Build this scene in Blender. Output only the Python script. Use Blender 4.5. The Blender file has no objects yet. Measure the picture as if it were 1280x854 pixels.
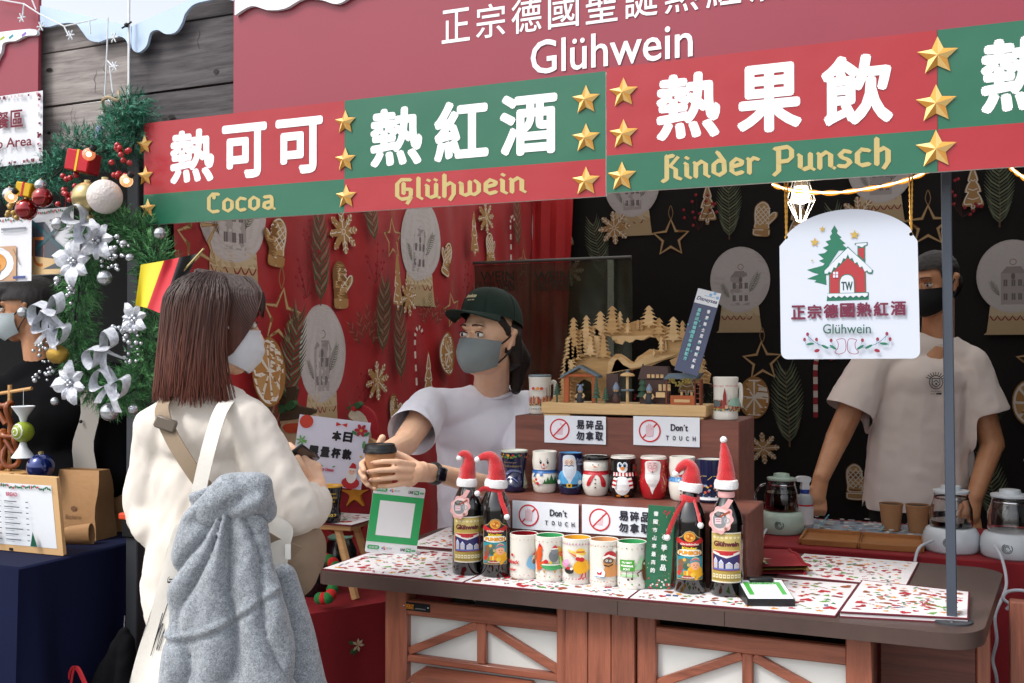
import bpy, bmesh, math, random
import numpy as np
from mathutils import Vector, Matrix, noise
from mathutils.geometry import tessellate_polygon
R = math.radians
rnd = random.Random(7)
SC = bpy.context.scene
COL = SC.collection

# ------------------------------------------------------------------ camera, sky, sun, exposure
# stall frame: +X runs right along the counter front, +Y goes into the stall, Z up; the camera stands at x=0 y=0
FP = 1280.0          # focal length in photo pixels
YAW = math.atan(FP / 2985.0)
PITCH = math.atan(14.0 / FP)
CAM_H = 1.5
cam_d = bpy.data.cameras.new('camera')
cam_d.sensor_width = 36.0
cam_d.lens = 36.0 * FP / 1280.0
cam_d.clip_start = 0.05
cam_d.clip_end = 600
cam = bpy.data.objects.new('camera', cam_d)
COL.objects.link(cam)
cam.location = (0, 0, CAM_H)
cam.rotation_euler = (R(90) + PITCH, 0, YAW)
SC.camera = cam

SUN_EL, SUN_AZ = R(52), R(215)          # compass-like azimuth measured from +Y clockwise
world = bpy.data.worlds.new('World')
SC.world = world
world.use_nodes = True
wn = world.node_tree.nodes
wl = world.node_tree.links
sky = wn.new('ShaderNodeTexSky')
sky.sky_type = 'NISHITA'
sky.sun_disc = False
sky.sun_elevation = SUN_EL
sky.sun_rotation = SUN_AZ
sky.air_density = 1.0
sky.dust_density = 3.0
hs = wn.new('ShaderNodeHueSaturation')
hs.inputs['Saturation'].default_value = 0.28
hs.inputs['Value'].default_value = 1.25
wl.new(sky.outputs['Color'], hs.inputs['Color'])
wl.new(hs.outputs['Color'], wn['Background'].inputs['Color'])
wn['Background'].inputs['Strength'].default_value = 0.15
sd = bpy.data.lights.new('sun', 'SUN')
sd.energy = 1.5
sd.angle = R(14)
sd.color = (1.0, 0.965, 0.92)
sun = bpy.data.objects.new('sun', sd)
COL.objects.link(sun)
sv = Vector((math.sin(SUN_AZ) * math.cos(SUN_EL), math.cos(SUN_AZ) * math.cos(SUN_EL), math.sin(SUN_EL)))
sun.rotation_euler = sv.to_track_quat('Z', 'Y').to_euler()
SC.view_settings.view_transform = 'Standard'
SC.view_settings.look = 'None'
SC.view_settings.exposure = 0.55
SC.view_settings.gamma = 1
SC.view_settings.use_curve_mapping = False
SC.cycles.max_bounces = 8
SC.cycles.transparent_max_bounces = 16

FW = Vector((-math.sin(YAW), math.cos(YAW), 0))
RT = Vector((math.cos(YAW), math.sin(YAW), 0))
CF = FW * math.cos(PITCH) + Vector((0, 0, math.sin(PITCH)))
CU = Vector((0, 0, math.cos(PITCH))) - FW * math.sin(PITCH)
CO = Vector((0, 0, CAM_H))

def ray(px, py):
 return CF + RT * ((px - 640) / FP) + CU * ((427 - py) / FP)

def onY(px, py, Y):
 r = ray(px, py); return CO + r * (Y / r.y)

def onX(px, py, X):
 r = ray(px, py); return CO + r * (X / r.x)

def onZ(px, py, Z):
 r = ray(px, py); return CO + r * ((Z - CAM_H) / r.z)

def atd(px, py, d):
 return CO + ray(px, py) * d

def lin(h):
 if isinstance(h, (tuple, list)):
  return tuple(h[:3])
 h = h.lstrip('#')
 c = [int(h[i:i + 2], 16) / 255.0 for i in (0, 2, 4)]
 return tuple(x / 12.92 if x < 0.04045 else ((x + 0.055) / 1.055) ** 2.4 for x in c)

# ------------------------------------------------------------------ materials
MATS = {}

def mat(name, color, rough=0.6, metal=0.0, var=0.0, vscale=8.0, bump=0.0, bscale=200.0, stretch=(1, 1, 1), coat=0.0,
  trans=0.0, emit=None, alpha=1.0, sheen=0.0, color2=None, ior=1.45, sss=0.0, rvar=0.0, spec=0.5, detail=6.0):
 if name in MATS:
  return MATS[name]
 m = bpy.data.materials.new(name)
 m.use_nodes = True
 nt = m.node_tree
 b = nt.nodes['Principled BSDF']
 c = lin(color)
 b.inputs['Base Color'].default_value = (*c, 1)
 b.inputs['Roughness'].default_value = rough
 b.inputs['Metallic'].default_value = metal
 b.inputs['Coat Weight'].default_value = coat
 b.inputs['Transmission Weight'].default_value = trans
 b.inputs['IOR'].default_value = ior
 b.inputs['Alpha'].default_value = alpha
 b.inputs['Sheen Weight'].default_value = sheen
 b.inputs['Specular IOR Level'].default_value = spec
 if sss:
  b.inputs['Subsurface Weight'].default_value = sss
  b.inputs['Subsurface Radius'].default_value = (0.012, 0.005, 0.003)
  b.inputs['Subsurface Scale'].default_value = 1.0
 if emit:
  b.inputs['Emission Color'].default_value = (*lin(emit[0]), 1)
  b.inputs['Emission Strength'].default_value = emit[1]
 tc = nt.nodes.new('ShaderNodeTexCoord')
 mp = nt.nodes.new('ShaderNodeMapping')
 mp.inputs['Scale'].default_value = stretch
 nt.links.new(tc.outputs['Object'], mp.inputs['Vector'])
 if var or color2:
  n = nt.nodes.new('ShaderNodeTexNoise')
  n.inputs['Scale'].default_value = vscale
  n.inputs['Detail'].default_value = detail
  n.inputs['Roughness'].default_value = 0.62
  nt.links.new(mp.outputs[0], n.inputs['Vector'])
  cr = nt.nodes.new('ShaderNodeValToRGB')
  cr.color_ramp.elements[0].position = 0.32
  cr.color_ramp.elements[1].position = 0.68
  c2 = lin(color2) if color2 else tuple(min(1, x * (1 + var)) for x in c)
  c1 = c if color2 else tuple(x * (1 - var) for x in c)
  cr.color_ramp.elements[0].color = (*c1, 1)
  cr.color_ramp.elements[1].color = (*c2, 1)
  nt.links.new(n.outputs['Fac'], cr.inputs['Fac'])
  nt.links.new(cr.outputs['Color'], b.inputs['Base Color'])
  if rvar:
   mr = nt.nodes.new('ShaderNodeMapRange')
   mr.inputs['To Min'].default_value = max(0.02, rough - rvar)
   mr.inputs['To Max'].default_value = min(1, rough + rvar)
   nt.links.new(n.outputs['Fac'], mr.inputs['Value'])
   nt.links.new(mr.outputs[0], b.inputs['Roughness'])
 if bump:
  n2 = nt.nodes.new('ShaderNodeTexNoise')
  n2.inputs['Scale'].default_value = bscale
  n2.inputs['Detail'].default_value = 4
  nt.links.new(mp.outputs[0], n2.inputs['Vector'])
  bp = nt.nodes.new('ShaderNodeBump')
  bp.inputs['Strength'].default_value = bump
  bp.inputs['Distance'].default_value = 0.004
  nt.links.new(n2.outputs['Fac'], bp.inputs['Height'])
  nt.links.new(bp.outputs['Normal'], b.inputs['Normal'])
 MATS[name] = m
 return m

def printmat(name, rough=0.55, coat=0.0, sheen=0.0, var=0.08, metal=0.0, k=1.0):
 """flat colours printed on a surface, one colour per face"""
 if name in MATS:
  return MATS[name]
 m = mat(name, (0.5, 0.5, 0.5), rough, coat=coat, sheen=sheen, metal=metal)
 nt = m.node_tree
 b = nt.nodes['Principled BSDF']
 a = nt.nodes.new('ShaderNodeAttribute'); a.attribute_name = 'Col'
 tc = nt.nodes.new('ShaderNodeTexCoord')
 n = nt.nodes.new('ShaderNodeTexNoise'); n.inputs['Scale'].default_value = 60; n.inputs['Detail'].default_value = 5
 nt.links.new(tc.outputs['Object'], n.inputs['Vector'])
 mr = nt.nodes.new('ShaderNodeMapRange')
 mr.inputs['To Min'].default_value = k * (1 - var); mr.inputs['To Max'].default_value = k * (1 + var * 0.6)
 nt.links.new(n.outputs['Fac'], mr.inputs['Value'])
 mx = nt.nodes.new('ShaderNodeMix'); mx.data_type = 'RGBA'; mx.blend_type = 'MULTIPLY'
 mx.inputs['Factor'].default_value = 1
 nt.links.new(a.outputs['Color'], mx.inputs[6]); nt.links.new(mr.outputs[0], mx.inputs[7])
 nt.links.new(mx.outputs[2], b.inputs['Base Color'])
 if name == 'banner_vinyl':
  n2 = nt.nodes.new('ShaderNodeTexNoise'); n2.inputs['Scale'].default_value = 2.6; n2.inputs['Detail'].default_value = 3
  nt.links.new(tc.outputs['Object'], n2.inputs['Vector'])
  bp = nt.nodes.new('ShaderNodeBump'); bp.inputs['Strength'].default_value = .35; bp.inputs['Distance'].default_value = .03
  nt.links.new(n2.outputs['Fac'], bp.inputs['Height']); nt.links.new(bp.outputs[0], b.inputs['Normal'])
 return m

def woodmat(name, c1, c2, rough=0.5, axis='X', scale=1.0, coat=0.0, bump=0.12):
 """grain streaks along one axis"""
 if name in MATS:
  return MATS[name]
 st = {'X': (1.2, 16, 16), 'Y': (16, 1.2, 16), 'Z': (16, 16, 1.2)}[axis]
 m = mat(name, c1, rough, coat=coat)
 nt = m.node_tree; b = nt.nodes['Principled BSDF']
 tc = nt.nodes.new('ShaderNodeTexCoord')
 mp = nt.nodes.new('ShaderNodeMapping'); mp.inputs['Scale'].default_value = [s * scale for s in st]
 oi = nt.nodes.new('ShaderNodeObjectInfo')
 nt.links.new(tc.outputs['Object'], mp.inputs['Vector'])
 vm = nt.nodes.new('ShaderNodeVectorMath'); vm.operation = 'SCALE'; vm.inputs[3].default_value = 37.0
 cb = nt.nodes.new('ShaderNodeCombineXYZ')
 for i in range(3): nt.links.new(oi.outputs['Random'], cb.inputs[i])
 nt.links.new(cb.outputs[0], vm.inputs[0]); nt.links.new(vm.outputs[0], mp.inputs['Location'])
 n = nt.nodes.new('ShaderNodeTexNoise'); n.inputs['Scale'].default_value = 3.0; n.inputs['Detail'].default_value = 9
 n.inputs['Roughness'].default_value = 0.68; n.inputs['Distortion'].default_value = 0.5
 nt.links.new(mp.outputs[0], n.inputs['Vector'])
 cr = nt.nodes.new('ShaderNodeValToRGB')
 cr.color_ramp.elements[0].position = 0.33; cr.color_ramp.elements[1].position = 0.66
 cr.color_ramp.elements[0].color = (*lin(c2), 1); cr.color_ramp.elements[1].color = (*lin(c1), 1)
 nt.links.new(n.outputs['Fac'], cr.inputs['Fac']); nt.links.new(cr.outputs[0], b.inputs['Base Color'])
 bp = nt.nodes.new('ShaderNodeBump'); bp.inputs['Strength'].default_value = bump; bp.inputs['Distance'].default_value = 0.003
 nt.links.new(n.outputs['Fac'], bp.inputs['Height']); nt.links.new(bp.outputs[0], b.inputs['Normal'])
 return m

# ------------------------------------------------------------------ mesh collecting
def hexv(v):
 return Vector(v)

class MB:
 def __init__(s):
  s.v = []; s.f = []; s.c = []

 def add(s, vs, fs, col=None):
  o = len(s.v)
  s.v.extend([tuple(p) for p in vs])
  s.f.extend([tuple(i + o for i in f) for f in fs])
  if col is not None:
   col = lin(col)
  s.c.extend([col] * len(fs))
  return s

 def box(s, x0, x1, y0, y1, z0, z1, b=0.0, M=None, col=None):
  if b <= 0:
   vs = [(x, y, z) for x in (x0, x1) for y in (y0, y1) for z in (z0, z1)]
   fs = [(0, 1, 3, 2), (4, 6, 7, 5), (0, 4, 5, 1), (2, 3, 7, 6), (0, 2, 6, 4), (1, 5, 7, 3)]
  else:
   b = min(b, abs(x1 - x0) / 2.2, abs(y1 - y0) / 2.2, abs(z1 - z0) / 2.2)
   vs = []; idx = {}
   for sx, x in ((-1, x0), (1, x1)):
    for sy, y in ((-1, y0), (1, y1)):
     for sz, z in ((-1, z0), (1, z1)):
      for a in range(3):
       p = [x - sx * b, y - sy * b, z - sz * b]
       p[a] = (x, y, z)[a]
       idx[(sx, sy, sz, a)] = len(vs); vs.append(tuple(p))
   fs = []
   for a in range(3):
    o = [i for i in range(3) if i != a]
    for sa in (-1, 1):
     q = []
     for t0, t1 in ((-1, -1), (1, -1), (1, 1), (-1, 1)):
      k = [0, 0, 0]; k[a] = sa; k[o[0]] = t0; k[o[1]] = t1
      q.append(idx[(*k, a)])
     if (sa > 0) == (a == 1): q = q[::-1]
     fs.append(tuple(q))
   for a in range(3):
    o = [i for i in range(3) if i != a]
    for t0 in (-1, 1):
     for t1 in (-1, 1):
      k0 = [0, 0, 0]; k0[a] = -1; k0[o[0]] = t0; k0[o[1]] = t1
      k1 = list(k0); k1[a] = 1
      q = [idx[(*k0, o[0])], idx[(*k1, o[0])], idx[(*k1, o[1])], idx[(*k0, o[1])]]
      fs.append(tuple(q))
   for sx in (-1, 1):
    for sy in (-1, 1):
     for sz in (-1, 1):
      fs.append((idx[(sx, sy, sz, 0)], idx[(sx, sy, sz, 1)], idx[(sx, sy, sz, 2)]))
   # orient outward
   cc = Vector(((x0 + x1) / 2, (y0 + y1) / 2, (z0 + z1) / 2)); g = []
   for f in fs:
    P = [Vector(vs[i]) for i in f]
    n = (P[1] - P[0]).cross(P[2] - P[0])
    m = sum(P, Vector()) / len(P) - cc
    g.append(f if n.dot(m) > 0 else f[::-1])
   fs = g
  if M is not None:
   vs = [M @ Vector(p) for p in vs]
  return s.add(vs, fs, col)

 def grid(s, P, col=None, closeu=False, closev=False):
  """P[i][j] points"""
  nu, nv = len(P), len(P[0])
  vs = [p for row in P for p in row]
  fs = []
  for i in range(nu if closeu else nu - 1):
   for j in range(nv if closev else nv - 1):
    a = i * nv + j; b = ((i + 1) % nu) * nv + j
    c = ((i + 1) % nu) * nv + (j + 1) % nv; d = i * nv + (j + 1) % nv
    fs.append((a, b, c, d))
  return s.add(vs, fs, col)

 def lathe(s, prof, n=24, c=(0, 0, 0), M=None, col=None, cap0=True, cap1=True, squash=1.0):
  """prof list of (r,z)"""
  vs = []
  for r, z in prof:
   for k in range(n):
    a = 2 * math.pi * k / n
    vs.append(Vector((c[0] + r * math.cos(a), c[1] + r * squash * math.sin(a), c[2] + z)))
  fs = []
  for i in range(len(prof) - 1):
   for k in range(n):
    fs.append((i * n + k, i * n + (k + 1) % n, (i + 1) * n + (k + 1) % n, (i + 1) * n + k))
  if cap0 and prof[0][0] > 1e-6: fs.append(tuple(range(n))[::-1])
  if cap1 and prof[-1][0] > 1e-6: fs.append(tuple(range((len(prof) - 1) * n, len(prof) * n)))
  if M is not None: vs = [M @ p for p in vs]
  return s.add(vs, fs, col)

 def tube(s, pts, r, n=8, col=None, cap=True, flat=None):
  """r number or list; flat = (w,h) scaling of the section along normal/binormal"""
  pts = [Vector(p) for p in pts]
  m = len(pts)
  rs = r if isinstance(r, (list, tuple)) else [r] * m
  t0 = (pts[1] - pts[0]).normalized()
  up = Vector((0, 0, 1)) if abs(t0.z) < 0.9 else Vector((1, 0, 0))
  nrm = (up - t0 * up.dot(t0)).normalized()
  vs = []; fs = []
  fw, fh = flat if flat else (1, 1)
  for i, p in enumerate(pts):
   t = (pts[min(i + 1, m - 1)] - pts[max(i - 1, 0)])
   t = t.normalized() if t.length > 1e-9 else t0
   nrm = (nrm - t * nrm.dot(t))
   nrm = nrm.normalized() if nrm.length > 1e-6 else t.orthogonal().normalized()
   bn = t.cross(nrm)
   for k in range(n):
    a = 2 * math.pi * k / n
    vs.append(p + nrm * (math.cos(a) * rs[i] * fw) + bn * (math.sin(a) * rs[i] * fh))
  for i in range(m - 1):
   for k in range(n):
    fs.append((i * n + k, i * n + (k + 1) % n, (i + 1) * n + (k + 1) % n, (i + 1) * n + k))
  if cap:
   fs.append(tuple(range(n))[::-1]); fs.append(tuple(range((m - 1) * n, m * n)))
  return s.add(vs, fs, col)

 def ball(s, c, r, n=12, m=8, col=None, M=None):
  if not isinstance(r, (tuple, list)): r = (r, r, r)
  vs = [Vector((0, 0, -1))]
  for i in range(1, m):
   t = math.pi * i / m
   for k in range(n):
    a = 2 * math.pi * k / n
    vs.append(Vector((math.sin(t) * math.cos(a), math.sin(t) * math.sin(a), -math.cos(t))))
  vs.append(Vector((0, 0, 1)))
  fs = [(0, 1 + (k + 1) % n, 1 + k) for k in range(n)]
  for i in range(m - 2):
   for k in range(n):
    a = 1 + i * n + k; b = 1 + i * n + (k + 1) % n
    fs.append((a, b, b + n, a + n))
  e = len(vs) - 1
  fs += [(e, 1 + (m - 2) * n + k, 1 + (m - 2) * n + (k + 1) % n) for k in range(n)]
  c = Vector(c)
  out = []
  for p in vs:
   q = Vector((p.x * r[0], p.y * r[1], p.z * r[2]))
   if M is not None: q = M @ q
   out.append(q + c)
  return s.add(out, fs, col)

 def slab(s, poly, y0, y1, holes=(), col=None, M=None):
  """outline in the X-Z plane given as (x,z), thickness from y0 (front) to y1 (back)"""
  loops = [poly] + list(holes)
  vs2, tris = tri2(loops)
  n = len(vs2)
  vs = [Vector((x, y0, z)) for x, z in vs2] + [Vector((x, y1, z)) for x, z in vs2]
  fs = [t for t in tris] + [tuple(i + n for i in t[::-1]) for t in tris]
  o = 0
  for lp in loops:
   m = len(lp)
   for k in range(m):
    a = o + k; b = o + (k + 1) % m
    fs.append((a, b, b + n, a + n))
   o += m
  if M is not None: vs = [M @ p for p in vs]
  return s.add(vs, fs, col)

 def build(s, name, m, parent=None, smooth=40, flip=False, fixn=False):
  me = bpy.data.meshes.new(name)
  me.from_pydata([tuple(p) for p in s.v], [], s.f)
  if any(c is not None for c in s.c):
   at = me.attributes.new('Col', 'FLOAT_COLOR', 'CORNER')
   arr = np.ones((len(me.loops), 4), dtype=np.float32)
   li = 0
   tot = np.zeros(len(me.polygons), dtype=np.int32); me.polygons.foreach_get('loop_total', tot)
   cols = np.array([c if c is not None else (0.5, 0.5, 0.5) for c in s.c], dtype=np.float32)
   arr[:, :3] = np.repeat(cols, tot, axis=0)
   at.data.foreach_set('color', arr.ravel())
  if fixn:
   bm = bmesh.new(); bm.from_mesh(me); bmesh.ops.recalc_face_normals(bm, faces=bm.faces); bm.to_mesh(me); bm.free()
  if smooth:
   me.shade_smooth()
   me.set_sharp_from_angle(angle=R(smooth))
  me.materials.append(m)
  return link(name, me, parent)

def link(name, me, parent=None):
 o = bpy.data.objects.new(name, me)
 COL.objects.link(o)
 if parent is not None: o.parent = parent
 return o

def tri2(loops):
 vs2 = [p for lp in loops for p in lp]
 tris = tessellate_polygon([[Vector((x, z, 0)) for x, z in lp] for lp in loops])
 out = []
 for t in tris:
  a, b, c = (vs2[i] for i in t)
  cr = (b[0] - a[0]) * (c[1] - a[1]) - (b[1] - a[1]) * (c[0] - a[0])
  if abs(cr) < 1e-14: continue
  out.append(tuple(t) if cr > 0 else tuple(t[::-1]))
 return vs2, out

def refine(vs, fs, maxlen, rounds=6):
 vs = [tuple(p) for p in vs]
 for _ in range(rounds):
  mid = {}; out = []; did = False

  def m(a, b):
   nonlocal did
   pa, pb = vs[a], vs[b]
   if (pa[0] - pb[0]) ** 2 + (pa[1] - pb[1]) ** 2 <= maxlen * maxlen: return None
   k = (a, b) if a < b else (b, a)
   if k not in mid:
    mid[k] = len(vs); vs.append(((pa[0] + pb[0]) / 2, (pa[1] + pb[1]) / 2)); did = True
   return mid[k]
  for a, b, c in fs:
   ab, bc, ca = m(a, b), m(b, c), m(c, a)
   k = [x is not None for x in (ab, bc, ca)]
   if not any(k): out.append((a, b, c))
   elif all(k): out += [(a, ab, ca), (ab, b, bc), (ca, bc, c), (ab, bc, ca)]
   else:
    while not (ab is not None and (ca is None)):
     a, b, c = b, c, a; ab, bc, ca = bc, ca, ab
    if bc is None: out += [(a, ab, c), (ab, b, c)]
    else: out += [(a, ab, c), (ab, bc, c), (ab, b, bc)]
  fs = out
  if not did: break
 return vs, fs

TXT = {}

def text_mesh(s):
 if s in TXT: return TXT[s]
 cu = bpy.data.curves.new('t', 'FONT'); cu.body = s; cu.resolution_u = 3
 o = bpy.data.objects.new('t', cu); COL.objects.link(o)
 dg = bpy.context.evaluated_depsgraph_get()
 me = bpy.data.meshes.new_from_object(o.evaluated_get(dg))
 vs = [(v.co.x, v.co.y) for v in me.vertices]
 fs = []
 for p in me.polygons:
  q = list(p.vertices)
  for i in range(1, len(q) - 1):
   a, b, c = vs[q[0]], vs[q[i]], vs[q[i + 1]]
   cr = (b[0] - a[0]) * (c[1] - a[1]) - (b[1] - a[1]) * (c[0] - a[0])
   if abs(cr) < 1e-12: continue
   fs.append((q[0], q[i], q[i + 1]) if cr > 0 else (q[0], q[i + 1], q[i]))
 bpy.data.objects.remove(o); bpy.data.meshes.remove(me); bpy.data.curves.remove(cu)
 TXT[s] = (vs, fs)
 return TXT[s]

class Print:
 """flat printed shapes in (u,v); laid onto a surface by map(u,v,h) -> point, each shape a hair above the last"""
 def __init__(s, step=0.00012, base=0.0004):
  s.sh = []; s.h = base; s.step = step

 def raw(s, vs, fs, col, h=None):
  if h is None:
   s.h += s.step; h = s.h
  s.sh.append((vs, fs, lin(col), h))
  return s

 def poly(s, pts, col, holes=(), h=None):
  vs, fs = tri2([pts] + list(holes))
  return s.raw(vs, fs, col, h)

 def rect(s, x0, x1, z0, z1, col, rot=0, **k):
  cx, cz = (x0 + x1) / 2, (z0 + z1) / 2
  ca, sa = math.cos(rot), math.sin(rot)
  return s.poly([(cx + (x - cx) * ca - (z - cz) * sa, cz + (x - cx) * sa + (z - cz) * ca) for x, z in ((x0, z0), (x1, z0), (x1, z1), (x0, z1))], col, **k)

 def disc(s, cx, cz, rx, col, rz=None, n=18, rot=0, a0=0, a1=2 * math.pi, **k):
  rz = rz or rx; ca, sa = math.cos(rot), math.sin(rot)
  full = abs(a1 - a0 - 2 * math.pi) < 1e-6
  P = []
  for i in range(n if full else n + 1):
   a = a0 + (a1 - a0) * i / n
   x, z = rx * math.cos(a), rz * math.sin(a)
   P.append((cx + x * ca - z * sa, cz + x * sa + z * ca))
  return s.poly(P, col, **k)

 def ring(s, cx, cz, r, w, col, n=28, **k):
  return s.line([(cx + (r - w / 2) * math.cos(2 * math.pi * i / n), cz + (r - w / 2) * math.sin(2 * math.pi * i / n)) for i in range(n)], w, col, closed=True, **k)

 def line(s, pts, w, col, closed=False, **k):
  """polyline of width w (number or list)"""
  m = len(pts); L = []; Rr = []
  for i in range(m):
   if closed: a, b = pts[i - 1], pts[(i + 1) % m]
   else: a, b = pts[max(i - 1, 0)], pts[min(i + 1, m - 1)]
   dx, dz = b[0] - a[0], b[1] - a[1]; l = math.hypot(dx, dz) or 1
   ww = (w[i] if isinstance(w, (list, tuple)) else w) / 2
   L.append((pts[i][0] - dz / l * ww, pts[i][1] + dx / l * ww)); Rr.append((pts[i][0] + dz / l * ww, pts[i][1] - dx / l * ww))
  vs = L + Rr; fs = []
  for i in range(m if closed else m - 1):
   j = (i + 1) % m
   fs += [(m + i, m + j, j), (m + i, j, i)]
  return s.raw(vs, fs, col, k.get('h'))

 def star(s, cx, cz, r, col, n=5, k=0.42, rot=math.pi / 2, **kw):
  return s.poly([(cx + (r if i % 2 == 0 else r * k) * math.cos(rot + math.pi * i / n), cz + (r if i % 2 == 0 else r * k) * math.sin(rot + math.pi * i / n)) for i in range(2 * n)], col, **kw)

 def text(s, t, x0, x1, z0, z1, col, bold=0.0, keep=False, slant=0.0, vertical=False):
  """fit text into the box; bold = dilation in metres"""
  vs, fs = text_mesh(t)
  if not fs: return s
  ax = min(p[0] for p in vs); bx = max(p[0] for p in vs); az = min(p[1] for p in vs); bz = max(p[1] for p in vs)
  sx = (x1 - x0 - 2 * bold) / (bx - ax); sz = (z1 - z0 - 2 * bold) / (bz - az)
  if keep: sx = sz = min(sx, sz)
  cx, cz = (x0 + x1) / 2, (z0 + z1) / 2
  base = [(cx + (p[0] - (ax + bx) / 2) * sx + slant * (p[1] - (az + bz) / 2) * sz, cz + (p[1] - (az + bz) / 2) * sz) for p in vs]
  offs = [(0, 0)]
  if bold:
   offs += [(bold * math.cos(a * math.pi / 4), bold * math.sin(a * math.pi / 4)) for a in range(8)]
  s.h += s.step
  for k, (ox, oz) in enumerate(offs):
   s.raw([(p[0] + ox, p[1] + oz) for p in base], fs, col, s.h + k * .00003)
  s.h += .0003 if bold > .001 else .00004
  return s

 def mb(s, fmap=None, maxlen=None):
  m = MB()
  if fmap is None: fmap = lambda u, v, h: (u, -h, v)
  for vs, fs, c, h in s.sh:
   if maxlen: vs, fs = refine(vs, fs, maxlen)
   m.add([fmap(x, z, h) for x, z in vs], fs, c)
  return m

 def build(s, name, m, parent=None, fmap=None, maxlen=None):
  return s.mb(fmap, maxlen).build(name, m, parent, smooth=0)

# ------------------------------------------------------------------ things
def tag(o, label=None, cat=None, group=None, kind=None):
 if label: o['label'] = label
 if cat: o['category'] = cat
 if group: o['group'] = group
 if kind: o['kind'] = kind
 return o

def thing(name, label, cat, loc=(0, 0, 0), rotz=0.0, group=None):
 o = bpy.data.objects.new(name, None)
 o.empty_display_size = 0.05
 COL.objects.link(o)
 o.location = loc; o.rotation_euler = (0, 0, rotz)
 return tag(o, label, cat, group)

def copy_thing(root, loc, rotz=None, label=None):
 r = root.copy(); COL.objects.link(r); r.location = loc
 if rotz is not None: r.rotation_euler = (0, 0, rotz)
 if label: r['label'] = label

 def rec(a, b):
  for ch in list(a.children):
   c = ch.copy(); COL.objects.link(c); c.parent = b
   c.matrix_parent_inverse = ch.matrix_parent_inverse.copy()
   rec(ch, c)
 rec(root, r)
 return r

def smooth_path(pts, n=8, closed=False):
 P = [Vector(p) for p in pts]; out = []
 m = len(P)
 for i in range(m if closed else m - 1):
  if closed: a, b, c, d = P[i - 1], P[i], P[(i + 1) % m], P[(i + 2) % m]
  else: a, b, c, d = P[max(i - 1, 0)], P[i], P[i + 1], P[min(i + 2, m - 1)]
  for k in range(n):
   t = k / n
   out.append(0.5 * ((2 * b) + (c - a) * t + (2 * a - 5 * b + 4 * c - d) * t * t + (3 * b - a - 3 * c + d) * t ** 3))
 if not closed: out.append(P[-1])
 return out

def smooth2(pts, n=6, closed=False):
 return [(p.x, p.y) for p in smooth_path([(x, z, 0) for x, z in pts], n, closed)]

# printed fraktur letters, written with a broad nib held at an angle
NIB = {
 'C': (.62, [[(.5,.95),(.22,.98),(.06,.8),(.06,.2),(.22,.03),(.5,.06)],[(.3,.95),(.3,.75)]]),
 'G': (.7, [[(.55,.95),(.22,.98),(.06,.8),(.06,.2),(.22,.03),(.5,.06),(.58,.2),(.58,.48),(.34,.5)],[(.3,.8),(.3,.3)],[(.58,.1),(.45,-.18)]]),
 'K': (.72, [[(.18,1.0),(.18,.0),(.04,-.08)],[(.18,.95),(.4,1.0)],[(.56,.9),(.3,.55),(.5,.4),(.5,.05),(.66,-.02)]]),
 'P': (.74, [[(.2,.95),(.2,.02),(.06,-.12)],[(.08,.95),(.5,1.0),(.62,.85),(.62,.55),(.5,.42),(.2,.4)]]),
 'c': (.5, [[(.42,.6),(.2,.66),(.07,.52),(.07,.14),(.2,.02),(.42,.06)]]),
 'o': (.56, [[(.08,.52),(.24,.66),(.44,.52),(.44,.16),(.26,.02),(.08,.14),(.08,.52)]]),
 'a': (.56, [[(.1,.62),(.38,.64),(.42,.5),(.42,.08),(.52,.0)],[(.42,.38),(.1,.32),(.08,.1),(.24,.02),(.42,.1)]]),
 'l': (.28, [[(.1,1.0),(.1,.1),(.22,.0)]]),
 'u': (.56, [[(.06,.62),(.1,.58),(.1,.12),(.22,.02),(.42,.1)],[(.42,.64),(.42,.08),(.52,.0)]]),
 'h': (.56, [[(.1,1.05),(.1,.02)],[(.1,.52),(.32,.66),(.44,.54),(.44,.1),(.32,-.14)]]),
 'w': (.84, [[(.06,.62),(.1,.58),(.1,.1),(.24,.02),(.4,.1)],[(.4,.64),(.4,.1)],[(.4,.1),(.56,.02),(.72,.14),(.72,.5),(.6,.66)]]),
 'e': (.5, [[(.1,.34),(.4,.42),(.4,.56),(.22,.66),(.07,.52),(.07,.14),(.2,.02),(.42,.08)]]),
 'i': (.26, [[(.06,.62),(.1,.58),(.1,.08),(.22,.0)],[(.09,.86),(.13,.84)]]),
 'n': (.58, [[(.06,.62),(.1,.58),(.1,.02)],[(.1,.5),(.3,.66),(.44,.54),(.44,.08),(.54,.0)]]),
 'd': (.56, [[(.2,1.0),(.42,.6),(.44,.14),(.26,.02),(.08,.14),(.08,.5),(.24,.64),(.42,.56)]]),
 'r': (.42, [[(.06,.62),(.1,.58),(.1,.02)],[(.1,.5),(.24,.64),(.38,.58)]]),
 's': (.5, [[(.4,.6),(.22,.66),(.09,.52),(.16,.38),(.34,.3),(.4,.16),(.26,.02),(.06,.06)]]),
 ' ': (.32, []),
}

def hull(P):
 P = sorted(set(P))
 if len(P) < 3: return P

 def half(Q):
  h = []
  for p in Q:
   while len(h) > 1 and (h[-1][0] - h[-2][0]) * (p[1] - h[-2][1]) - (h[-1][1] - h[-2][1]) * (p[0] - h[-2][0]) <= 0: h.pop()
   h.append(p)
  return h[:-1]
 return half(P) + half(P[::-1])

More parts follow.
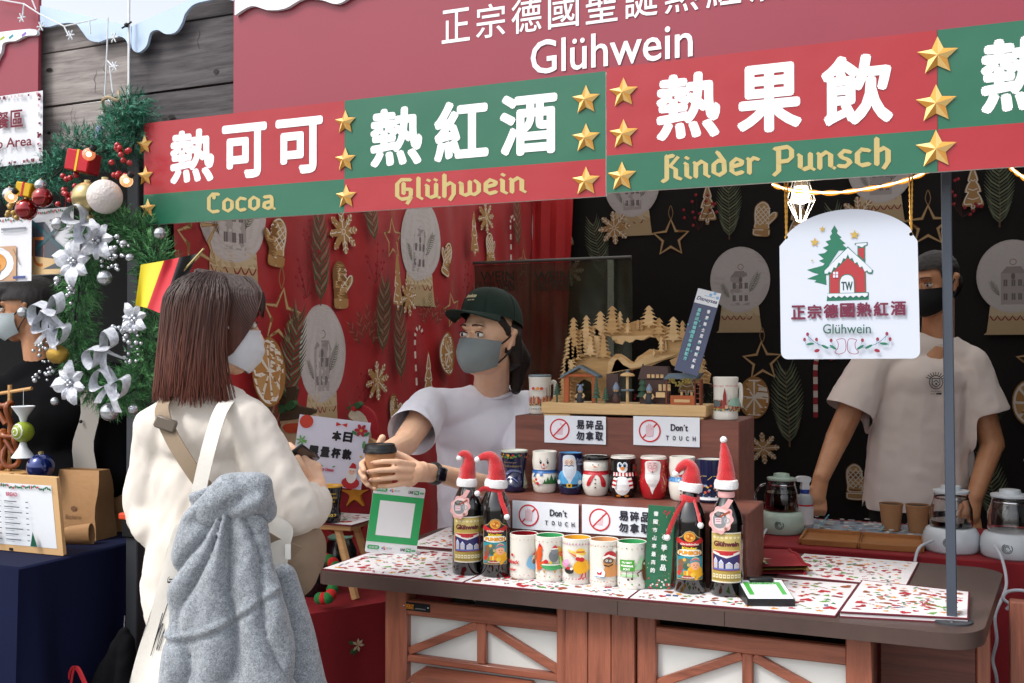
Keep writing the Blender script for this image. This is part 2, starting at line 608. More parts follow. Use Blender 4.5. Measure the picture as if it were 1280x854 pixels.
def nib_text(pr, t, x0, x1, z0, z1, col, w=.15):
 """z0..z1 is baseline to cap height"""
 adv = 0; tot = sum(NIB[{'ü': 'u'}.get(ch, ch)][0] + .06 for ch in t)
 sx = (x1 - x0) / tot; sz = z1 - z0
 q = [(-w * .5, -.055), (w * .5, -.02), (w * .5, .06), (-w * .5, .02)]
 q = [(-w * .52, -.0), (0.02, -.085), (w * .52, .0), (-.02, .085)]
 h0 = pr.h; n = 0
 for ch in t:
  wd, st = NIB[{'ü': 'u'}.get(ch, ch)]
  if ch == 'ü': st = st + [[(.12, .86), (.15, .84)], [(.38, .86), (.41, .84)]]
  for pl in st:
   for a, b in zip(pl[:-1], pl[1:]):
    H = hull([(p[0] + k[0], p[1] + k[1]) for p in (a, b) for k in q])
    n += 1
    pr.poly([(x0 + (adv + x) * sx, z0 + z * sz) for x, z in H], col, h=h0 + 0.0001 * (n % 9 + 1))
  adv += wd + .06
 pr.h = h0 + 0.001
 return pr
# ------------------------------------------------------------------ setting: ground
def plaza():
 m = mat('paving_stone', '#8d8a86', 0.85, var=0.16, vscale=1.3, bump=0.3, bscale=90)
 b = MB(); b.box(-150, 150, -150, 150, -0.3, -0.012)
 g = tag(b.build('ground', mat('joint_sand', '#55524e', 0.95, var=.2, vscale=3)), kind='structure')
 t = MB(); t.box(-.297, .297, -.297, .297, -.012, 0, b=.004)
 me = None
 for i in range(-11, 6):
  for j in range(-2, 14):
   if me is None:
    o = t.build('paving_slab', m, g); me = o.data
   else:
    o = link('paving_slab', me, g)
   o.location = (i * .6, j * .6, 0)

plaza()

FY = 2.28          # banner plane
PX0 = onY(165, 100, 2.38).x        # where the two stalls meet
woodprint1 = woodmat('dark_weathered_plank', '#5c5758', '#2c292e', 0.8, 'X', 1.3)
woodprint2 = woodmat('pale_weathered_plank', '#a39b97', '#6e6664', 0.8, 'X', 1.3)
maroon = mat('maroon_board_vinyl', '#8a2b3c', 0.42, var=0.05, vscale=1.5, coat=.15)
icingw = mat('icing_white', '#e6edf4', 0.35, coat=.3)
snowblue = mat('pale_blue_snow_board', '#b7cbe4', 0.45, var=.05, vscale=2)

def gable(x, sg):
 a = onY(165, 36, 2.38); b = onY(242 if sg > 0 else 30, 1 if sg > 0 else 5, 2.38)
 return a.z + (b.z - a.z) / (b.x - a.x) * (x - a.x)

def fascia(name, label, x0, x1, rows, m, ym, sg):
 t = thing(name, label, 'facade', ((x0 + x1) / 2, ym, rows[0][0]))
 for k, (z0, z1) in enumerate(rows):
  b = MB()
  n = 28
  rr = random.Random(k * 7 + int(x0 * 10))
  e0 = [z0 + .004 + .0025 * noise.noise((i * .35, k * 3.1, x0)) for i in range(n + 1)]
  e1 = [z1 - .003 + .0025 * noise.noise((i * .35, k * 3.1 + 9, x0)) for i in range(n + 1)]
  cx, cz = t.location.x, t.location.z
  xs = [x0 + (x1 - x0) * i / n - cx for i in range(n + 1)]
  Q = [(xs[i], e0[i] - cz, min(e1[i], gable(xs[i] + cx, sg)) - cz) for i in range(n + 1)]
  Q = [q for q in Q if q[2] > q[1] + .004]
  if len(Q) < 2: continue
  b.slab([q[:2] for q in Q] + [(q[0], q[2]) for q in Q[::-1]], -.008 - .003 * (k % 2), .012)
  b.build('plank', m, t, smooth=0)
  # knots and drying cracks, cut as thin dark grooves lying on the board
  p = Print(base=.0118)
  for _ in range(int((x1 - x0) * 9)):
   x = rr.uniform(x0, x1) - cx; z = rr.uniform(z0 + .02, z1 - .02) - cz
   if z + cz > gable(x + cx, sg) - .1: continue
   if rr.random() < .3:
    p.disc(x, z, rr.uniform(.006, .014), '#2a2526', rz=rr.uniform(.004, .008), n=9)
   else:
    L = rr.uniform(.03, .09); zz = min(L, z1 - cz - z - .01)
    pts = [(x + rr.uniform(-.008, .008), z + zz * q / 5) for q in range(6)]
    p.line(pts, [.0006, .0018, .0012, .002, .0012, .0005], '#2c2728')
  tag(p.build('crack', printmat('print_matt', .8), t), kind='stuff')
 return t

rows = [(2.135 + i * .172, 2.135 + (i + 1) * .172) for i in range(4)]
fascia('plank_fascia', 'dark weathered plank facade behind the maroon mulled wine sign', PX0 + .004, .95, [(2.11, 2.272), (2.272, 2.47), (2.47, 2.66), (2.66, 2.8)], woodprint1, 2.38, 1)
fascia('plank_fascia', 'paler grey plank facade with knots and cracks above the green garland', -5.4, PX0 - .004, [(2.13, 2.27), (2.27, 2.44), (2.44, 2.62), (2.62, 2.8)], woodprint2, 2.38, -1)

def snow_trim(label, pts_low, top, name='snow_trim'):
 t = MB()
 low = smooth2(pts_low, 8)
 poly = low + top[::-1]
 c = (sum(p[0] for p in pts_low) / len(pts_low), min(p[1] for p in pts_low))
 t.slab([(x - c[0], z - c[1]) for x, z in poly], -.004, .006)
 o = t.build(name, snowblue, None, smooth=0)
 o.location = (c[0], 2.342, c[1])
 return tag(o, label, 'snow trim')

def pxz(px, py, Y): q = onY(px, py, Y); return (q.x, q.z)

lw = [pxz(*p, 2.342) for p in [(166, 38), (166, 60), (174, 66), (184, 58), (189, 42), (198, 38), (208, 43), (220, 41), (228, 30), (233, 17), (244, 6), (262, 1), (278, -2)]]
x_, z_ = lw[-1]
sl = .075
drip = [(x_ + .1, z_ - .02), (x_ + .22, z_ + .06), (x_ + .3, z_ + .02), (x_ + .42, z_ - .05), (x_ + .55, z_ + .03), (x_ + .7, z_ + .08), (x_ + .9, z_ + .02), (x_ + 1.1, z_ + .1), (x_ + 1.4, z_ + .06), (x_ + 1.8, z_ + .16), (x_ + 2.2, z_ + .1), (x_ + 2.7, z_ + .22)]
t0 = pxz(166, 33, 2.342); t1 = pxz(242, -1, 2.342)
slp = (t1[1] - t0[1]) / (t1[0] - t0[0])
snow_trim('scalloped pale blue snow board rising right from the corner of the two stalls', lw + drip, [t0, (drip[-1][0], t0[1] + slp * (drip[-1][0] - t0[0]))])
lw = [pxz(*p, 2.342) for p in [(-60, 62), (-30, 40), (-8, 30), (4, 32), (12, 22), (20, 17), (30, 24), (40, 25), (50, 33), (62, 34), (78, 30), (95, 30), (104, 40), (112, 50), (124, 53), (136, 49), (150, 46), (158, 50), (163, 60), (165, 50)]]
t0 = pxz(165, 33, 2.342); t1 = pxz(30, 3, 2.342)
slp = (t1[1] - t0[1]) / (t1[0] - t0[0])
lw = [(-5.3, t0[1] + slp * (-5.3 - t0[0]) - .16), (-4.8, t0[1] + slp * (-4.8 - t0[0]) - .2), (-4.4, t0[1] + slp * (-4.4 - t0[0]) - .12), (-3.9, t0[1] + slp * (-3.9 - t0[0]) - .22)] + lw
snow_trim('scalloped pale blue snow board sloping down over the paler planks', lw, [(-5.3, t0[1] + slp * (-5.3 - t0[0])), t0])
# vertical seam cord where the two facades are tied together
c = MB(); a = onY(164.5, -4, 2.33); b_ = onY(164.5, 125, 2.33)
t = thing('corner_cord', 'white cord hanging down the seam between the two plank facades', 'cord', (a.x, 2.32, b_.z))
c.tube([(0, 0, 0), (0, 0, a.z - b_.z)], .0035, 8); c.build('cord', mat('white_cord', '#dfe0e2', .6), t)
k = MB(); k.tube([(-.016, -.012, a.z - b_.z - .098), (0, -.008, a.z - b_.z - .09), (.02, -.012, a.z - b_.z - .084)], .003, 6); k.ball((0, -.01, a.z - b_.z - .09), .007, 8, 6)
k.build('cable_tie', mat('black_plastic', '#17181a', .4), t)

# ------------------------------------------------------------------ tent shell: roof, posts, walls
def canvas_mat():
 m = mat('white_tent_canvas', '#cfcfcb', .8); nt = m.node_tree
 tr = nt.nodes.new('ShaderNodeBsdfTranslucent'); tr.inputs['Color'].default_value = (.72, .7, .66, 1)
 mx = nt.nodes.new('ShaderNodeMixShader'); mx.inputs[0].default_value = .68
 out = nt.nodes['Material Output']
 nt.links.new(nt.nodes['Principled BSDF'].outputs[0], mx.inputs[1]); nt.links.new(tr.outputs[0], mx.inputs[2]); nt.links.new(mx.outputs[0], out.inputs[0])
 return m

canopy = canvas_mat()
def roofs():
 for nm, x0, x1, lab in (('tent_roof', PX0 + .02, .95, 'white canvas tent roof over the mulled wine stall'), ('tent_roof', -5.3, PX0 - .02, 'white canvas tent roof over the stall with the garland')):
  t = thing(nm, lab, 'tent roof', ((x0 + x1) / 2, 4.0, 2.46))
  b = MB(); w = (x1 - x0) / 2;
  ap = Vector((0, 0, .28)); cs = [Vector((-w, -1.6, -.1)), Vector((w, -1.6, -.1)), Vector((w, 1.6, -.1)), Vector((-w, 1.6, -.1))]
  for i in range(4):
   b.add([cs[i], cs[(i + 1) % 4], ap], [(0, 1, 2)])
  b.build('canvas', canopy, t, smooth=0)
 return
roofs()

def post(x, y, h, w, label, m, name='tent_post'):
 t = thing(name, label, 'post', (x, y, 0))
 b = MB(); b.box(-w / 2, w / 2, -w / 2, w / 2, 0, h, b=.004); b.build('shaft', m, t)
 b = MB(); b.box(-w * .9, w * .9, -w * .9, w * .9, 0, .012, b=.003); b.build('foot_plate', m, t)
 return t

steel = mat('dark_grey_steel', '#3d3f44', .45, metal=.3, var=.1, vscale=12)
p = onY(171, 600, 2.44)
tp = post(p.x, 2.44, 2.5, .046, 'dark grey tent post with an orange clamp behind the long haired customer', steel)
b = MB(); zc = onY(168, 640, 2.44).z; b.box(-.032, .032, -.032, .032, zc - .075, zc - .02, b=.005); b.build('collar', mat('black_plastic', '#17181a', .4), tp)
b = MB(); b.box(-.04, .034, -.037, .033, zc - .02, zc + .0, b=.004); b.build('clamp_band', mat('orange_plastic', '#d2492b', .45), tp)
post(.9, 2.44, 2.5, .046, 'dark grey tent post at the far right end of the stall', steel)
for x, l in ((-2.24, 'rear dark post between the two stalls'), (.9, 'rear dark post at the right end of the stall')):
 post(x, 5.52, 2.5, .046, l, steel)
post(-5.25, 2.44, 2.5, .046, 'front dark post at the outer end of the garland stall', steel)
post(-5.25, 5.5, 2.5, .046, 'rear dark post at the outer end of the garland stall', steel)

def wall(name, label, cat, pts, m, th=.004):
 t = MB(); t.grid(pts)
 o = t.build(name, m, None, smooth=60); return tag(o, label, cat)

# ------------------------------------------------------------------ printed Christmas cloths
ICE = '#efe6da'; DOUGH = '#b98d58'; DOUGH2 = '#c9a06a'; PINE = '#4a5238'; TWIG = '#6b4a33'

def mo_mitten(p, x, z, s, a=0.0, flip=1):
 def T(P): return [(x + (u * flip * math.cos(a) - v * math.sin(a)) * s, z + (u * flip * math.sin(a) + v * math.cos(a)) * s) for u, v in P]
 out = smooth2([(-.38, -.62), (-.42, -.3), (-.48, .2), (-.42, .6), (-.1, .85), (.22, .7), (.34, .35), (.36, .1), (.55, .28), (.72, .3), (.72, .05), (.5, -.22), (.36, -.4), (.34, -.62)], 4, True)
 p.poly(T(out), '#8d6336'); p.poly(T([(u * .95, v * .96) for u, v in out]), DOUGH2)
 def L(P, w=.05): p.line(T(P), w * s, ICE)
 p.line(T([(u * .86, v * .9) for u, v in out]), .055 * s, ICE, closed=True)
 for i in range(-3, 5):
  c = i * .27
  for sg in (1, -1):
   pts = [(t, c + sg * (t * 1.1)) for t in np.linspace(-.4, .33, 9)]
   pts = [q for q in pts if -.42 < q[1] < .68 - (abs(q[0]) * .3)]
   if len(pts) > 1: L(pts, .04)
 p.poly(T(smooth2([(-.42, -.95), (-.46, -.72), (-.4, -.6), (.34, -.6), (.42, -.72), (.38, -.95), (0, -1.0)], 3, True)), DOUGH)
 p.line(T(smooth2([(-.38, -.9), (-.4, -.72), (-.36, -.66), (.3, -.66), (.36, -.74), (.33, -.9), (0, -.94)], 3, True)), .05 * s, ICE, closed=True)

def mo_flake(p, x, z, s, a=0.0):
 for i in range(8):
  t = a + i * math.pi / 4
  cx, cz = x + .55 * s * math.cos(t), z + .55 * s * math.sin(t)
  p.disc(cx, cz, .45 * s, DOUGH, rz=.17 * s, n=14, rot=t)
  p.disc(x + .88 * s * math.cos(t), z + .88 * s * math.sin(t), .14 * s, DOUGH, n=10)
  p.line([(x, z), (x + .92 * s * math.cos(t), z + .92 * s * math.sin(t))], .05 * s, ICE)
  for r0 in (.42, .68):
   for d in (-.5, .5):
    p.line([(x + r0 * s * math.cos(t), z + r0 * s * math.sin(t)), (x + (r0 + .17) * s * math.cos(t + d * .42), z + (r0 + .17) * s * math.sin(t + d * .42))], .04 * s, ICE)
  p.disc(x + .96 * s * math.cos(t), z + .96 * s * math.sin(t), .06 * s, ICE, n=8)
 p.disc(x, z, .17 * s, DOUGH2); p.ring(x, z, .13 * s, .035 * s, ICE, n=12)

def mo_star(p, x, z, s, a=0.0):
 o = [(x + (s if i % 2 == 0 else s * .46) * math.cos(a + math.pi / 2 + math.pi * i / 5), z + (s if i % 2 == 0 else s * .46) * math.sin(a + math.pi / 2 + math.pi * i / 5)) for i in range(10)]
 p.line(o, .17 * s, '#8d6336', closed=True); p.line(o, .12 * s, '#c8a678', closed=True)
 p.line(smooth2([(x, z + s), (x - .12 * s, z + 1.35 * s), (x, z + 1.75 * s), (x + .12 * s, z + 1.35 * s), (x + .02 * s, z + s)], 4), .04 * s, '#9d7a50')

def mo_branch(p, x, z, s, a=0.0, col=PINE, n=17):
 ca, sa = math.cos(a), math.sin(a)
 T = lambda u, v: (x + (u * ca - v * sa) * s, z + (u * sa + v * ca) * s)
 p.line([T(0, -1), T(.02, -.4), T(-.01, .3), T(0, 1)], [.05 * s, .04 * s, .03 * s, .01 * s], TWIG)
 for i in range(n):
  v = -.85 + 1.7 * i / (n - 1)
  L = .42 * (1 - .55 * abs(v + .1) ** 1.6)
  for sg in (-1, 1):
   p.line([T(0, v), T(sg * L * .55, v + .16), T(sg * L, v + .4)], [.045 * s, .05 * s, .01 * s], col if (i + sg) % 3 else '#7d8266')

def mo_sprig(p, x, z, s, a=0.0):
 for k in range(-2, 3):
  mo_branch(p, x + k * .28 * s, z + abs(k) * -.2 * s + .1 * s, s * .42, a - k * .35, '#39452f', 8)

def mo_tree(p, x, z, s):
 o = smooth2([(-.08, -1), (-.08, -.82), (-.42, -.8), (-.36, -.5), (-.22, -.22), (-.34, -.2), (-.26, .1), (-.14, .3), (-.22, .34), (-.12, .7), (0, 1), (.12, .7), (.22, .34), (.14, .3), (.26, .1), (.34, -.2), (.22, -.22), (.36, -.5), (.42, -.8), (.08, -.82), (.08, -1)], 3, True)
 p.poly([(x + u * s, z + v * s) for u, v in o], DOUGH)
 p.line([(x + u * s * .82, z + v * s * .88) for u, v in o], .05 * s, ICE, closed=True)
 for v, w in ((-.45, .22), (-.05, .18), (.35, .1)):
  p.line([(x - w * s, z + v * s), (x, z + (v - .07) * s), (x + w * s, z + v * s)], .045 * s, ICE)

def mo_orange(p, x, z, s, a=0.0, col='#c08a4e'):
 p.disc(x, z, s * .72, '#a8763c', rz=s, n=24, rot=a); p.disc(x, z, s * .67, ICE, rz=s * .93, n=24, rot=a)
 ca, sa = math.cos(a), math.sin(a)
 for i in range(8):
  t0 = 2 * math.pi * i / 8 + .09; t1 = 2 * math.pi * (i + 1) / 8 - .09
  P = [(.1 * math.cos((t0 + t1) / 2) * .67, .1 * math.sin((t0 + t1) / 2))] + [(.58 * math.cos(t0 + (t1 - t0) * k / 4), .82 * math.sin(t0 + (t1 - t0) * k / 4)) for k in range(5)]
  p.poly([(x + (u * ca - v * sa) * s, z + (u * sa + v * ca) * s) for u, v in P], col if i % 2 else '#c99b62')

def mo_cane(p, x, z, s, a=0.0):
 ca, sa = math.cos(a), math.sin(a)
 P = [(0, -1), (0, -.5), (0, 0), (0, .5), (.05, .78), (.22, .95), (.42, .88), (.5, .68)]
 P = smooth2(P, 5)
 Q = [(x + (u * ca - v * sa) * s, z + (u * sa + v * ca) * s) for u, v in P]
 for i in range(0, len(Q) - 2, 2):
  p.line(Q[i:i + 3], .13 * s, '#e3d6cc' if (i // 2) % 2 else '#a3202c')

def mo_berries(p, x, z, s, seed=0):
 r = random.Random(seed)
 for i in range(15):
  t = r.uniform(0, 6.28); q = s * math.sqrt(r.random())
  bx, bz = x + q * math.cos(t), z + q * math.sin(t)
  p.line([(x, z - s), (bx, bz)], .012 * s, '#4a2020')
  p.disc(bx, bz, .085 * s, '#9b1626', n=9)
  p.disc(bx + .02 * s, bz + .03 * s, .03 * s, '#c8505a', n=6)

def mo_globe(p, x, z, s):
 """snow globe, s = radius; centre of the ball at x,z"""
 base = [(-.62, -.98), (-.72, -1.7), (-.8, -1.78), (.8, -1.78), (.72, -1.7), (.62, -.98)]
 p.poly([(x + u * s, z + v * s) for u, v in base], '#c5ab84')
 p.poly([(x + u * s, z + v * s) for u, v in [(-.62, -.9), (-.66, -1.22), (.66, -1.22), (.62, -.9)]], '#d8c3a0')
 n = 6; W = []
 for i in range(n):
  a0 = -.62 + 1.24 * i / n
  for k in range(5): W.append((x + (a0 + 1.24 / n * k / 5) * s, z + (-1.2 - .14 * math.sin(math.pi * k / 5)) * s))
 p.line(W + [(x + .62 * s, z - 1.2 * s)], .035 * s, '#8b1f2a')
 p.disc(x, z, s * 1.0, '#cfc6c4', rz=s * 1.12, n=40); p.disc(x, z, s * .96, '#d5cecd', rz=s * 1.08, n=40)
 hc = '#b6adac'
 p.poly([(x + u * s, z + v * s) for u, v in [(-.32, -.86), (-.32, .1), (-.16, .26), (.24, .26), (.34, .1), (.34, -.86)]], hc)
 p.poly([(x + u * s, z + v * s) for u, v in [(-.32, .1), (-.16, .3), (.24, .3), (.38, .08)]], '#a39a99')
 p.ring(x + .02 * s, z + .44 * s, .1 * s, .02 * s, '#9c7a5a', n=14)
 for wx in (-.2, .02, .2):
  for wz in (-.72, -.3):
   p.rect(x + (wx - .045) * s, x + (wx + .06) * s, z + wz * s, z + (wz + .2) * s, '#7b7274')
   p.rect(x + (wx + .002) * s, x + (wx + .012) * s, z + wz * s, z + (wz + .2) * s, hc)
 p.disc(x + .02 * s, z + .0 * s, .06 * s, '#7b7274', rz=.1 * s, n=10)
 mo_branch(p, x + .46 * s, z - .12 * s, .34 * s, -.45, '#4d5b40', 10)
 mo_branch(p, x - .48 * s, z - .38 * s, .24 * s, .5, '#4d5b40', 9)

# red cloth on the left side wall
WX = -2.17

def wallmap(px, py):
 q = onX(px, py, WX); return (q.y, q.z)

def left_cloth():
 def S(u, v, h):
  f = .018 * math.sin(u * 9 + 1.2 * math.sin(v * 1.3)) * (.5 + .5 * noise.noise((u * 1.2, v * .6, 0))) + .03 * noise.noise((u * 2.1, v * 1.2 + u, 4)) + .012 * noise.noise((u * 7, v * 3 + u * 5, 2))
  return Vector((WX + f + h, u, v))
 t = thing('red_curtain', 'red cloth printed with gingerbread, snow globes and pine hung along the left wall', 'curtain', (WX, 3.9, 0))
 L = t.location
 NU, NV = 120, 60
 b = MB(); b.grid([[S(2.46 + (5.42 - 2.46) * i / NU, .1 + 2.4 * j / NV, 0) - L for j in range(NV + 1)] for i in range(NU + 1)])
 b.build('cloth', mat('red_cloth', '#b01118', .62, var=.07, vscale=5, bump=.12, bscale=400, sheen=.2), t)
 p = Print(step=.00003, base=.0012)
 W = lambda px, py: wallmap(px, py)

 def at(px, py): return W(px, py)
 g = at(403, 442); mo_globe(p, g[0], g[1], .165)
 g = at(292, 262); mo_globe(p, g[0], g[1] + .01, .165)
 g = at(525, 300); mo_globe(p, g[0], g[1], .165)
 g = at(677, 288); mo_globe(p, g[0], g[1], .165)
 g = at(610, 500); mo_globe(p, g[0], g[1], .165)
 for (x, y, s, a, fl) in ((340, 300, .095, -.1, -1), (424, 354, .1, .05, 1), (553, 322, .09, -.3, -1), (491, 514, .09, .1, 1), (612, 308, .085, .1, 1), (690, 400, .09, .1, 1)):
  g = at(x, y); mo_mitten(p, g[0], g[1], s, a, fl)
 for (x, y, s) in ((425, 290, .085), (509, 372, .08), (467, 476, .08), (606, 272, .08), (640, 420, .08), (560, 610, .08)):
  g = at(x, y); mo_flake(p, g[0], g[1], s, .2)
 for (x, y, s, a) in ((342, 397, .1, -.12), (482, 300, .085, .1), (244, 298, .105, .2), (556, 388, .08, .3), (650, 330, .08, 0), (712, 500, .08, 0)):
  g = at(x, y); mo_star(p, g[0], g[1], s, a)
 for (x, y, s, a) in ((393, 325, .17, .05), (452, 265, .13, .2), (356, 450, .17, -.15), (468, 398, .15, 0), (492, 428, .17, .1), (268, 420, .15, 0), (640, 280, .13, .1), (588, 400, .15, 0), (440, 560, .16, .2), (330, 560, .16, .1)):
  g = at(x, y); mo_branch(p, g[0], g[1], s, a)
 for (x, y, s) in ((446, 405, .13), (530, 385, .12), (660, 470, .13)):
  g = at(x, y); mo_sprig(p, g[0], g[1], s)
 for (x, y, s) in ((483, 352, .12), (526, 470, .11), (585, 292, .11), (620, 380, .11), (450, 620, .12)):
  g = at(x, y); mo_tree(p, g[0], g[1], s)
 for (x, y, s) in ((325, 465, .12), (547, 442, .1), (600, 520, .1)):
  g = at(x, y); mo_orange(p, g[0], g[1], s, .2)
 for (x, y, s) in ((510, 448, .14), (628, 300, .13), (585, 470, .13)):
  g = at(x, y); mo_cane(p, g[0], g[1], s, .05)
 for i, (x, y, s) in enumerate(((372, 300, .1), (452, 330, .1), (363, 345, .1), (445, 480, .09), (570, 350, .1), (635, 350, .1))):
  g = at(x, y); mo_berries(p, g[0], g[1], s * .8, i)
 p.build('printed_motif', printmat('soft_cloth_print', .85, k=1.0), t, lambda u, v, h: S(u, v, h) - L, .05)

left_cloth()

BY = 5.4

def back_cloth(name, label, x0, x1, motifs=True):
 def S(u, v, h):
  f = .02 * noise.noise((u * 1.7, v * 1.1, 7)) + .01 * math.sin(v * 7 + 2 * noise.noise((u * .8, v, 3))) * noise.noise((u, v * .7, 1))
  return Vector((u, BY + f - h, v))
 t = thing(name, label, 'curtain', ((x0 + x1) / 2, BY, 0)); L = t.location
 b = MB(); b.grid([[S(x0 + (x1 - x0) * i / 60, .0 + 2.5 * j / 50, 0) - L for j in range(51)] for i in range(61)])
 b.build('cloth', mat('black_cloth', '#0d0a09', .7, var=.2, spec=.25, vscale=4, bump=.1, bscale=300), t)
 if not motifs: return t
 p = Print(step=.00003, base=.0012)
 A = lambda px, py: (lambda q: (q.x, q.z))(onY(px, py, BY))
 gx, gz = A(925, 350); g2 = A(1265, 346)
 dx = g2[0] - gx
 tile = [('g', 925, 350), ('g', 790, 172 + 60), ('m', 954, 272, .1, -.1, 1), ('s', 839, 298, .1, 0), ('t', 999, 268, .13), ('t', 885, 255, .11), ('f', 768, 285, .09), ('b', 912, 262, .16, 0), ('w', 874, 265, .1), ('s', 953, 452, .1, .05), ('c', 1020, 480, .17, 0), ('b', 985, 510, .2, .05), ('o', 943, 497, .11), ('m', 1070, 600, .1, 0, 1), ('p', 890, 500, .14), ('f', 1008, 330, .08), ('b', 1050, 300, .16, .2), ('w', 1100, 480, .1), ('t', 860, 470, .11), ('g', 850, 560), ('b', 905, 600, .17, .2), ('t', 1125, 545, .12), ('f', 955, 560, .08)]
 for k in (-1, 0, 1, 2):
  for m in tile:
   x, z = A(m[1], m[2]); x += k * dx
   if k == 1 and m[0] == 'g' and m[1] == 925: z = g2[1]
   if not (x0 + .1 < x < x1 - .1): continue
   c = m[0]
   if c == 'g': mo_globe(p, x, z, .155)
   elif c == 'm': mo_mitten(p, x, z, m[3], m[4], m[5])
   elif c == 's': mo_star(p, x, z, m[3], m[4])
   elif c == 't': mo_tree(p, x, z, m[3])
   elif c == 'f': mo_flake(p, x, z, m[3], .1)
   elif c == 'b': mo_branch(p, x, z, m[3], m[4], '#5a614c')
   elif c == 'w': mo_berries(p, x, z, m[3], int(x * 10))
   elif c == 'c': mo_cane(p, x, z, m[3])
   elif c == 'o': mo_orange(p, x, z, m[3])
   elif c == 'p': mo_sprig(p, x, z, m[3])
 p.build('printed_motif', printmat('dark_cloth_print', .85, k=.55), t, lambda u, v, h: S(u, v, h) - L, .08)
 return t

back_cloth('black_curtain', 'black cloth with snow globe and gingerbread print across the back of the stall', -2.19, .95)
tag(MB().box(.955, .97, 2.5, 5.4, 0, 2.5).build('side_light_blocker', mat('black_cloth', '#15110f', .5)), 'unseen black cloth added on the right to keep the stall dark', 'curtain')  # out-of-view blocker added at the right side so the interior stays dark
tag(MB().box(-5.25, -2.3, 3.5, 3.52, 0, 2.5).build('drape', mat('black_felt', '#0c0c0e', .8, var=.2, vscale=4)), 'black felt drape behind the garland stall', 'curtain')
tag(MB().box(-2.225, -2.215, 2.47, 5.42, 0, 2.45).build('drape', mat('black_felt', '#0c0c0e', .8)), 'black felt backing between the two stalls behind the red cloth', 'curtain')

o_ = MB().grid([[(-2.17 + (.26 - .1 * (1 - j / 20)) * i / 16, 5.34 + .012 * math.sin(i * 1.1 + .3 * math.sin(j * .4)), .4 + 2.1 * j / 20) for j in range(21)] for i in range(17)]).build('red_curtain_end', mat('red_cloth', '#b01118', .62), None)
tag(o_, 'plain red cloth end gathered in the back corner of the stall', 'curtain')
# dark clear film panel hanging in front of the back cloth
t = thing('film_screen', 'dark green tinted film screen hung behind the candle arch', 'screen', onY(680, 600, 4.6))
L = t.location
b = MB()
xa, xb = onY(585, 350, 4.6).x, onY(790, 350, 4.6).x
zt, zb = onY(640, 330, 4.6).z, .6
b.grid([[Vector((xa + (xb - xa) * i / 50, 4.6 + .012 * noise.noise((i * .12, j * .08, 0)) + .004 * noise.noise((i * .6, j * .5, 3)), zt + (zb - zt) * j / 40)) - L for j in range(41)] for i in range(51)])
b.build('film', mat('dark_glossy_film', '#2a3020', .22, alpha=.8, var=.5, vscale=2.0, spec=.6), t)
b = MB(); s0 = onY(764, 330, 4.58)
b.box(s0.x - L.x - .015, s0.x - L.x + .015, -.03, -.024, zb - L.z, zt - L.z); b.build('seam_strip', mat('clear_tape', '#7e877a', .2, alpha=.5), t)
b = MB(); b.tube([(xa - L.x, -.01, zt - L.z + .01), (xb - L.x, -.01, zt - L.z + .01)], .008, 8); b.build('top_rod', mat('grey_rod', '#505250', .4), t)
p = Print(base=.0)
for (x, y, s) in ((622, 352, 'WEIN'), (690, 352, 'WEIN'), (622, 364, 'UND WEIN'), (690, 364, 'UND WEIN')):
 q = onY(x, y, 4.575) - L; p.text(s, q.x - .09, q.x + .09, q.z, q.z + .05, '#24241a', bold=.001)
p.build('lettering', printmat('print_matt', .8), t, lambda u, v, h: (u, -.03 - h, v))

# ------------------------------------------------------------------ boards and lettering on the front
gold = mat('gold_star_paint', '#d9a640', .32, metal=.25, var=.08, vscale=30)

def relief_star(r, parent, x, z, y=-.004, depth=.012):
 b = MB(); P = []
 for i in range(10):
  q = r if i % 2 == 0 else r * .47
  P.append((x + q * math.cos(math.pi / 2 + i * math.pi / 5), z + q * math.sin(math.pi / 2 + i * math.pi / 5)))
 vs = [(px, y, pz) for px, pz in P] + [(x, y - depth, z)]
 for i in range(10): b.add([vs[i], vs[(i + 1) % 10], vs[10]], [(0, 1, 2)], '#f6d085' if i % 2 else '#cf9440')
 b.add(vs[:10], [tuple(range(10))[::-1]], '#b97f2c')
 return b.build('star', printmat('gold_star_print', .35, metal=.15), parent, smooth=0)

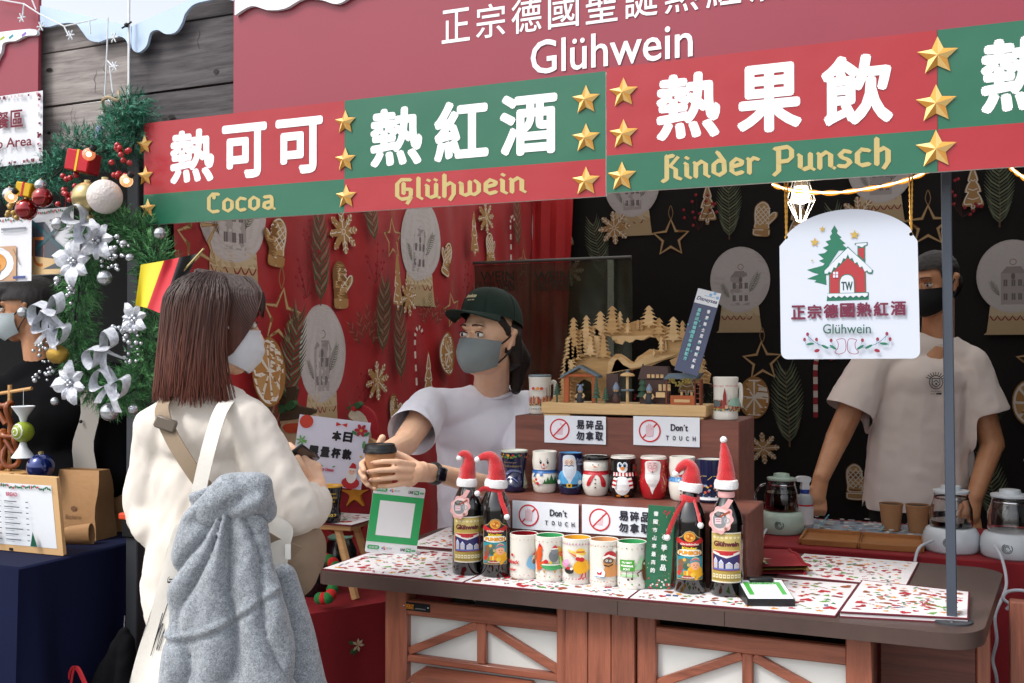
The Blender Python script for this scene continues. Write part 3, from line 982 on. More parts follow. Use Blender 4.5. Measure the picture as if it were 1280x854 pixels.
def brd(label, px0, px1, panels, zoff=0.0, dep=.0):
 xa = onY(px0, 200, FY).x if px0 > 0 else px0; xb = onY(px1, 100, FY).x if px1 > 5 else px1
 z0, z1, zs = 1.866 + zoff, 2.158 + zoff, 1.953 + zoff
 t = thing('banner_board', label, 'banner', ((xa + xb) / 2, FY - dep, z0)); L = t.location
 b = MB(); b.box(xa - L.x, xb - L.x, 0, .012, 0, z1 - z0, b=.001); b.build('backing', mat('board_edge', '#d9d6d2', .5), t)
 for (p0, p1, ctop, cbot, glyphs, latin) in panels:
  x0 = onY(p0, 200, FY).x - L.x; x1 = (onY(p1, 100, FY).x - L.x) if p1 < 1300 else xb - L.x
  x0 = max(x0, xa - L.x); x1 = min(x1, xb - L.x)
  pr = Print(base=.0006); pr.rect(x0, x1, zs - z0, z1 - z0, ctop); pr.rect(x0, x1, 0, zs - z0, cbot)
  pr.build('colour_panel', printmat('banner_vinyl', .42, coat=.12, var=.03), t)
  pr = Print(base=.0012)
  for g, ga, gb in glyphs:
   xl = onY(ga, 190, FY).x - L.x; xr = onY(gb, 190, FY).x - L.x
   pr.text(g, xl, xr, 1.976 + zoff - z0, 2.126 + zoff - z0, '#f4f4f6', bold=.0052)
  if glyphs: pr.build('lettering', printmat('lettering_white', .5, var=.02), t)
  if latin:
   pr = Print(base=.0012)
   w, la, lb = latin
   nib_text(pr, w, onY(la, 240, FY).x - L.x, onY(lb, 240, FY).x - L.x, .0225, .075, '#b5a268', .16)
   pr.build('lettering', printmat('lettering_gold', .45, metal=.0, var=.03), t)
 return t, L

RED, GRN = '#9e1d27', '#195f46'
t, L = brd('long red and green banner lettered Cocoa and Glühwein beneath Chinese characters', 180, 757, [
 (180, 431, RED, GRN, [('熱', 213, 268), ('可', 278, 334), ('可', 345, 404)], ('Cocoa', 260, 346)),
 (431, 757, GRN, RED, [('熱', 463, 528), ('紅', 543, 611), ('酒', 625, 697)], ('Glühwein', 495, 660))])
for x, y, r in ((180, 181, .030), (181, 220, .030), (184, 261, .030), (431, 153, .033), (431, 200, .033), (432, 246, .033), (732, 125, .036), (732, 173, .036), (732, 227, .036)):
 q = onY(x, y, FY - .006) - L; relief_star(r, t, q.x, q.z)
t, L = brd('long red and green banner lettered Kinder Punsch, butted against the Cocoa banner', 759, .88, [
 (759, 1172, RED, GRN, [('熱', 821, 901), ('果', 922, 1003), ('飲', 1027, 1117)], ('Kinder Punsch', 828, 1118)),
 (1172, 1400, GRN, RED, [('熱', 1226, 1312)], None)], zoff=.006, dep=.004)
for x, y, r in ((779, 116, .036), (779, 168, .036), (777, 221, .036), (1172, 70, .041), (1170, 130, .041), (1170, 187, .041)):
 q = onY(x, y, FY - .01) - L; relief_star(r, t, q.x, q.z)

def icing(p0, p1, zc, seed, parent, L, ya):
 r = random.Random(seed); n = 8
 xs = [p0 + (p1 - p0) * i / n for i in range(n + 1)]
 low = smooth2([(x, zc + .012 * math.sin(i * 1.7) + r.uniform(-.012, .01)) for i, x in enumerate(xs)], 4)
 poly = low + [(p1, zc + .2), (p0, zc + .2)]
 b = MB(); b.slab([(x - L.x, z - L.z) for x, z in poly], ya - .012 - L.y, ya - .001 - L.y); b.build('icing', icingw, parent, smooth=50)
 pr = Print(base=0)
 for i in range(int((p1 - p0) * 40)):
  x = r.uniform(p0, p1); z = zc + r.uniform(.025, .12)
  pr.rect(x - L.x - .008, x - L.x + .008, z - L.z - .0022, z - L.z + .0022, r.choice(['#c0392b', '#3b8f5a', '#8d7ab8', '#d88a3a', '#6a9ccc']), rot=r.uniform(0, 3.1))
 tag(pr.build('sprinkle', printmat('print_matt', .8), parent, lambda u, v, h: (u, ya - .0125 - L.y - h, v)), kind='stuff')

x0 = onY(293, 60, 2.34).x
t = thing('header_sign', 'big maroon sign above the banners with white Chinese line over the word Glühwein', 'sign', ((x0 + .9) / 2, 2.34, 2.1)); L = t.location
MB().box(x0 - L.x, .9 - L.x, -.006, .006, 0, .56, b=.002).build('board', maroon, t)
pr = Print(base=.0068)
for i, g in enumerate('正宗德國聖誕熱紅酒'):
 xa = onY(552, 30, 2.34).x; xb = onY(990, 10, 2.34).x; w = (xb - xa) / 9
 pr.text(g, xa + w * i + .004 - L.x, xa + w * (i + .86) - L.x, 2.291 - L.z, 2.376 - L.z, '#ececef', bold=.0006)
g0 = onY(665, 78, 2.34); g1 = onY(867, 60, 2.34)
pr.text('Glühwein', g0.x - L.x, g1.x - L.x, 2.184 - L.z, 2.268 - L.z, '#ececef', bold=.0009)
pr.build('lettering', printmat('lettering_white', .5, var=.02), t)
icing(onY(296, 10, 2.33).x, onY(470, 0, 2.33).x, 2.452, 3, t, L, 2.333)
x1 = onY(50, 100, 2.34).x
t = thing('header_sign', 'maroon sign with white icing edge over the pickup area notice', 'sign', (x1 - .9, 2.34, 2.18)); L = t.location
MB().box(-.9, .9, -.006, .006, 0, .6, b=.002).build('board', maroon, t)
# icing lobes along the slope
lo = [pxz(*q, 2.33) for q in ((-60, 95), (-40, 80), (-20, 92), (-6, 84), (0, 73), (4, 66), (6, 56), (12, 53), (22, 52), (34, 46), (46, 45), (49, 42), (47, 38))]
up = [pxz(*q, 2.33) for q in ((40, 37), (20, 39), (4, 41), (-20, 50), (-60, 60))]
b = MB(); b.slab([(x - L.x, z - L.z) for x, z in smooth2(lo, 5) + up], -.018, -.007); b.build('icing', icingw, t, smooth=50)
pr = Print(base=0)
for (x, y, cl) in ((3, 48, '#9fae3a'), (14, 46, '#4c8f9a'), (30, 43, '#8d6ab8'), (-10, 60, '#c0392b')):
 q = onY(x, y, 2.322) - L; pr.rect(q.x - .01, q.x + .01, q.z - .004, q.z + .004, cl, rot=.4)
tag(pr.build('sprinkle', printmat('print_matt', .8), t, lambda u, v, h: (u, -.0182 - h, v)), kind='stuff')
# ------------------------------------------------------------------ serving table
TZ = .92
wood = woodmat('red_brown_wood_x', '#9c5c45', '#713f2f', .45, 'X', 1.0, coat=.15)
woodz = woodmat('red_brown_wood_z', '#9c5c45', '#713f2f', .45, 'Z', 1.0, coat=.15)
woodd = woodmat('dark_brown_wood_y', '#6d3c30', '#4c2921', .5, 'Y', 1.0)
lam = mat('dark_brown_laminate', '#4a3a35', .38, var=.12, vscale=7, rvar=.1)
whitep = mat('white_panel', '#cfd0cc', .55, var=.04, vscale=4)

def face_cam(p, off=0.0):
 return math.atan2(CO.y - p[1], CO.x - p[0]) + math.pi / 2 + off

def rr_poly(x0, x1, y0, y1, r, corners=(1, 1, 1, 1), n=6):
 out = []
 for (cx, cy, a0, k) in ((x1, y1, 0, corners[2]), (x0, y1, 90, corners[3]), (x0, y0, 180, corners[0]), (x1, y0, 270, corners[1])):
  q = r * k
  if q < 1e-5: out.append((cx, cy)); continue
  ox = cx - q if cx == x1 else cx + q; oy = cy - q if cy == y1 else cy + q
  for i in range(n + 1):
   a = R(a0 + 90 * i / n); out.append((ox + q * math.cos(a), oy + q * math.sin(a)))
 return out

def plate(b, poly, z0, z1, col=None):
 """horizontal plate from an x-y outline"""
 vs, fs = tri2([poly]); n = len(vs)
 V = [(x, y, z1) for x, y in vs] + [(x, y, z0) for x, y in vs]
 F = list(fs) + [tuple(i + n for i in f[::-1]) for f in fs]
 # keep outward sides
 ar = sum(vs[i][0] * vs[(i + 1) % n][1] - vs[(i + 1) % n][0] * vs[i][1] for i in range(n))
 for i in range(n):
  j = (i + 1) % n
  F.append((i, i + n, j + n, j) if ar > 0 else (i, j, j + n, i + n))
 return b.add(V, F, col)

T0 = Vector((-.75, 2.7, 0))
tb = thing('serving_table', 'wooden serving table with white panels, red brown beams and dark brown top', 'table', T0)
b = MB(); TX0, TX1, TY0, TY1 = -1.555, .13, 2.305, 3.05
plate(b, [(x - T0.x - (max(0, (x + .3) / .43) * (TY1 - y) / (TY1 - TY0) * .075), y - T0.y) for x, y in rr_poly(TX0, TX1, TY0, TY1, .09, (.3, 1, 1, .3), 8)], TZ - .034, TZ)
bt = b.build('tabletop', lam, tb, smooth=50)
for sx in (-.72, -.47):
 x = sx - T0.x + .0
 MB().box(x - .0006, x + .0006, TY0 - T0.y - .0008, TY0 - T0.y + .002, TZ - .033, TZ - .001).build('top_joint', mat('joint_dark', '#17120f', .8), tb)
YF = 2.365 - T0.y

def X(px): return onY(px, 780, 2.365).x - T0.x

def bm_(name, x0, x1, z0, z1, m, y0=0, y1=.03, bev=.003):
 return MB().box(x0, x1, YF + y0, YF + y1, z0, z1, b=bev).build(name, m, tb)

xl, x2, x3, x4, x5 = X(482), X(509), X(697), X(708), X(795)
bm_('leg', xl, x2, 0, TZ - .036, woodz, -.004, .05)
bm_('post', x3 - .002, x4, 0, TZ - .036, woodz, -.004, .04)
nb = 3
for i in range(nb):
 bm_('board', x4 + .001 + (x5 - x4) * i / nb, x4 - .001 + (x5 - x4) * (i + 1) / nb, 0.06, TZ - .036, woodz, -.012, .012, .002)
x6, x7, x8 = X(820), X(1057), X(1090)
bm_('post', x5 + .002, x6, 0, TZ - .036, woodz, -.002, .04)
bm_('leg', x7, x8, 0, TZ - .036, woodz, -.004, .05)

def strut(xa, za, xb, zb, w, m, name='brace', y0=.004, y1=.02):
 """beam of width w between two points on the front"""
 d = Vector((xb - xa, 0, zb - za)); l = d.length; a = math.atan2(d.z, d.x)
 M = Matrix.Translation((xa, 0, za)) @ Matrix.Rotation(-a, 4, 'Y')
 return MB().box(0, l, YF + y0, YF + y1, -w / 2, w / 2, b=.002, M=M).build(name, m, tb)

for (a, c, prx, L_) in ((x2, x3, 601, 0), (x6, x7, 934, 1)):
 mid = X(prx); w2 = .0125
 bm_('rail', a - .002, c + .002, .812, .853, wood, 0, .025)
 bm_('rail', a - .002, c + .002, .69, .709, wood, 0, .025)
 bm_('rail', a - .002, c + .002, .34, .38, wood, 0, .025)
 MB().box(a, c, YF + .02, YF + .024, .38, .815).build('white_panel', whitep, tb)
 MB().box(a, c, YF + .02, YF + .024, .06, .345).build('white_panel', whitep, tb)
 bm_('king_post', mid - w2, mid + w2, .709, .812, woodz, .001, .018)
 strut(a, .716, mid - w2, .806, .021, wood)
 strut(mid + w2, .806, c, .716, .021, wood)
 strut(a, .37, c, .08, .022, wood)
 strut(a, .08, c, .37, .022, wood, y0=.001, y1=.004)
 # projecting hood below the middle rail
 ha, hc = a + .03, c - .03 - .02
 b = MB(); b.slab([(ha, .66), (hc, .66), (hc - .02, .682), (ha + .02, .682)], YF - .06, YF + .015); b.build('hood', wood, tb, smooth=0)
 b = MB(); b.box(ha + .012, hc - .012, YF - .05, YF + .012, .6, .66, b=.002); b.build('hood_front', mat('pale_pink_board', '#dcb7a6', .6), tb)
# recessed backing seen through the slot under the top, end panel and rear legs
MB().box(xl + .05, x8 - .03, YF + .45, YF + .46, .3, TZ - .04).build('back_panel', mat('black_felt', '#0c0c0e', .8), tb)
b = MB(); b.box(x8 - .028, x8 - .008, YF + .05, YF + .58, .06, .845); b.build('end_panel', woodd, tb)
MB().box(x8 - .035, x8, YF + .58, YF + .62, 0, TZ - .036, b=.003).build('leg', woodz, tb)
MB().box(xl, xl + .04, YF + .58, YF + .62, 0, TZ - .036, b=.003).build('leg', woodz, tb)
MB().box(x8 - .03, x8 - .005, YF + .05, YF + .58, .845, TZ - .036, b=.002).build('rail', woodd, tb)
rx = onY(1238, 800, 2.64).x - T0.x; YR = 2.64 - T0.y
MB().box(rx - .03, rx, YR - .004, YR + .03, 0, TZ - .036, b=.003).build('leg', woodz, tb)
for k in range(3): MB().box(x8, rx - .031, YR, YR + .018, .06 + .265 * k, .06 + .265 * k + .262, b=.002).build('board', woodmat('dark_brown_wood_x', '#6d3c30', '#4c2921', .5, 'X', 1.0), tb)
# maker's plate
pa, pb = X(504), X(538)
pl = MB().box(pa, pb, YF - .003, YF, .826, .847, b=.001).build('name_plate', mat('black_enamel', '#1d1f20', .3), tb)
p = Print(base=.0004); w = pb - pa
p.text('GOLLY', pa + w * .1, pa + w * .42, .833, .843, '#c47a1e', bold=.0006); p.rect(pa + w * .1, pa + w * .42, .8305, .832, '#c47a1e')
p.text('UNIVERSAL', pa + w * .48, pa + w * .86, .8315, .8345, '#a9a9a5')
p.build('lettering', printmat('print_matt', .8), pl, lambda u, v, h: (u, YF - .003 - h, v))
for q in (pa + .004, pb - .005):
 MB().ball((q, YF - .003, .838), .0022, 8, 6).build('screw', mat('polished_steel', '#c9c9cc', .2, metal=1), pl)

# ------------------------------------------------------------------ placemats
FEST = ['#a3202c', '#a3202c', '#2f6b3c', '#5f8f3f', '#8a4a2b', '#3c4f7c', '#c8882e', '#7a1c2a', '#6f8a52', '#57413a']

def festive(p, x0, x1, y0, y1, n, seed, s=.011):
 r = random.Random(seed); pts = []
 for _ in range(n * 5):
  if len(pts) >= n: break
  x = r.uniform(x0 + s, x1 - s); y = r.uniform(y0 + s, y1 - s)
  if any((x - a) ** 2 + (y - c) ** 2 < (s * 1.55) ** 2 for a, c in pts): continue
  pts.append((x, y)); k = r.randrange(8); q = s * r.uniform(.55, 1.25); cl = r.choice(FEST); a = r.uniform(0, 6.28)
  h = .0003 + .00004 * (len(pts) % 4)
  T = lambda P: [(x + (u * math.cos(a) - v * math.sin(a)) * q, y + (u * math.sin(a) + v * math.cos(a)) * q) for u, v in P]
  if k == 0: p.star(x, y, q * .8, '#c8882e', rot=a, h=h)
  elif k == 1: p.poly(T([(-.7, -.8), (.7, -.8), (.35, -.2), (.55, -.2), (0, .9), (-.55, -.2), (-.35, -.2)]), r.choice(['#2f6b3c', '#5f8f3f']), h=h)
  elif k == 2: p.poly(T([(-.3, .9), (.35, .9), (.35, -.1), (.9, -.5), (.7, -.9), (-.2, -.75), (-.35, -.3)]), r.choice(['#a3202c', '#8c1a26']), h=h); p.poly(T([(-.4, .6), (.45, .6), (.45, 1), (-.4, 1)]), '#d8d4c8', h=h + .0001)
  elif k == 3: p.poly(T([(0, -.9), (.9, .1), (.7, .8), (.2, .7), (0, .4), (-.2, .7), (-.7, .8), (-.9, .1)]), '#a3202c', h=h)
  elif k == 4: p.disc(x, y, q * .7, '#8a4a2b', n=9, h=h); p.disc(x + q * .8 * math.cos(a), y + q * .8 * math.sin(a), q * .38, '#8a4a2b', n=7, h=h + .0001)
  elif k == 5:
   for j in range(3): p.poly(T([(-.9 + j * .6, -.15), (-.6 + j * .6, .25), (-.35 + j * .6, -.1), (-.6 + j * .6, -.3)]), cl, h=h)
  elif k == 6: p.poly(T([(-.8, -.4), (.8, -.4), (.8, .4), (-.8, .4)]), cl, h=h); p.poly(T([(-.1, -.42), (.12, -.42), (.12, .42), (-.1, .42)]), '#d9c9a0', h=h + .0001)
  else:
   for j in range(4):
    t = a + j * 1.57; p.poly([(x, y), (x + q * math.cos(t - .35), y + q * math.sin(t - .35)), (x + q * 1.05 * math.cos(t), y + q * 1.05 * math.sin(t)), (x + q * math.cos(t + .35), y + q * math.sin(t + .35))], '#2f6b3c' if j % 2 else '#a3202c', h=h + j * .00002)

def placemat(label, quad, seed, th=.004, wav=.0032, group='printed Christmas placemats on the serving table', z=TZ, dens=1.0, name='placemat'):
 """quad: four world x,y corners, front-left first, counter-clockwise"""
 q = [Vector((a, c)) for a, c in quad]
 cen = sum(q, Vector((0, 0))) / 4
 t = thing(name, label, 'placemat', (cen.x, cen.y, z), 0, group)

 def S(s, w, h=0):
  p2 = q[0].lerp(q[1], s).lerp(q[3].lerp(q[2], s), w) - cen
  e = min(s, 1 - s, w, 1 - w)
  return Vector((p2.x, p2.y, th + wav * noise.noise((p2.x * 14 + seed, p2.y * 14, seed)) * min(1, e * 8) + h))
 b = MB(); N = 26
 b.grid([[S(i / N, j / N) for i in range(N + 1)] for j in range(N + 1)])
 ed = [S(i / N, 0) for i in range(N)] + [S(1, i / N) for i in range(N)] + [S(1 - i / N, 1) for i in range(N)] + [S(0, 1 - i / N) for i in range(N)]
 m = len(ed)
 b.add(ed + [Vector((p.x, p.y, .0008)) for p in ed], [(i, i + m, (i + 1) % m + m, (i + 1) % m) for i in range(m)])
 b.build('cloth', mat('white_cotton', '#d4d0d2', .85, var=.05, vscale=12, bump=.25, bscale=500), t)
 b = MB(); path = [p + Vector((0, 0, -.0018)) for p in ed]; path.append(path[0])
 b.tube(path, .0026, 6, cap=False); b.tube([p - Vector((0, 0, th - .003)) for p in path], .002, 6, cap=False); b.build('edging', mat('burgundy_edging', '#5c1a26', .8), t)
 W = (q[1] - q[0]).length; H = (q[3] - q[0]).length
 p = Print(); festive(p, .006, W - .006, .006, H - .006, int(W * H * 1250 * dens), seed, .0145)
 tag(p.build('printed_motif', printmat('cotton_print', .85), t, lambda u, v, h: S(u / W, v / H, h), .03), kind='stuff')
 return t

placemat('printed Christmas placemat under the green payment sign', [(-1.545, 2.318), (-1.13, 2.318), (-1.13, 2.66), (-1.545, 2.66)], 1)
placemat('printed Christmas placemat under the row of white mugs', [(-1.126, 2.318), (-.70, 2.318), (-.70, 2.66), (-1.126, 2.66)], 2)
placemat('printed Christmas placemat under the clipboard', [(-.697, 2.32), (-.236, 2.345), (-.216, 2.69), (-.697, 2.66)], 3)
t = placemat('thick folded Christmas placemat against the foot of the canopy pole', [(-.226, 2.352), (.03, 2.40), (.036, 2.665), (-.206, 2.695)], 4, th=.013, wav=.003)
placemat('printed Christmas placemat lying behind the clipboard near the trays', [(-.418, 2.725), (-.106, 2.70), (-.085, 3.035), (-.39, 3.035)], 5)
placemat('printed Christmas placemat behind the green payment sign in front of the clerk', [(-1.50, 2.70), (-1.19, 2.70), (-1.19, 3.035), (-1.53, 3.035)], 6)

# ------------------------------------------------------------------ stepped display box
bx = thing('display_box', 'stepped reddish wooden display box carrying three rows of mugs', 'display box', (-.83, 2.72, TZ)); L = bx.location
boxwood = woodmat('mahogany_board_x', '#7e4a3b', '#57312a', .5, 'X', .7)
b = MB(); b.box(-1.17 - L.x, -.455 - L.x, 2.50 - L.y, 2.742 - L.y, 0, 1.11 - TZ, b=.003); b.build('lower_step', boxwood, bx)
b = MB(); b.box(-1.168 - L.x, -.52 - L.x, 2.745 - L.y, 2.975 - L.y, 0, 1.3175 - TZ, b=.003); b.build('upper_step', boxwood, bx)

def plane_card(name, label, cat, px0, px1, py0, py1, Y, th=.0012, base=.0004, group=None, m=None):
 a = onY(px0, py1, Y); c = onY(px1, (py0 + py1) / 2, Y); zt = onY(px0, py0, Y).z
 cx = (a.x + c.x) / 2
 t = thing(name, label, cat, (cx, Y, a.z), 0, group)
 W, H = c.x - a.x, zt - a.z
 # paper with a slight curl
 b = MB(); b.grid([[(-W / 2 + W * i / 12, -.001 - .0028 * math.sin(i * .42 + px0) ** 2 - th, H * j / 4) for j in range(5)] for i in range(13)])
 b.build('paper', m or mat('white_paper', '#dcdfe6', .6), t)
 f = lambda u, v, h: (u, -.001 - .0028 * math.sin((u + W / 2) / W * 12 * .42 + px0) ** 2 - th - h - .0002, v)
 return t, W, H, f

def no_touch(label, quad, Y, kind):
 t, W, H, f = plane_card('notice_card', label, 'notice', *quad, Y, group='do not touch notices on the display box')
 p = Print()
 cx, cz, r = -W * .245, H * .5, H * .39
 p.disc(cx, cz, r * .9, '#e4dfe6')
 # hand
 for k, (dx, hh) in enumerate(((-.27, .42), (-.09, .55), (.09, .52), (.27, .4))):
  p.poly(smooth2([(cx + (dx - .075) * r, cz - .1 * r), (cx + (dx - .075) * r, cz + hh * r), (cx + dx * r, cz + (hh + .1) * r), (cx + (dx + .075) * r, cz + hh * r), (cx + (dx + .075) * r, cz - .1 * r)], 2), '#d8b8c0')
 p.poly([(cx - .35 * r, cz), (cx - .3 * r, cz - .5 * r), (cx + .3 * r, cz - .5 * r), (cx + .35 * r, cz), (cx + .3 * r, cz + .1 * r), (cx - .3 * r, cz + .1 * r)], '#d8b8c0')
 p.ring(cx, cz, r, r * .13, '#c4242c'); d = r * .66
 p.line([(cx - d, cz - d), (cx + d, cz + d)], r * .13, '#c4242c')
 if kind == 'en':
  p.text('Don´t', W * .07, W * .33, H * .52, H * .76, '#2c2a36', bold=.0007)
  for i, c in enumerate('TOUCH'):
   x = -W * .0 + W * .1 * i
   p.text(c, x - .0, x + W * .045, H * .2, H * .36, '#2c2a36', bold=.0004)
 else:
  for i, c in enumerate('易碎品'): p.text(c, W * (.03 + .15 * i), W * (.03 + .15 * i + .125), H * .52, H * .86, '#2c2a36', bold=.0009)
  for i, c in enumerate('勿拿取'): p.text(c, W * (.03 + .15 * i), W * (.03 + .15 * i + .125), H * .13, H * .46, '#2c2a36', bold=.0009)
 p.build('printed_notice', printmat('print_matt', .8), t, f)

no_touch('white Chinese do-not-touch notice below the left end of the candle arch', (681, 758, 519, 553), 2.744, 'zh')
no_touch('white English do-not-touch notice below the right end of the candle arch', (792, 875, 520, 556), 2.744, 'en')
no_touch('white English do-not-touch notice above the red and green rimmed mugs', (641, 724, 625, 660), 2.499, 'en')
no_touch('white Chinese do-not-touch notice above the beige rimmed mug', (728, 817, 630, 666), 2.499, 'zh')

# ------------------------------------------------------------------ mugs
ceram = mat('glazed_white_ceramic', '#dcd9d0', .18, coat=.4, var=.03, vscale=20)

def prof_r(prof, z):
 for (r0, z0), (r1, z1) in zip(prof[:-1], prof[1:]):
  if z0 <= z <= z1 and z1 > z0: return r0 + (r1 - r0) * (z - z0) / (z1 - z0)
 return prof[-1][0]

def mug(name, label, pos, rot, prof, body, inner, pr=None, handle=None, hcol=None, group=None, parts=None, face=0.0, rim=None):
 t = thing(name, label, 'mug', pos, rot, group)
 H = prof[-1][1]; rt = prof[-1][0]
 b = MB(); b.lathe([(prof[0][0] * .9, 0)] + [(r, z) for r, z in prof] + [(rt - .0018, H + .001), (rt - .0034, H)], 36, cap1=False); b.build('body', body, t, smooth=50)
 b = MB(); b.lathe([(rt - .0034, H), (prof_r(prof, H * .6) - .004, H * .6), (prof_r(prof, H * .2) - .006, H * .15), (.002, H * .12)][::-1], 30, cap0=True, cap1=False)
 o = b.build('inside', inner, t, smooth=50)
 if rim:
  MB().lathe([(rt + .0004, H - .0045), (rt + .0008, H - .002), (rt - .0012, H + .0018), (rt - .0034, H + .0006)], 36, cap0=False, cap1=False).build('rim_band', rim, t)
 if handle:
  a, z0, z1, out = handle
  r0 = prof_r(prof, z0) - .003; r1 = prof_r(prof, z1) - .003; ca, sa = math.cos(a), math.sin(a)
  pts = smooth_path([(r1 * ca, r1 * sa, z1), ((r1 + out * .8) * ca, (r1 + out * .8) * sa, z1 + .003), ((r1 + out) * ca, (r1 + out) * sa, (z0 + z1) / 2 + .01), ((r0 + out * .75) * ca, (r0 + out * .75) * sa, z0 + .008), (r0 * ca, r0 * sa, z0)], 5)
  MB().tube(pts, .0055, 8, flat=(1.1, .75)).build('handle', hcol or body, t)
 if pr:
  def f(u, v, h):
   r = prof_r(prof, min(max(v, 0), H)); a = u / .036 + face
   return ((r + h + .0003) * math.sin(a), -(r + h + .0003) * math.cos(a), v)
  pr.build('printed_motif', printmat('glazed_print', .2, coat=.4, var=.03), t, f, .007)
 return t

S4 = [(.0335, 0), (.0362, .004), (.0365, .012), (.0362, .06), (.0365, .105), (.0368, .112)]
GW = 'white printed mugs in a row on the table'

def border(p, z, cols, n=15, s=.0022):
 for i in range(n):
  u = -.05 + .1 * i / (n - 1)
  p.star(u, z + (.0015 if i % 2 else 0), s, cols[i % len(cols)], n=4, k=.5)

def mugspos(px, Y=2.437, z=TZ + .004): q = onY(px, 700, Y); return (q.x, q.y, z)

p = Print(); border(p, .101, ['#b52f3a', '#d9827e'], 11, .0016); border(p, .012, ['#b52f3a', '#d9827e'], 11, .0016)
p.poly(smooth2([(.006, .04), (.012, .058), (.024, .062), (.034, .05), (.038, .036), (.026, .026), (.012, .03)], 4, True), '#7fb6d9')
p.disc(.027, .05, .0085, '#f0dcc8', rz=.011); p.disc(.026, .046, .006, '#7a4a2a', rz=.007); p.disc(.028, .059, .006, '#e9c8a4'); p.poly([(.02, .062), (.036, .062), (.029, .073)], '#c1272d')
p.poly(smooth2([(.034, .05), (.044, .07), (.046, .04), (.04, .03)], 3, True), '#c9cfa6')
p.text('Weihnacht', -.05, -.012, .04, .05, '#c1272d', slant=.2, bold=.0004); p.text('zauber', -.045, -.018, .022, .03, '#c1272d', slant=.2, bold=.0003)
p.disc(-.03, .062, .004, '#c1272d', n=8)
mug('mug', 'white mug with red inside showing a figure wrapped in blue', mugspos(655), face_cam(mugspos(655)), S4, ceram, mat('glaze_red', '#8f1420', .2, coat=.4), p, None, group=GW)
p = Print(); border(p, .1, ['#d9722e', '#4c9a50', '#b52f3a'], 10, .0018); border(p, .014, ['#b52f3a', '#4c9a50', '#e0b23a'], 9, .0024)
p.poly(smooth2([(-.034, .03), (-.036, .07), (-.026, .085), (-.018, .072), (-.022, .05), (-.008, .058), (-.012, .046), (-.02, .034)], 4, True), '#d9521e')
p.disc(-.024, .084, .007, '#d9521e'); p.poly([(-.03, .088), (-.018, .088), (-.024, .098)], '#c1272d'); p.poly(smooth2([(-.046, .05), (-.04, .085), (-.034, .06)], 3, True), '#8a5a2a')
p.disc(.01, .066, .012, '#6f7377', rz=.015); p.disc(.012, .08, .009, '#7d8186'); p.poly([(.003, .084), (.022, .084), (.013, .094)], '#c1272d'); p.rect(.002, .022, .0825, .086, '#e8e4da')
p.poly(smooth2([(.02, .09), (.034, .08), (.04, .06), (.03, .045), (.024, .06)], 3, True), '#c79a2c'); p.disc(.028, .07, .007, '#d9521e')
p.poly(smooth2([(-.018, .046), (.03, .046), (.032, .036), (.006, .031), (-.016, .036)], 3, True), '#3f9a5c'); p.rect(-.018, .03, .043, .046, '#e9e5da')
p.disc(-.008, .052, .005, '#c1272d'); p.disc(.002, .05, .0035, '#e0b23a')
for u in (-.03, -.012, .012, .03): p.poly([(u - .004, .031), (u + .004, .031), (u, .022)], '#b78a4a')
mug('mug', 'white mug with green inside showing animals in red hats', mugspos(687), face_cam(mugspos(687)), S4, ceram, mat('glaze_green', '#3f9c5f', .2, coat=.4), p, None, group=GW)
p = Print()
for z in (.101, .016):
 for i in range(14):
  u = -.05 + .1 * i / 13; p.line([(u, z - .003), (u + .003, z + .003)], .0012, ['#c77fa0', '#b98ac0', '#8aa05a'][i % 3]); p.disc(u + .003, z - .001, .0016, '#c77fa0', n=6)
p.poly(smooth2([(.0, .03), (-.008, .044), (.0, .06), (.014, .066), (.026, .056), (.028, .04), (.016, .03)], 4, True), '#e0a41c')
p.disc(.006, .072, .0095, '#eee3c0'); p.poly([(-.002, .076), (-.022, .084), (-.0, .068)], '#d9722e'); p.poly(smooth2([(-.02, .088), (-.002, .084), (.016, .084), (.02, .079), (.012, .074), (.004, .078), (-.01, .08)], 3, True), '#e8c24a'); p.disc(.008, .086, .009, '#e8c24a', rz=.006); p.line([(-.001, .083), (.016, .083)], .003, '#c1272d')
p.disc(.01, .064, .006, '#c1272d', n=8); p.disc(.002, .066, .005, '#c1272d', n=8)
p.line([(.012, .03), (.008, .018), (.002, .016)], .003, '#c1272d'); p.line([(.018, .032), (.018, .02), (.01, .018)], .003, '#c1272d')
p.disc(-.016, .036, .010, '#2d2a2a', rz=.008); p.disc(-.018, .042, .004, '#c1272d'); p.disc(-.011, .041, .003, '#e8e4da'); p.disc(-.026, .052, .008, '#d98ab4', n=8); p.disc(-.021, .058, .006, '#e2a6c6', n=8)
for s in (-1, 1): p.poly(smooth2([(s * .03, .04), (s * .036, .06), (s * .046, .072), (s * .042, .05)], 3, True), '#7fae4e')
mug('mug', 'white mug with yellow inside showing a duck in a straw hat', mugspos(721), face_cam(mugspos(721)), S4, ceram, mat('glaze_yellow', '#e0a832', .2, coat=.4), p, None, group=GW)
p = Print(); border(p, .1, ['#e0a070', '#6f6f78', '#d9827e'], 15, .0022); border(p, .014, ['#e0a070', '#6f6f78', '#d9827e'], 15, .0022)
p.poly(smooth2([(.0, .03), (.002, .05), (.01, .06), (.028, .056), (.036, .044), (.034, .03), (.016, .027)], 4, True), '#c98a4e')
p.disc(.012, .062, .0145, '#c98a4e', rz=.015); p.disc(.01, .066, .0115, '#6a5a55', rz=.0075); p.disc(.006, .067, .0028, '#efe9dd', n=8); p.disc(.014, .066, .0028, '#efe9dd', n=8); p.disc(.006, .067, .0013, '#1a1413', n=6); p.disc(.014, .066, .0013, '#1a1413', n=6); p.line([(.0, .056), (.01, .053), (.02, .057)], .003, '#4a2e22')
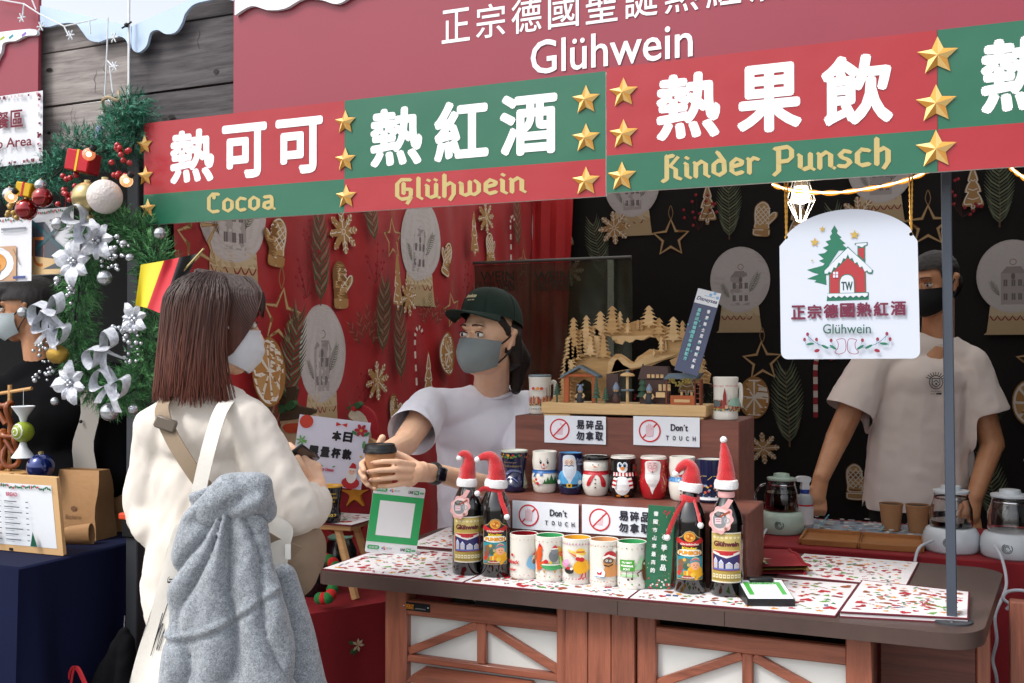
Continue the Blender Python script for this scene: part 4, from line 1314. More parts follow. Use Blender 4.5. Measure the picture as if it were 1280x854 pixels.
p.poly(smooth2([(-.002, .074), (.004, .086), (.016, .09), (.028, .082), (.028, .07)], 3), '#b5262e'); p.line([(-.003, .073), (.01, .079), (.027, .071)], .0055, '#eeeae2'); p.disc(.025, .092, .0055, '#eeeae2')
p.poly(smooth2([(-.022, .03), (-.02, .044), (-.008, .048), (.002, .04), (.0, .028), (-.012, .025)], 3, True), '#e3e4e8'); p.poly([(-.016, .04), (-.01, .036), (-.004, .041), (-.006, .032), (-.014, .032)], '#c1272d'); p.line([(-.022, .028), (.002, .026)], .0015, '#4d86b8')
p.disc(.042, .066, .005, '#2d2a2a', rz=.009)
mug('mug', 'white mug with beige inside showing a sloth in a red hat', mugspos(755), face_cam(mugspos(755)), S4, ceram, mat('glaze_beige', '#d39a68', .2, coat=.4), p, None, group=GW)
p = Print(); border(p, .099, ['#5f4030', '#7fae7e', '#e0a070'], 9, .0022); border(p, .013, ['#4c9a50', '#5f4030', '#c98a4e'], 7, .003)
for u, s in ((-.008, .8), (.022, 1.1), (.016, .6)): p.poly([(u - .015 * s, .05), (u + .015 * s, .05), (u, .05 + .032 * s)], '#9ecb9c')
p.poly([(-.03, .038), (.016, .038), (.012, .032), (-.026, .032)], '#a5cf9e')
p.rect(-.03, .006, .046, .073, '#4c9a3a', rot=.03)
p.text('DU BIST', -.024, .0, .064, .069, '#eef2ea', bold=.0003); p.text('WUNDERBAR', -.027, .003, .056, .061, '#eef2ea', bold=.0003); p.text('ECHT', -.02, -.004, .048, .053, '#eef2ea', bold=.0003)
for u in (-.026, -.012, .002): p.line([(u, .046), (u - .001, .03)], .0012, '#5f4030')
p.poly(smooth2([(.026, .026), (.024, .06), (.028, .072), (.038, .074), (.042, .06), (.04, .026)], 3, True), '#6a4428'); p.disc(.029, .064, .003, '#d9c9b0', n=7); p.disc(.037, .065, .003, '#d9c9b0', n=7); p.line([(.024, .05), (.012, .042), (.014, .034)], .003, '#6a4428')
for u, z in ((-.008, .026), (-.0, .028)): p.disc(u, z, .0028, '#4a2e22', n=7)
q = mugspos(790)
mug('mug', 'white mug with green inside and a handle showing a green notice board', q, face_cam(q), S4, ceram, mat('glaze_green', '#3f9c5f', .2, coat=.4), p, (.35, .03, .088, .022), group=GW)
GS = 'figure mugs on the lower step of the display box'
mz = 1.1115

def m2(px, Y=2.672): q = onY(px, 610, Y); return (q.x, q.y, mz)

navy = mat('glaze_navy', '#14183c', .14, coat=.5)
# navy boot mug
def boot(name, label, pos, rot, body, inside, pr, s=1.0, group=None, lip=None):
 t = thing(name, label, 'mug', pos, rot, group)
 rows = []
 for z, r, yo, ry in ((0, .030, -.012, 1.25), (.006, .033, -.013, 1.3), (.022, .0335, -.013, 1.28), (.036, .031, -.006, 1.12), (.05, .030, -.001, 1.0), (.075, .0335, 0, 1.0), (.1, .037, 0, 1.0), (.112, .039, 0, 1.0)):
  rows.append([((r * math.cos(2 * math.pi * k / 30)) * s, (r * ry * math.sin(2 * math.pi * k / 30) + yo) * s, z * s) for k in range(30)])
 b = MB(); b.grid(rows, closev=True); b.add(rows[0], [tuple(range(30))[::-1]]); b.build('body', body, t, smooth=60)
 b = MB(); b.lathe([(.002, .03 * s), (.024 * s, .035 * s), (.029 * s, .07 * s), (.0358 * s, .1122 * s)], 30, cap1=False); b.build('inside', inside, t)
 b = MB(); b.lathe([(.0358 * s, .1122 * s), (.0375 * s, .1135 * s), (.0392 * s, .112 * s), (.0385 * s, .108 * s)], 30, cap0=False, cap1=False); b.build('rim_band', lip or inside, t)

 def f(u, v, h):
  zz = v * s; a = u / .036; zs = [0, .006, .022, .036, .05, .075, .1, .112]
  rs = [(.030, -.012, 1.25), (.033, -.013, 1.3), (.0335, -.013, 1.28), (.031, -.006, 1.12), (.030, -.001, 1.0), (.0335, 0, 1.0), (.037, 0, 1.0), (.039, 0, 1.0)]
  v = max(0, min(.1119, v))
  i = max(k for k in range(7) if zs[k] <= v); w = (v - zs[i]) / (zs[i + 1] - zs[i])
  r, yo, ry = (rs[i][k] * (1 - w) + rs[i + 1][k] * w for k in range(3))
  return (((r + h + .0004) * math.sin(a)) * s, (-(r * ry + h + .0004) * math.cos(a) + yo) * s, zz)
 pr.build('printed_motif', printmat('glazed_print', .2, coat=.4, var=.03), t, f, .007)
 return t

p = Print(); r_ = random.Random(5)
for i in range(46):
 p.disc(r_.uniform(-.05, .05), r_.uniform(.093, .104), r_.uniform(.002, .0035), r_.choice(['#3f7a46', '#2f5f3a', '#b5382e', '#c8882e', '#5f8f3f']), n=7)
p.text('Nürnberger', -.03, .006, .078, .084, '#8d7a4a', slant=.2); p.text('Christkindlesmarkt', -.032, .02, .068, .075, '#8d7a4a', slant=.2)
p.poly(smooth2([(-.028, .05), (-.01, .062), (.014, .058), (.02, .052), (-.004, .056), (-.02, .048)], 3, True), '#5f6688'); p.line(smooth2([(-.03, .028), (-.012, .042), (.008, .03)], 4), .002, '#6f78a8')
p.poly([(.024, .012), (.04, .01), (.038, .04), (.03, .06)], '#6a6a5a'); p.line([(.024, .02), (.04, .024), (.03, .05)], .0012, '#a59a7a')
boot('boot_mug', 'dark navy boot shaped mug with a holly band at the left end of the step', m2(643), face_cam(m2(643)), navy, ceram, p, group=GS, lip=mat('glaze_celadon', '#a9b0a2', .2, coat=.4))
# snowman, white tall
P1 = [(.027, 0), (.031, .005), (.0345, .02), (.0365, .035), (.0355, .05), (.031, .06), (.0335, .068), (.0355, .085), (.034, .105), (.0345, .113)]
p = Print()
for u, s in ((-.012, 1), (.008, -1)):
 p.disc(u, .086, .0032, '#1c2430', rz=.0055); p.disc(u + .001, .088, .0012, '#e9e9ec', n=7); p.line([(u - .004, .093), (u - .001 * s, .096)], .001, '#2a2a30')
p.disc(-.003, .079, .0022, '#cc2a36', rz=.004); p.line(smooth2([(-.011, .076), (-.008, .07), (-.003, .068), (.003, .07), (.007, .076)], 4), .0012, '#b5262e'); p.poly(smooth2([(-.006, .07), (0, .07), (-.003, .0665)], 3, True), '#cc2a36')
p.rect(-.056, .056, .055, .064, '#2f66a8'); p.poly([(-.02, .06), (-.012, .047), (-.004, .049), (-.008, .058)], '#2f66a8'); p.poly([(-.03, .058), (-.036, .044), (-.028, .046), (-.024, .058)], '#2f66a8')
for u, s in ((.008, .9), (.018, 1.2), (.03, 1.0), (.0, .6)): p.poly([(u - .008 * s, .026), (u + .008 * s, .026), (u, .026 + .022 * s)], '#2f6b3c')
p.disc(-.02, .034, .007, '#e6e3e0', rz=.005); p.disc(-.024, .038, .004, '#cc2a36'); p.disc(-.012, .03, .006, '#e6e3e0', rz=.005); p.disc(-.02, .027, .0045, '#cc2a36'); p.disc(-.031, .032, .004, '#e0a41c')
mug('figure_mug', 'white snowman mug with black eyes and a blue scarf band', m2(681), face_cam(m2(681)), P1, ceram, ceram, p, group=GS)
# blue santa
P2 = [(.028, 0), (.031, .004), (.033, .014), (.036, .03), (.0365, .048), (.034, .065), (.0325, .078), (.033, .1), (.034, .112)]
p = Print()
p.poly(smooth2([(-.034, .026), (-.037, .05), (-.024, .066), (.02, .066), (.036, .05), (.03, .026), (0, .018)], 4, True), '#4f9ccc')
p.poly(smooth2([(-.022, .104), (-.024, .08), (-.022, .06), (-.008, .04), (-.002, .03), (.006, .044), (.016, .062), (.018, .08), (.012, .104), (-.004, .109)], 4, True), '#c3ccd6')
p.poly(smooth2([(-.018, .094), (-.018, .082), (.01, .082), (.01, .094), (-.004, .099)], 3, True), '#d9bfae')
for u in (-.011, .003): p.ring(u, .0885, .0052, .001, '#3a3f50', n=12); p.disc(u, .0885, .0015, '#2a3550', n=7)
p.line(smooth2([(-.018, .078), (-.01, .081), (-.004, .078), (.002, .081), (.01, .078)], 3), .0025, '#5f6a80')
for i in range(9): p.line([(-.018 + i * .0038, .072), (-.01 + i * .002, .046)], .0006, '#9aa4b2')
p.rect(-.026, .02, .0225, .029, '#20242c'); p.rect(-.01, .004, .020, .031, '#d9b12c'); p.rect(-.006, .0, .0225, .0285, '#20242c')
for u in (-.034, .026): p.disc(u, .034, .0065, '#c3ccd6'); p.line([(u, .04), (u * .8, .055)], .0012, '#2a5f8f')
p.text('Frohe', .018, .04, .09, .099, '#8fa0cc', slant=.3); p.text('Weihnacht', .02, .05, .08, .088, '#8fa0cc', slant=.3)
mug('figure_mug', 'dark blue mug with a long bearded Father Christmas in a blue coat', m2(713), face_cam(m2(713)), P2, navy, mat('glaze_light_blue', '#5fa0cf', .2, coat=.4), p, group=GS)
# snowman with black hat rim
P3 = [(.027, 0), (.031, .005), (.037, .022), (.0385, .038), (.0365, .054), (.0325, .064), (.0345, .074), (.034, .088), (.031, .094), (.033, .096), (.033, .106)]
p = Print()
for u in (-.009, .007): p.disc(u, .085, .0016, '#1c1c20', n=8)
p.poly([(-.008, .083), (.006, .078), (-.006, .0785)], '#d9782e'); p.line(smooth2([(-.01, .074), (-.002, .071), (.006, .074)], 3), .0008, '#b58a80')
p.rect(-.057, .057, .058, .068, '#b5202a')
p.poly(smooth2([(-.008, .06), (-.018, .05), (-.026, .03), (-.018, .028), (-.008, .046), (-.002, .058)], 3, True), '#b5202a')
p.poly(smooth2([(.002, .06), (.01, .05), (.014, .028), (.026, .026), (.024, .044), (.012, .06)], 3, True), '#b5202a')
for z in (.046, .035, .024): p.star(-.002, z, .0028, '#2a2a4a', n=4, k=.6)
t = mug('figure_mug', 'white snowman mug with red scarf and black hat brim', m2(745), face_cam(m2(745)), P3, ceram, mat('glaze_black', '#101012', .12, coat=.5), p, group=GS)
MB().lathe([(.0325, .0955), (.0375, .097), (.0385, .101), (.0375, .106), (.034, .108), (.031, .1065)], 36, cap0=False, cap1=False).build('hat_brim', mat('glaze_black', '#101012', .12, coat=.5), t)
# penguin
P4 = [(.028, 0), (.032, .005), (.037, .02), (.039, .036), (.037, .05), (.033, .062), (.0325, .072), (.0335, .09), (.033, .108)]
p = Print()
p.disc(-.003, .032, .022, '#e6e8ea', rz=.026); p.disc(-.003, .078, .0155, '#e6e8ea', rz=.012); p.disc(-.01, .086, .0075, '#e6e8ea', rz=.0095); p.disc(.005, .086, .0075, '#e6e8ea', rz=.0095)
for u in (-.009, .004): p.disc(u, .0865, .0045, '#5f9ac8', rz=.006); p.disc(u, .0865, .003, '#101418', rz=.0045); p.disc(u + .001, .089, .0011, '#ffffff', n=6)
p.poly(smooth2([(-.009, .08), (-.002, .083), (.005, .08), (-.002, .073)], 3, True), '#d9822a')
for i in range(13):
 u = -.03 + i * .0046; p.rect(u, u + .0046, .058, .0675, '#b5202a' if i % 2 else '#e6e0dc', rot=.03)
for s, x0 in ((-1, -.02), (1, .016)):
 for i in range(5): p.rect(x0 - .005 + s * i * .0008, x0 + .005 + s * i * .0008, .048 - i * .0055, .0535 - i * .0055, '#b5202a' if i % 2 else '#e6e0dc', rot=s * .2)
p.disc(-.013, .005, .006, '#d9822a', rz=.0035); p.disc(.009, .005, .006, '#d9822a', rz=.0035)
p.rect(.026, .044, .07, .09, '#5a463e'); p.disc(.036, .08, .004, '#b5202a'); p.rect(.034, .05, .058, .068, '#b5202a')
mug('figure_mug', 'black penguin mug with a red and white striped scarf', m2(779), face_cam(m2(779)), P4, mat('glaze_black', '#101012', .12, coat=.5), ceram, p, group=GS, rim=ceram)
# red santa
P5 = [(.026, 0), (.03, .005), (.036, .025), (.0385, .042), (.0375, .054), (.034, .066), (.0335, .08), (.034, .096), (.0345, .11)]
p = Print()
p.poly(smooth2([(-.022, .1), (-.025, .082), (-.024, .062), (-.018, .046), (-.01, .034), (-.007, .022), (-.003, .014), (0, .024), (.006, .036), (.014, .052), (.018, .07), (.018, .1)], 3, True), '#e2e0de')
for i in range(12): p.line([(-.02 + i * .0032, .07), (-.012 + i * .0016, .034)], .0007, '#bdb9b8')
p.poly(smooth2([(-.017, .098), (-.017, .08), (-.004, .072), (.009, .08), (.009, .098)], 3, True), '#d9b5b5')
for u in (-.0095, .003): p.ring(u, .087, .005, .0008, '#5a4a58', n=12); p.line([(u - .003, .095), (u + .003, .096)], .001, '#4a4048')
p.disc(-.003, .082, .004, '#cf9a9a'); p.disc(-.003, .0735, .0016, '#40262c', rz=.0024)
r_ = random.Random(8)
for i in range(22): p.disc(r_.uniform(.02, .05), r_.uniform(.015, .09), .0009, '#c9a04a', n=6)
for i in range(10): p.disc(r_.uniform(-.05, -.026), r_.uniform(.015, .08), .0009, '#c9a04a', n=6)
p.line([(.022, .06), (.026, .04)], .0012, '#c9a04a')
mug('figure_mug', 'red Father Christmas mug with a long white beard', m2(817), face_cam(m2(817)), P5, mat('glaze_bright_red', '#a81a22', .16, coat=.5), ceram, p, (.25, .03, .085, .012), group=GS, rim=ceram)
# snowman with blue scarf
p = Print()
p.disc(.003, .083, .0022, '#20242c', n=9); p.disc(-.01, .083, .0022, '#20242c', n=9); p.poly([(-.008, .077), (-.02, .078), (-.008, .073)], '#d9782e')
p.poly(smooth2([(-.016, .074), (-.006, .068), (.008, .076), (.002, .066), (-.008, .064)], 3, True), '#b5202a')
p.rect(-.056, .056, .05, .062, '#4f8cc4')
for i in range(11): p.line([(-.05 + i * .009, .05), (-.05 + i * .009, .062)], .0008, '#27405f')
p.poly([(-.008, .052), (.006, .052), (.008, .034), (-.004, .034)], '#5f9ad0')
for z in (.028, .018): p.disc(-.004, z, .0022, '#20242c', n=8)
mug('figure_mug', 'white snowman mug with a blue checked scarf behind the drooping red hat', m2(853), face_cam(m2(853)), P1, ceram, ceram, p, group=GS)
P8 = [(.033, 0), (.035, .004), (.0335, .01), (.0345, .05), (.036, .1), (.037, .11)]
p = Print(); r_ = random.Random(11)
for i in range(60): p.disc(r_.uniform(-.05, .05), r_.uniform(.012, .045), r_.uniform(.0015, .004), r_.choice(['#8aa0b8', '#d9d9d4', '#3f6f6a', '#b5523a', '#c8a04a', '#5f7f9a']), n=6)
for i in range(5): p.line([(-.03 + i * .012, .06 + (i % 2) * .01), (-.02 + i * .012, .07)], .0012, '#c8b06a')
p.rect(-.05, .05, .008, .015, '#d9dbe0')
mug('mug', 'navy blue mug with a snowy village print at the right end of the step', m2(888), face_cam(m2(888)), P8, navy, ceram, p, group=GS)
# two tall mugs on the top
PT = [(.032, 0), (.034, .004), (.0332, .015), (.0325, .05), (.033, .09), (.0335, .1), (.0345, .107), (.0345, .114)]
def town(seed):
 p = Print(); r = random.Random(seed)
 for i in range(34):
  u = -.045 + .09 * i / 33; h = r.uniform(.008, .02)
  p.poly([(u - .0028, .03), (u + .0028, .03), (u + .0028, .03 + h), (u, .036 + h), (u - .0028, .03 + h)], r.choice(['#a8452e', '#8a3a2a', '#c77a4a', '#7a6a5a', '#c9a58a']))
  p.disc(u, .027 + r.uniform(-.003, .003), .0024, r.choice(['#4a6a4a', '#3a3a3a', '#b5523a', '#c8a04a']), n=6)
 return p

p = town(3)
for u, c in ((-.018, '#c1402a'), (-.006, '#d98a2a'), (.004, '#c1402a')): p.disc(u, .075, .0045, c)
p.line([(.018, .05), (.018, .078)], .0015, '#7a4a3a'); p.line([(.026, .05), (.026, .085)], .0015, '#7a4a3a'); p.text('CHRISTKINDL', -.03, .025, .012, .018, '#5a5a5a')
a = onY(675, 500, 2.85)
mug('mug', 'cream town print mug with a handle standing left of the candle arch', (a.x, 2.85, 1.319), face_cam((a.x, 2.85)), PT, ceram, mat('glaze_black', '#101012', .12, coat=.5), p, (.1, .03, .09, .017), rim=mat('glaze_teal', '#3a5a66', .2), group='souvenir mugs on top of the display box')
p = town(9); p.text('Hamburger Weihnacht', -.04, .035, .088, .094, '#b5302a'); p.poly([(-.006, .04), (.002, .04), (.002, .066), (-.002, .088), (-.006, .066)], '#8a2f2a')
p.poly([(-.03, .036), (-.012, .036), (-.012, .05), (-.03, .054)], '#4a5a5a'); p.poly(smooth2([(.006, .04), (.014, .056), (.03, .06), (.04, .05), (.04, .036)], 3, True), '#8fae9e')
a = onY(907, 500, 2.80)
mug('mug', 'cream mug with a dark red church spire print right of the candle arch', (a.x, 2.80, 1.319), face_cam((a.x, 2.80)), PT, ceram, ceram, p, (.2, .03, .09, .012), group='souvenir mugs on top of the display box')
# ------------------------------------------------------------------ bottles with hats, scarves and tags
glassd = mat('dark_bottle_glass', '#070606', .05, coat=1.0, spec=.7)
felt_r = mat('red_felt', '#bd141d', .95, sheen=.6, bump=.9, bscale=420, var=.12, vscale=60)
felt_w = mat('white_fleece', '#e6e5e6', .95, sheen=.3, bump=.8, bscale=350)
BR = .0395
BP = [(.036, 0), (.0395, .004), (.0395, .165), (.0385, .178), (.034, .195), (.026, .212), (.018, .228), (.0148, .242), (.0145, .27)]

def pompom(parent, c, r, m=None):
 b = MB(); b.ball((0, 0, 0), r, 16, 12)
 b.v = [tuple(Vector(p) * (1 + .09 * noise.noise(Vector(p) * 260)) + Vector(c)) for p in b.v]
 return b.build('pompom', m or felt_w, parent)

def bottle(label, pos, kind, hatspec, face, grp='mulled wine bottles wearing red felt hats'):
 t = thing('wine_bottle', label, 'bottle', pos, face, grp)
 b = MB(); b.lathe(BP, 40); b.build('glass', glassd, t, smooth=50)
 MB().lathe([(.0155, .238), (.0158, .24), (.0156, .272), (.014, .274)], 24).build('cap', mat('bottle_cap', '#141012', .35, metal=.3), t)
 p = Print(step=.00006, base=.0003)
 if kind == 'g':
  U = .040
  p.rect(-U, U, .034, .152, '#d8d2c2'); p.rect(-U + .001, U - .001, .037, .149, '#b49a4c')
  p.rect(-U + .004, U - .004, .126, .146, '#c4b06a')
  for i in range(7): p.disc(-.03 + i * .01, .14, .004, '#ded2a4', rz=.003, n=8)
  nb = MB()
  p.text('Glühwein', -.031, .031, .119, .132, '#5c1a2c', bold=.0008)
  p.rect(-.034, .034, .108, .1105, '#d8c890')
  p.rect(-.036, .036, .062, .109, '#b3302e'); p.rect(-.033, .033, .064, .1, '#2f2a5e')
  p.poly([(-.034, .108), (0, .098), (.034, .108), (.034, .102), (0, .092), (-.034, .102)], '#d8d6d2'); p.rect(-.005, .005, .098, .108, '#b3202a'); p.poly([(-.016, .106), (-.006, .103), (-.006, .098), (-.016, .1)], '#b3202a'); p.poly([(.016, .106), (.006, .103), (.006, .098), (.016, .1)], '#b3202a')
  for (x, h, w) in ((-.026, .027, .01), (-.012, .022, .011), (.006, .017, .016), (.024, .016, .014)):
   p.poly([(x - w / 2, .067), (x + w / 2, .067), (x + w / 2, .067 + h * .62), (x, .067 + h), (x - w / 2, .067 + h * .62)], '#aeb4d0')
   p.poly([(x - w / 2 - .001, .067 + h * .6), (x, .067 + h), (x + w / 2 + .001, .067 + h * .6), (x, .067 + h * .86)], '#dfe2ee')
   for a in range(2):
    for c in range(2): p.rect(x - w * .3 + a * w * .4, x - w * .3 + a * w * .4 + .0022, .07 + c * .006, .073 + c * .006, '#d8b45a')
  p.rect(-.033, .033, .064, .068, '#5a5f96')
  p.rect(-.036, .036, .043, .057, '#a08a44')
  for i in range(8): p.rect(-.033 + i * .0085, -.0265 + i * .0085, .0455, .0545, '#d9d0ae'); p.disc(-.0298 + i * .0085, .05, .0022, '#a08a44', n=6)
 else:
  ar = [(-.033, .034), (.033, .034), (.034, .036), (.034, .125), (.03, .133), (.018, .138), (.01, .148), (0, .151), (-.01, .148), (-.018, .138), (-.03, .133), (-.034, .125), (-.034, .036)]
  p.poly(ar, '#a8956a'); p.poly([(x * .95, .092 + (z - .092) * .96) for x, z in ar], '#16171c')
  p.disc(0, .136, .014, '#d9942a', rz=.0115); p.disc(0, .136, .009, '#b8641c', rz=.008); p.disc(-.004, .138, .003, '#e8c05a'); p.disc(.005, .134, .003, '#e8c05a')
  p.line(smooth2([(-.033, .13), (-.016, .121), (0, .119), (.016, .121), (.033, .13)], 4), .011, '#b81c22'); p.text('Christkindles', -.022, .022, .1165, .1215, '#e8e0d4', bold=.0002)
  p.text('Kinder', -.018, .018, .106, .113, '#e0c22e', bold=.0006)
  p.poly(smooth2([(-.03, .101), (-.02, .106), (0, .107), (.022, .106), (.03, .1), (.026, .093), (0, .09), (-.028, .093)], 3, True), '#e0e4d8')
  p.text('PUNSCH', -.027, .027, .0935, .1035, '#d9642a', bold=.0012); p.text('PUNSCH', -.027, .027, .0945, .1035, '#e8b42a', bold=.0002)
  p.rect(-.031, .031, .038, .09, '#1e8a9a')
  for (x, z, r, c) in ((-.02, .075, .009, '#7a5a3c'), (-.006, .078, .009, '#5a6a5c'), (-.012, .082, .004, '#d9a43a'), (-.022, .062, .008, '#8a4a3a'), (-.008, .066, .008, '#3a5a4a'), (-.002, .07, .004, '#b8a06a'), (-.024, .05, .007, '#b83228'), (-.016, .046, .006, '#2e8a4a')): p.disc(x, z, r, c, n=10)
  p.disc(.013, .056, .018, '#e0a41e', rz=.014); p.disc(.013, .07, .011, '#e8a884', rz=.0115); p.poly(smooth2([(.001, .074), (.003, .084), (.013, .089), (.024, .084), (.026, .074), (.013, .078)], 3, True), '#5a8ac0')
  p.line(smooth2([(.003, .08), (.013, .084), (.024, .08)], 3), .002, '#d94a2a'); p.line(smooth2([(.005, .084), (.013, .0875), (.022, .084)], 3), .0018, '#e0c22e'); p.line(smooth2([(.002, .0765), (.013, .08), (.025, .0765)], 3), .0018, '#4c9a50')
  p.disc(.01, .07, .0012, '#2a1a1a', n=6); p.disc(.017, .07, .0012, '#2a1a1a', n=6); p.line([(.011, .065), (.016, .065)], .0009, '#a83a2a')
  p.rect(-.014, .004, .045, .056, '#d98a2a'); p.rect(-.007, -.004, .045, .056, '#e8d05a'); p.disc(.008, .047, .006, '#e0b83a')
  p.line([(.012, .036), (.031, .05)], .007, '#e0a41e'); p.text('Fruchtsaft', -.018, .012, .0385, .042, '#d8d0c0', bold=.0003)
  p.disc(-.003, .0405, .018, '#a83a2a', rz=.0035, h=p.h - .0004)

 def f(u, v, h):
  a = u / BR; return ((BR + h) * math.sin(a), -(BR + h) * math.cos(a), v)
 p.build('label', printmat('label_paper', .45, coat=.1, var=.05), t, f, .006)
 # felt hat: brim and bent cone
 pts, rad, zb, tilt = hatspec; pts = [(x, y, z - zb) for x, y, z in pts]
 h = thing('santa_hat', 'hat', 'hat')
 bpy.data.objects.remove(h)
 hat = MB(); path = smooth_path(pts, 5); rr = []
 n = len(path)
 for i in range(n): rr.append(rad * (1 - (i / (n - 1))) ** .8 * .97 + .0035)
 hat.tube(path, rr, 20)
 hat.v = [tuple(Vector(q) + Vector((noise.noise(Vector(q) * 60), noise.noise(Vector(q) * 60 + Vector((9, 0, 0))), 0)) * .0025) for q in hat.v]
 ho = hat.build('hat', felt_r, t)
 br = MB(); p0 = Vector(pts[0]); ax = (Vector(pts[1]) - p0).normalized()
 M = Matrix.Translation(p0) @ ax.to_track_quat('Z', 'Y').to_matrix().to_4x4()
 br.lathe([(rad + .001, -.004), (rad + .0045, -.002), (rad + .0055, .008), (rad + .0035, .017), (rad - .001, .019), (rad - .004, .018), (rad - .002, -.003)], 28, M=M, cap0=False, cap1=False)
 br.v = [tuple(Vector(q) + (Vector(q) - p0).normalized() * .0012 * noise.noise(Vector(q) * 150)) for q in br.v]
 br.build('hat_brim', felt_w, ho); pompom(ho, pts[-1], .0085)
 return t

def ribbon(parent, pts, w, m, name='scarf', th=.0035):
 b = MB(); b.tube(smooth_path(pts, 6), 1.0, 8, flat=(w / 2, th / 2)); return b.build(name, m, parent)

def scarf(t, tails):
 b = MB(); P = []
 for k in range(25):
  a = 2 * math.pi * k / 24; P.append((.0205 * math.cos(a), .0205 * math.sin(a), .222 + .003 * math.sin(a * 2)))
 b.tube(P, .0075, 8, flat=(1.25, .62)); s = b.build('scarf', felt_r, t)
 for pts in tails:
  ribbon(s, pts, .0125, felt_r, 'scarf_end', .004); pompom(s, pts[-1], .0075)

def tagcard(t, c, s, ax=1.0):
 """pink scalloped paper tag with a mug print hanging at the neck"""
 cx, cy, cz = c
 out = []
 for i in range(64):
  a = 2 * math.pi * i / 64; r = 1 + .07 * math.cos(a * 9)
  out.append((cx + s * .82 * r * math.cos(a) + s * .12 * math.sin(a), cz + s * 1.0 * r * math.sin(a)))
 neck = [(cx + s * .1, cz + s * .85), (cx + s * .5, cz + s * 1.5), (cx + s * .85, cz + s * 1.4), (cx + s * .5, cz + s * .8)]
 b = MB(); b.slab(out, cy, cy + .0012); tg = b.build('paper_tag', mat('pink_paper', '#e0a8a6', .6), t, smooth=0)
 MB().slab(neck, cy - .0008, cy - .0002).build('tag_loop', mat('pink_paper', '#e0a8a6', .6), tg, smooth=0)
 p = Print(base=.0003)
 p.disc(cx, cz, s * .66, '#e8c8c4', rz=s * .8); p.poly(smooth2([(cx - s * .5, cz + s * .3), (cx - s * .5, cz - s * .4), (cx - s * .1, cz - s * .62), (cx + s * .3, cz - s * .4), (cx + s * .34, cz + s * .3)], 4, True), '#8a8d90')
 p.ring(cx + s * .42, cz - s * .05, s * .22, s * .09, '#a9acb0'); p.disc(cx - s * .08, cz + s * .36, s * .42, '#4a4a4c', rz=s * .2); p.disc(cx - s * .2, cz + s * .44, s * .16, '#7a7a78'); p.disc(cx + .1 * s, cz + s * .3, s * .12, '#c9c9c9')
 p.line([(cx - s * .1, cz + s * .2), (cx + s * .62, cz + s * .6)], s * .14, '#9a4a34'); p.rect(cx - s * .42, cx + s * .02, cz - s * .3, cz + s * .12, '#dfc9cc'); p.rect(cx - s * .36, cx - s * .04, cz + .0 * s, cz + s * .04, '#b85a6a'); p.rect(cx - s * .36, cx - s * .04, cz - s * .14, cz - s * .1, '#b85a6a')
 p.star(cx + s * .32, cz - s * .62, s * .2, '#a06a5a', n=7, k=.35)
 p.build('printed_motif', printmat('print_matt', .8), tg, lambda u, v, h: (u, cy - h, v))
 # loop round the neck
 b = MB(); b.tube([(.019 * math.cos(2 * math.pi * k / 20), .019 * math.sin(2 * math.pi * k / 20), .238) for k in range(21)], .0012, 6, flat=(6, 1)); b.build('neck_loop', mat('pink_paper', '#e0a8a6', .6), tg)

def bpos(px, Y): q = onY(px, 700, Y); return (q.x, q.y, TZ + .0045)

# hat points given in the bottle's own frame (x right as seen, z up)
q = bpos(584, 2.423)
t = bottle('Glühwein bottle at the left end, pink tag and hat drooping left', q, 'g', ([(-.001, 0, .247), (0, 0, .275), (.004, 0, .30), (0, 0, .322), (-.014, -.003, .328), (-.02, -.004, .318)], .022, .018, 0), face_cam(q))
tagcard(t, (-.018, -.043, .178), .03)
q = bpos(619, 2.43)
t = bottle('Kinder Punsch bottle with red scarf beside the red rimmed mug, hat tip pointing left', q, 'k', ([(.002, 0, .247), (.004, 0, .275), (.002, 0, .3), (-.01, 0, .322), (-.03, -.002, .324), (-.046, -.004, .316)], .025, .018, 0), face_cam(q))
scarf(t, [[(-.01, -.021, .222), (-.03, -.026, .226), (-.046, -.034, .215)], [(.01, -.021, .222), (.016, -.032, .195), (.026, -.041, .17), (.03, -.044, .156)]])
q = bpos(862, 2.452)
t = bottle('Kinder Punsch bottle with red scarf touching the green card, hat tip drooping', q, 'k', ([(.002, 0, .25), (.005, 0, .275), (.004, 0, .297), (-.006, 0, .31), (-.022, -.003, .303), (-.033, -.006, .288)], .024, .006, 0), face_cam(q))
scarf(t, [[(-.01, -.021, .22), (-.03, -.03, .19), (-.046, -.044, .155), (-.052, -.05, .135)], [(.01, -.021, .222), (.02, -.034, .19), (.026, -.041, .165)]])
q = bpos(908, 2.455)
t = bottle('Glühwein bottle at the right end, pink tag and upright red cone hat', q, 'g', ([(0, 0, .262), (0, 0, .29), (-.001, 0, .32), (-.004, 0, .35), (-.006, 0, .375)], .0235, .008, 0), face_cam(q))
tagcard(t, (-.012, -.044, .183), .033)

# ------------------------------------------------------------------ cards on the table
def standcard(name, label, cat, pos, w, h, rotz, lean, roll, col, th=.004, r=.004):
 t = thing(name, label, cat, pos, rotz)
 M = Matrix.Rotation(roll, 4, 'Y') @ Matrix.Rotation(-lean, 4, 'X')
 b = MB(); b.slab(rr_poly(-w / 2, w / 2, 0, h, r, n=4), 0, th, M=M)
 b.build('card', mat('card_' + name, col, .45), t, smooth=0)
 return t, (lambda u, v, h: M @ Vector((u, -h - .0002, v)))

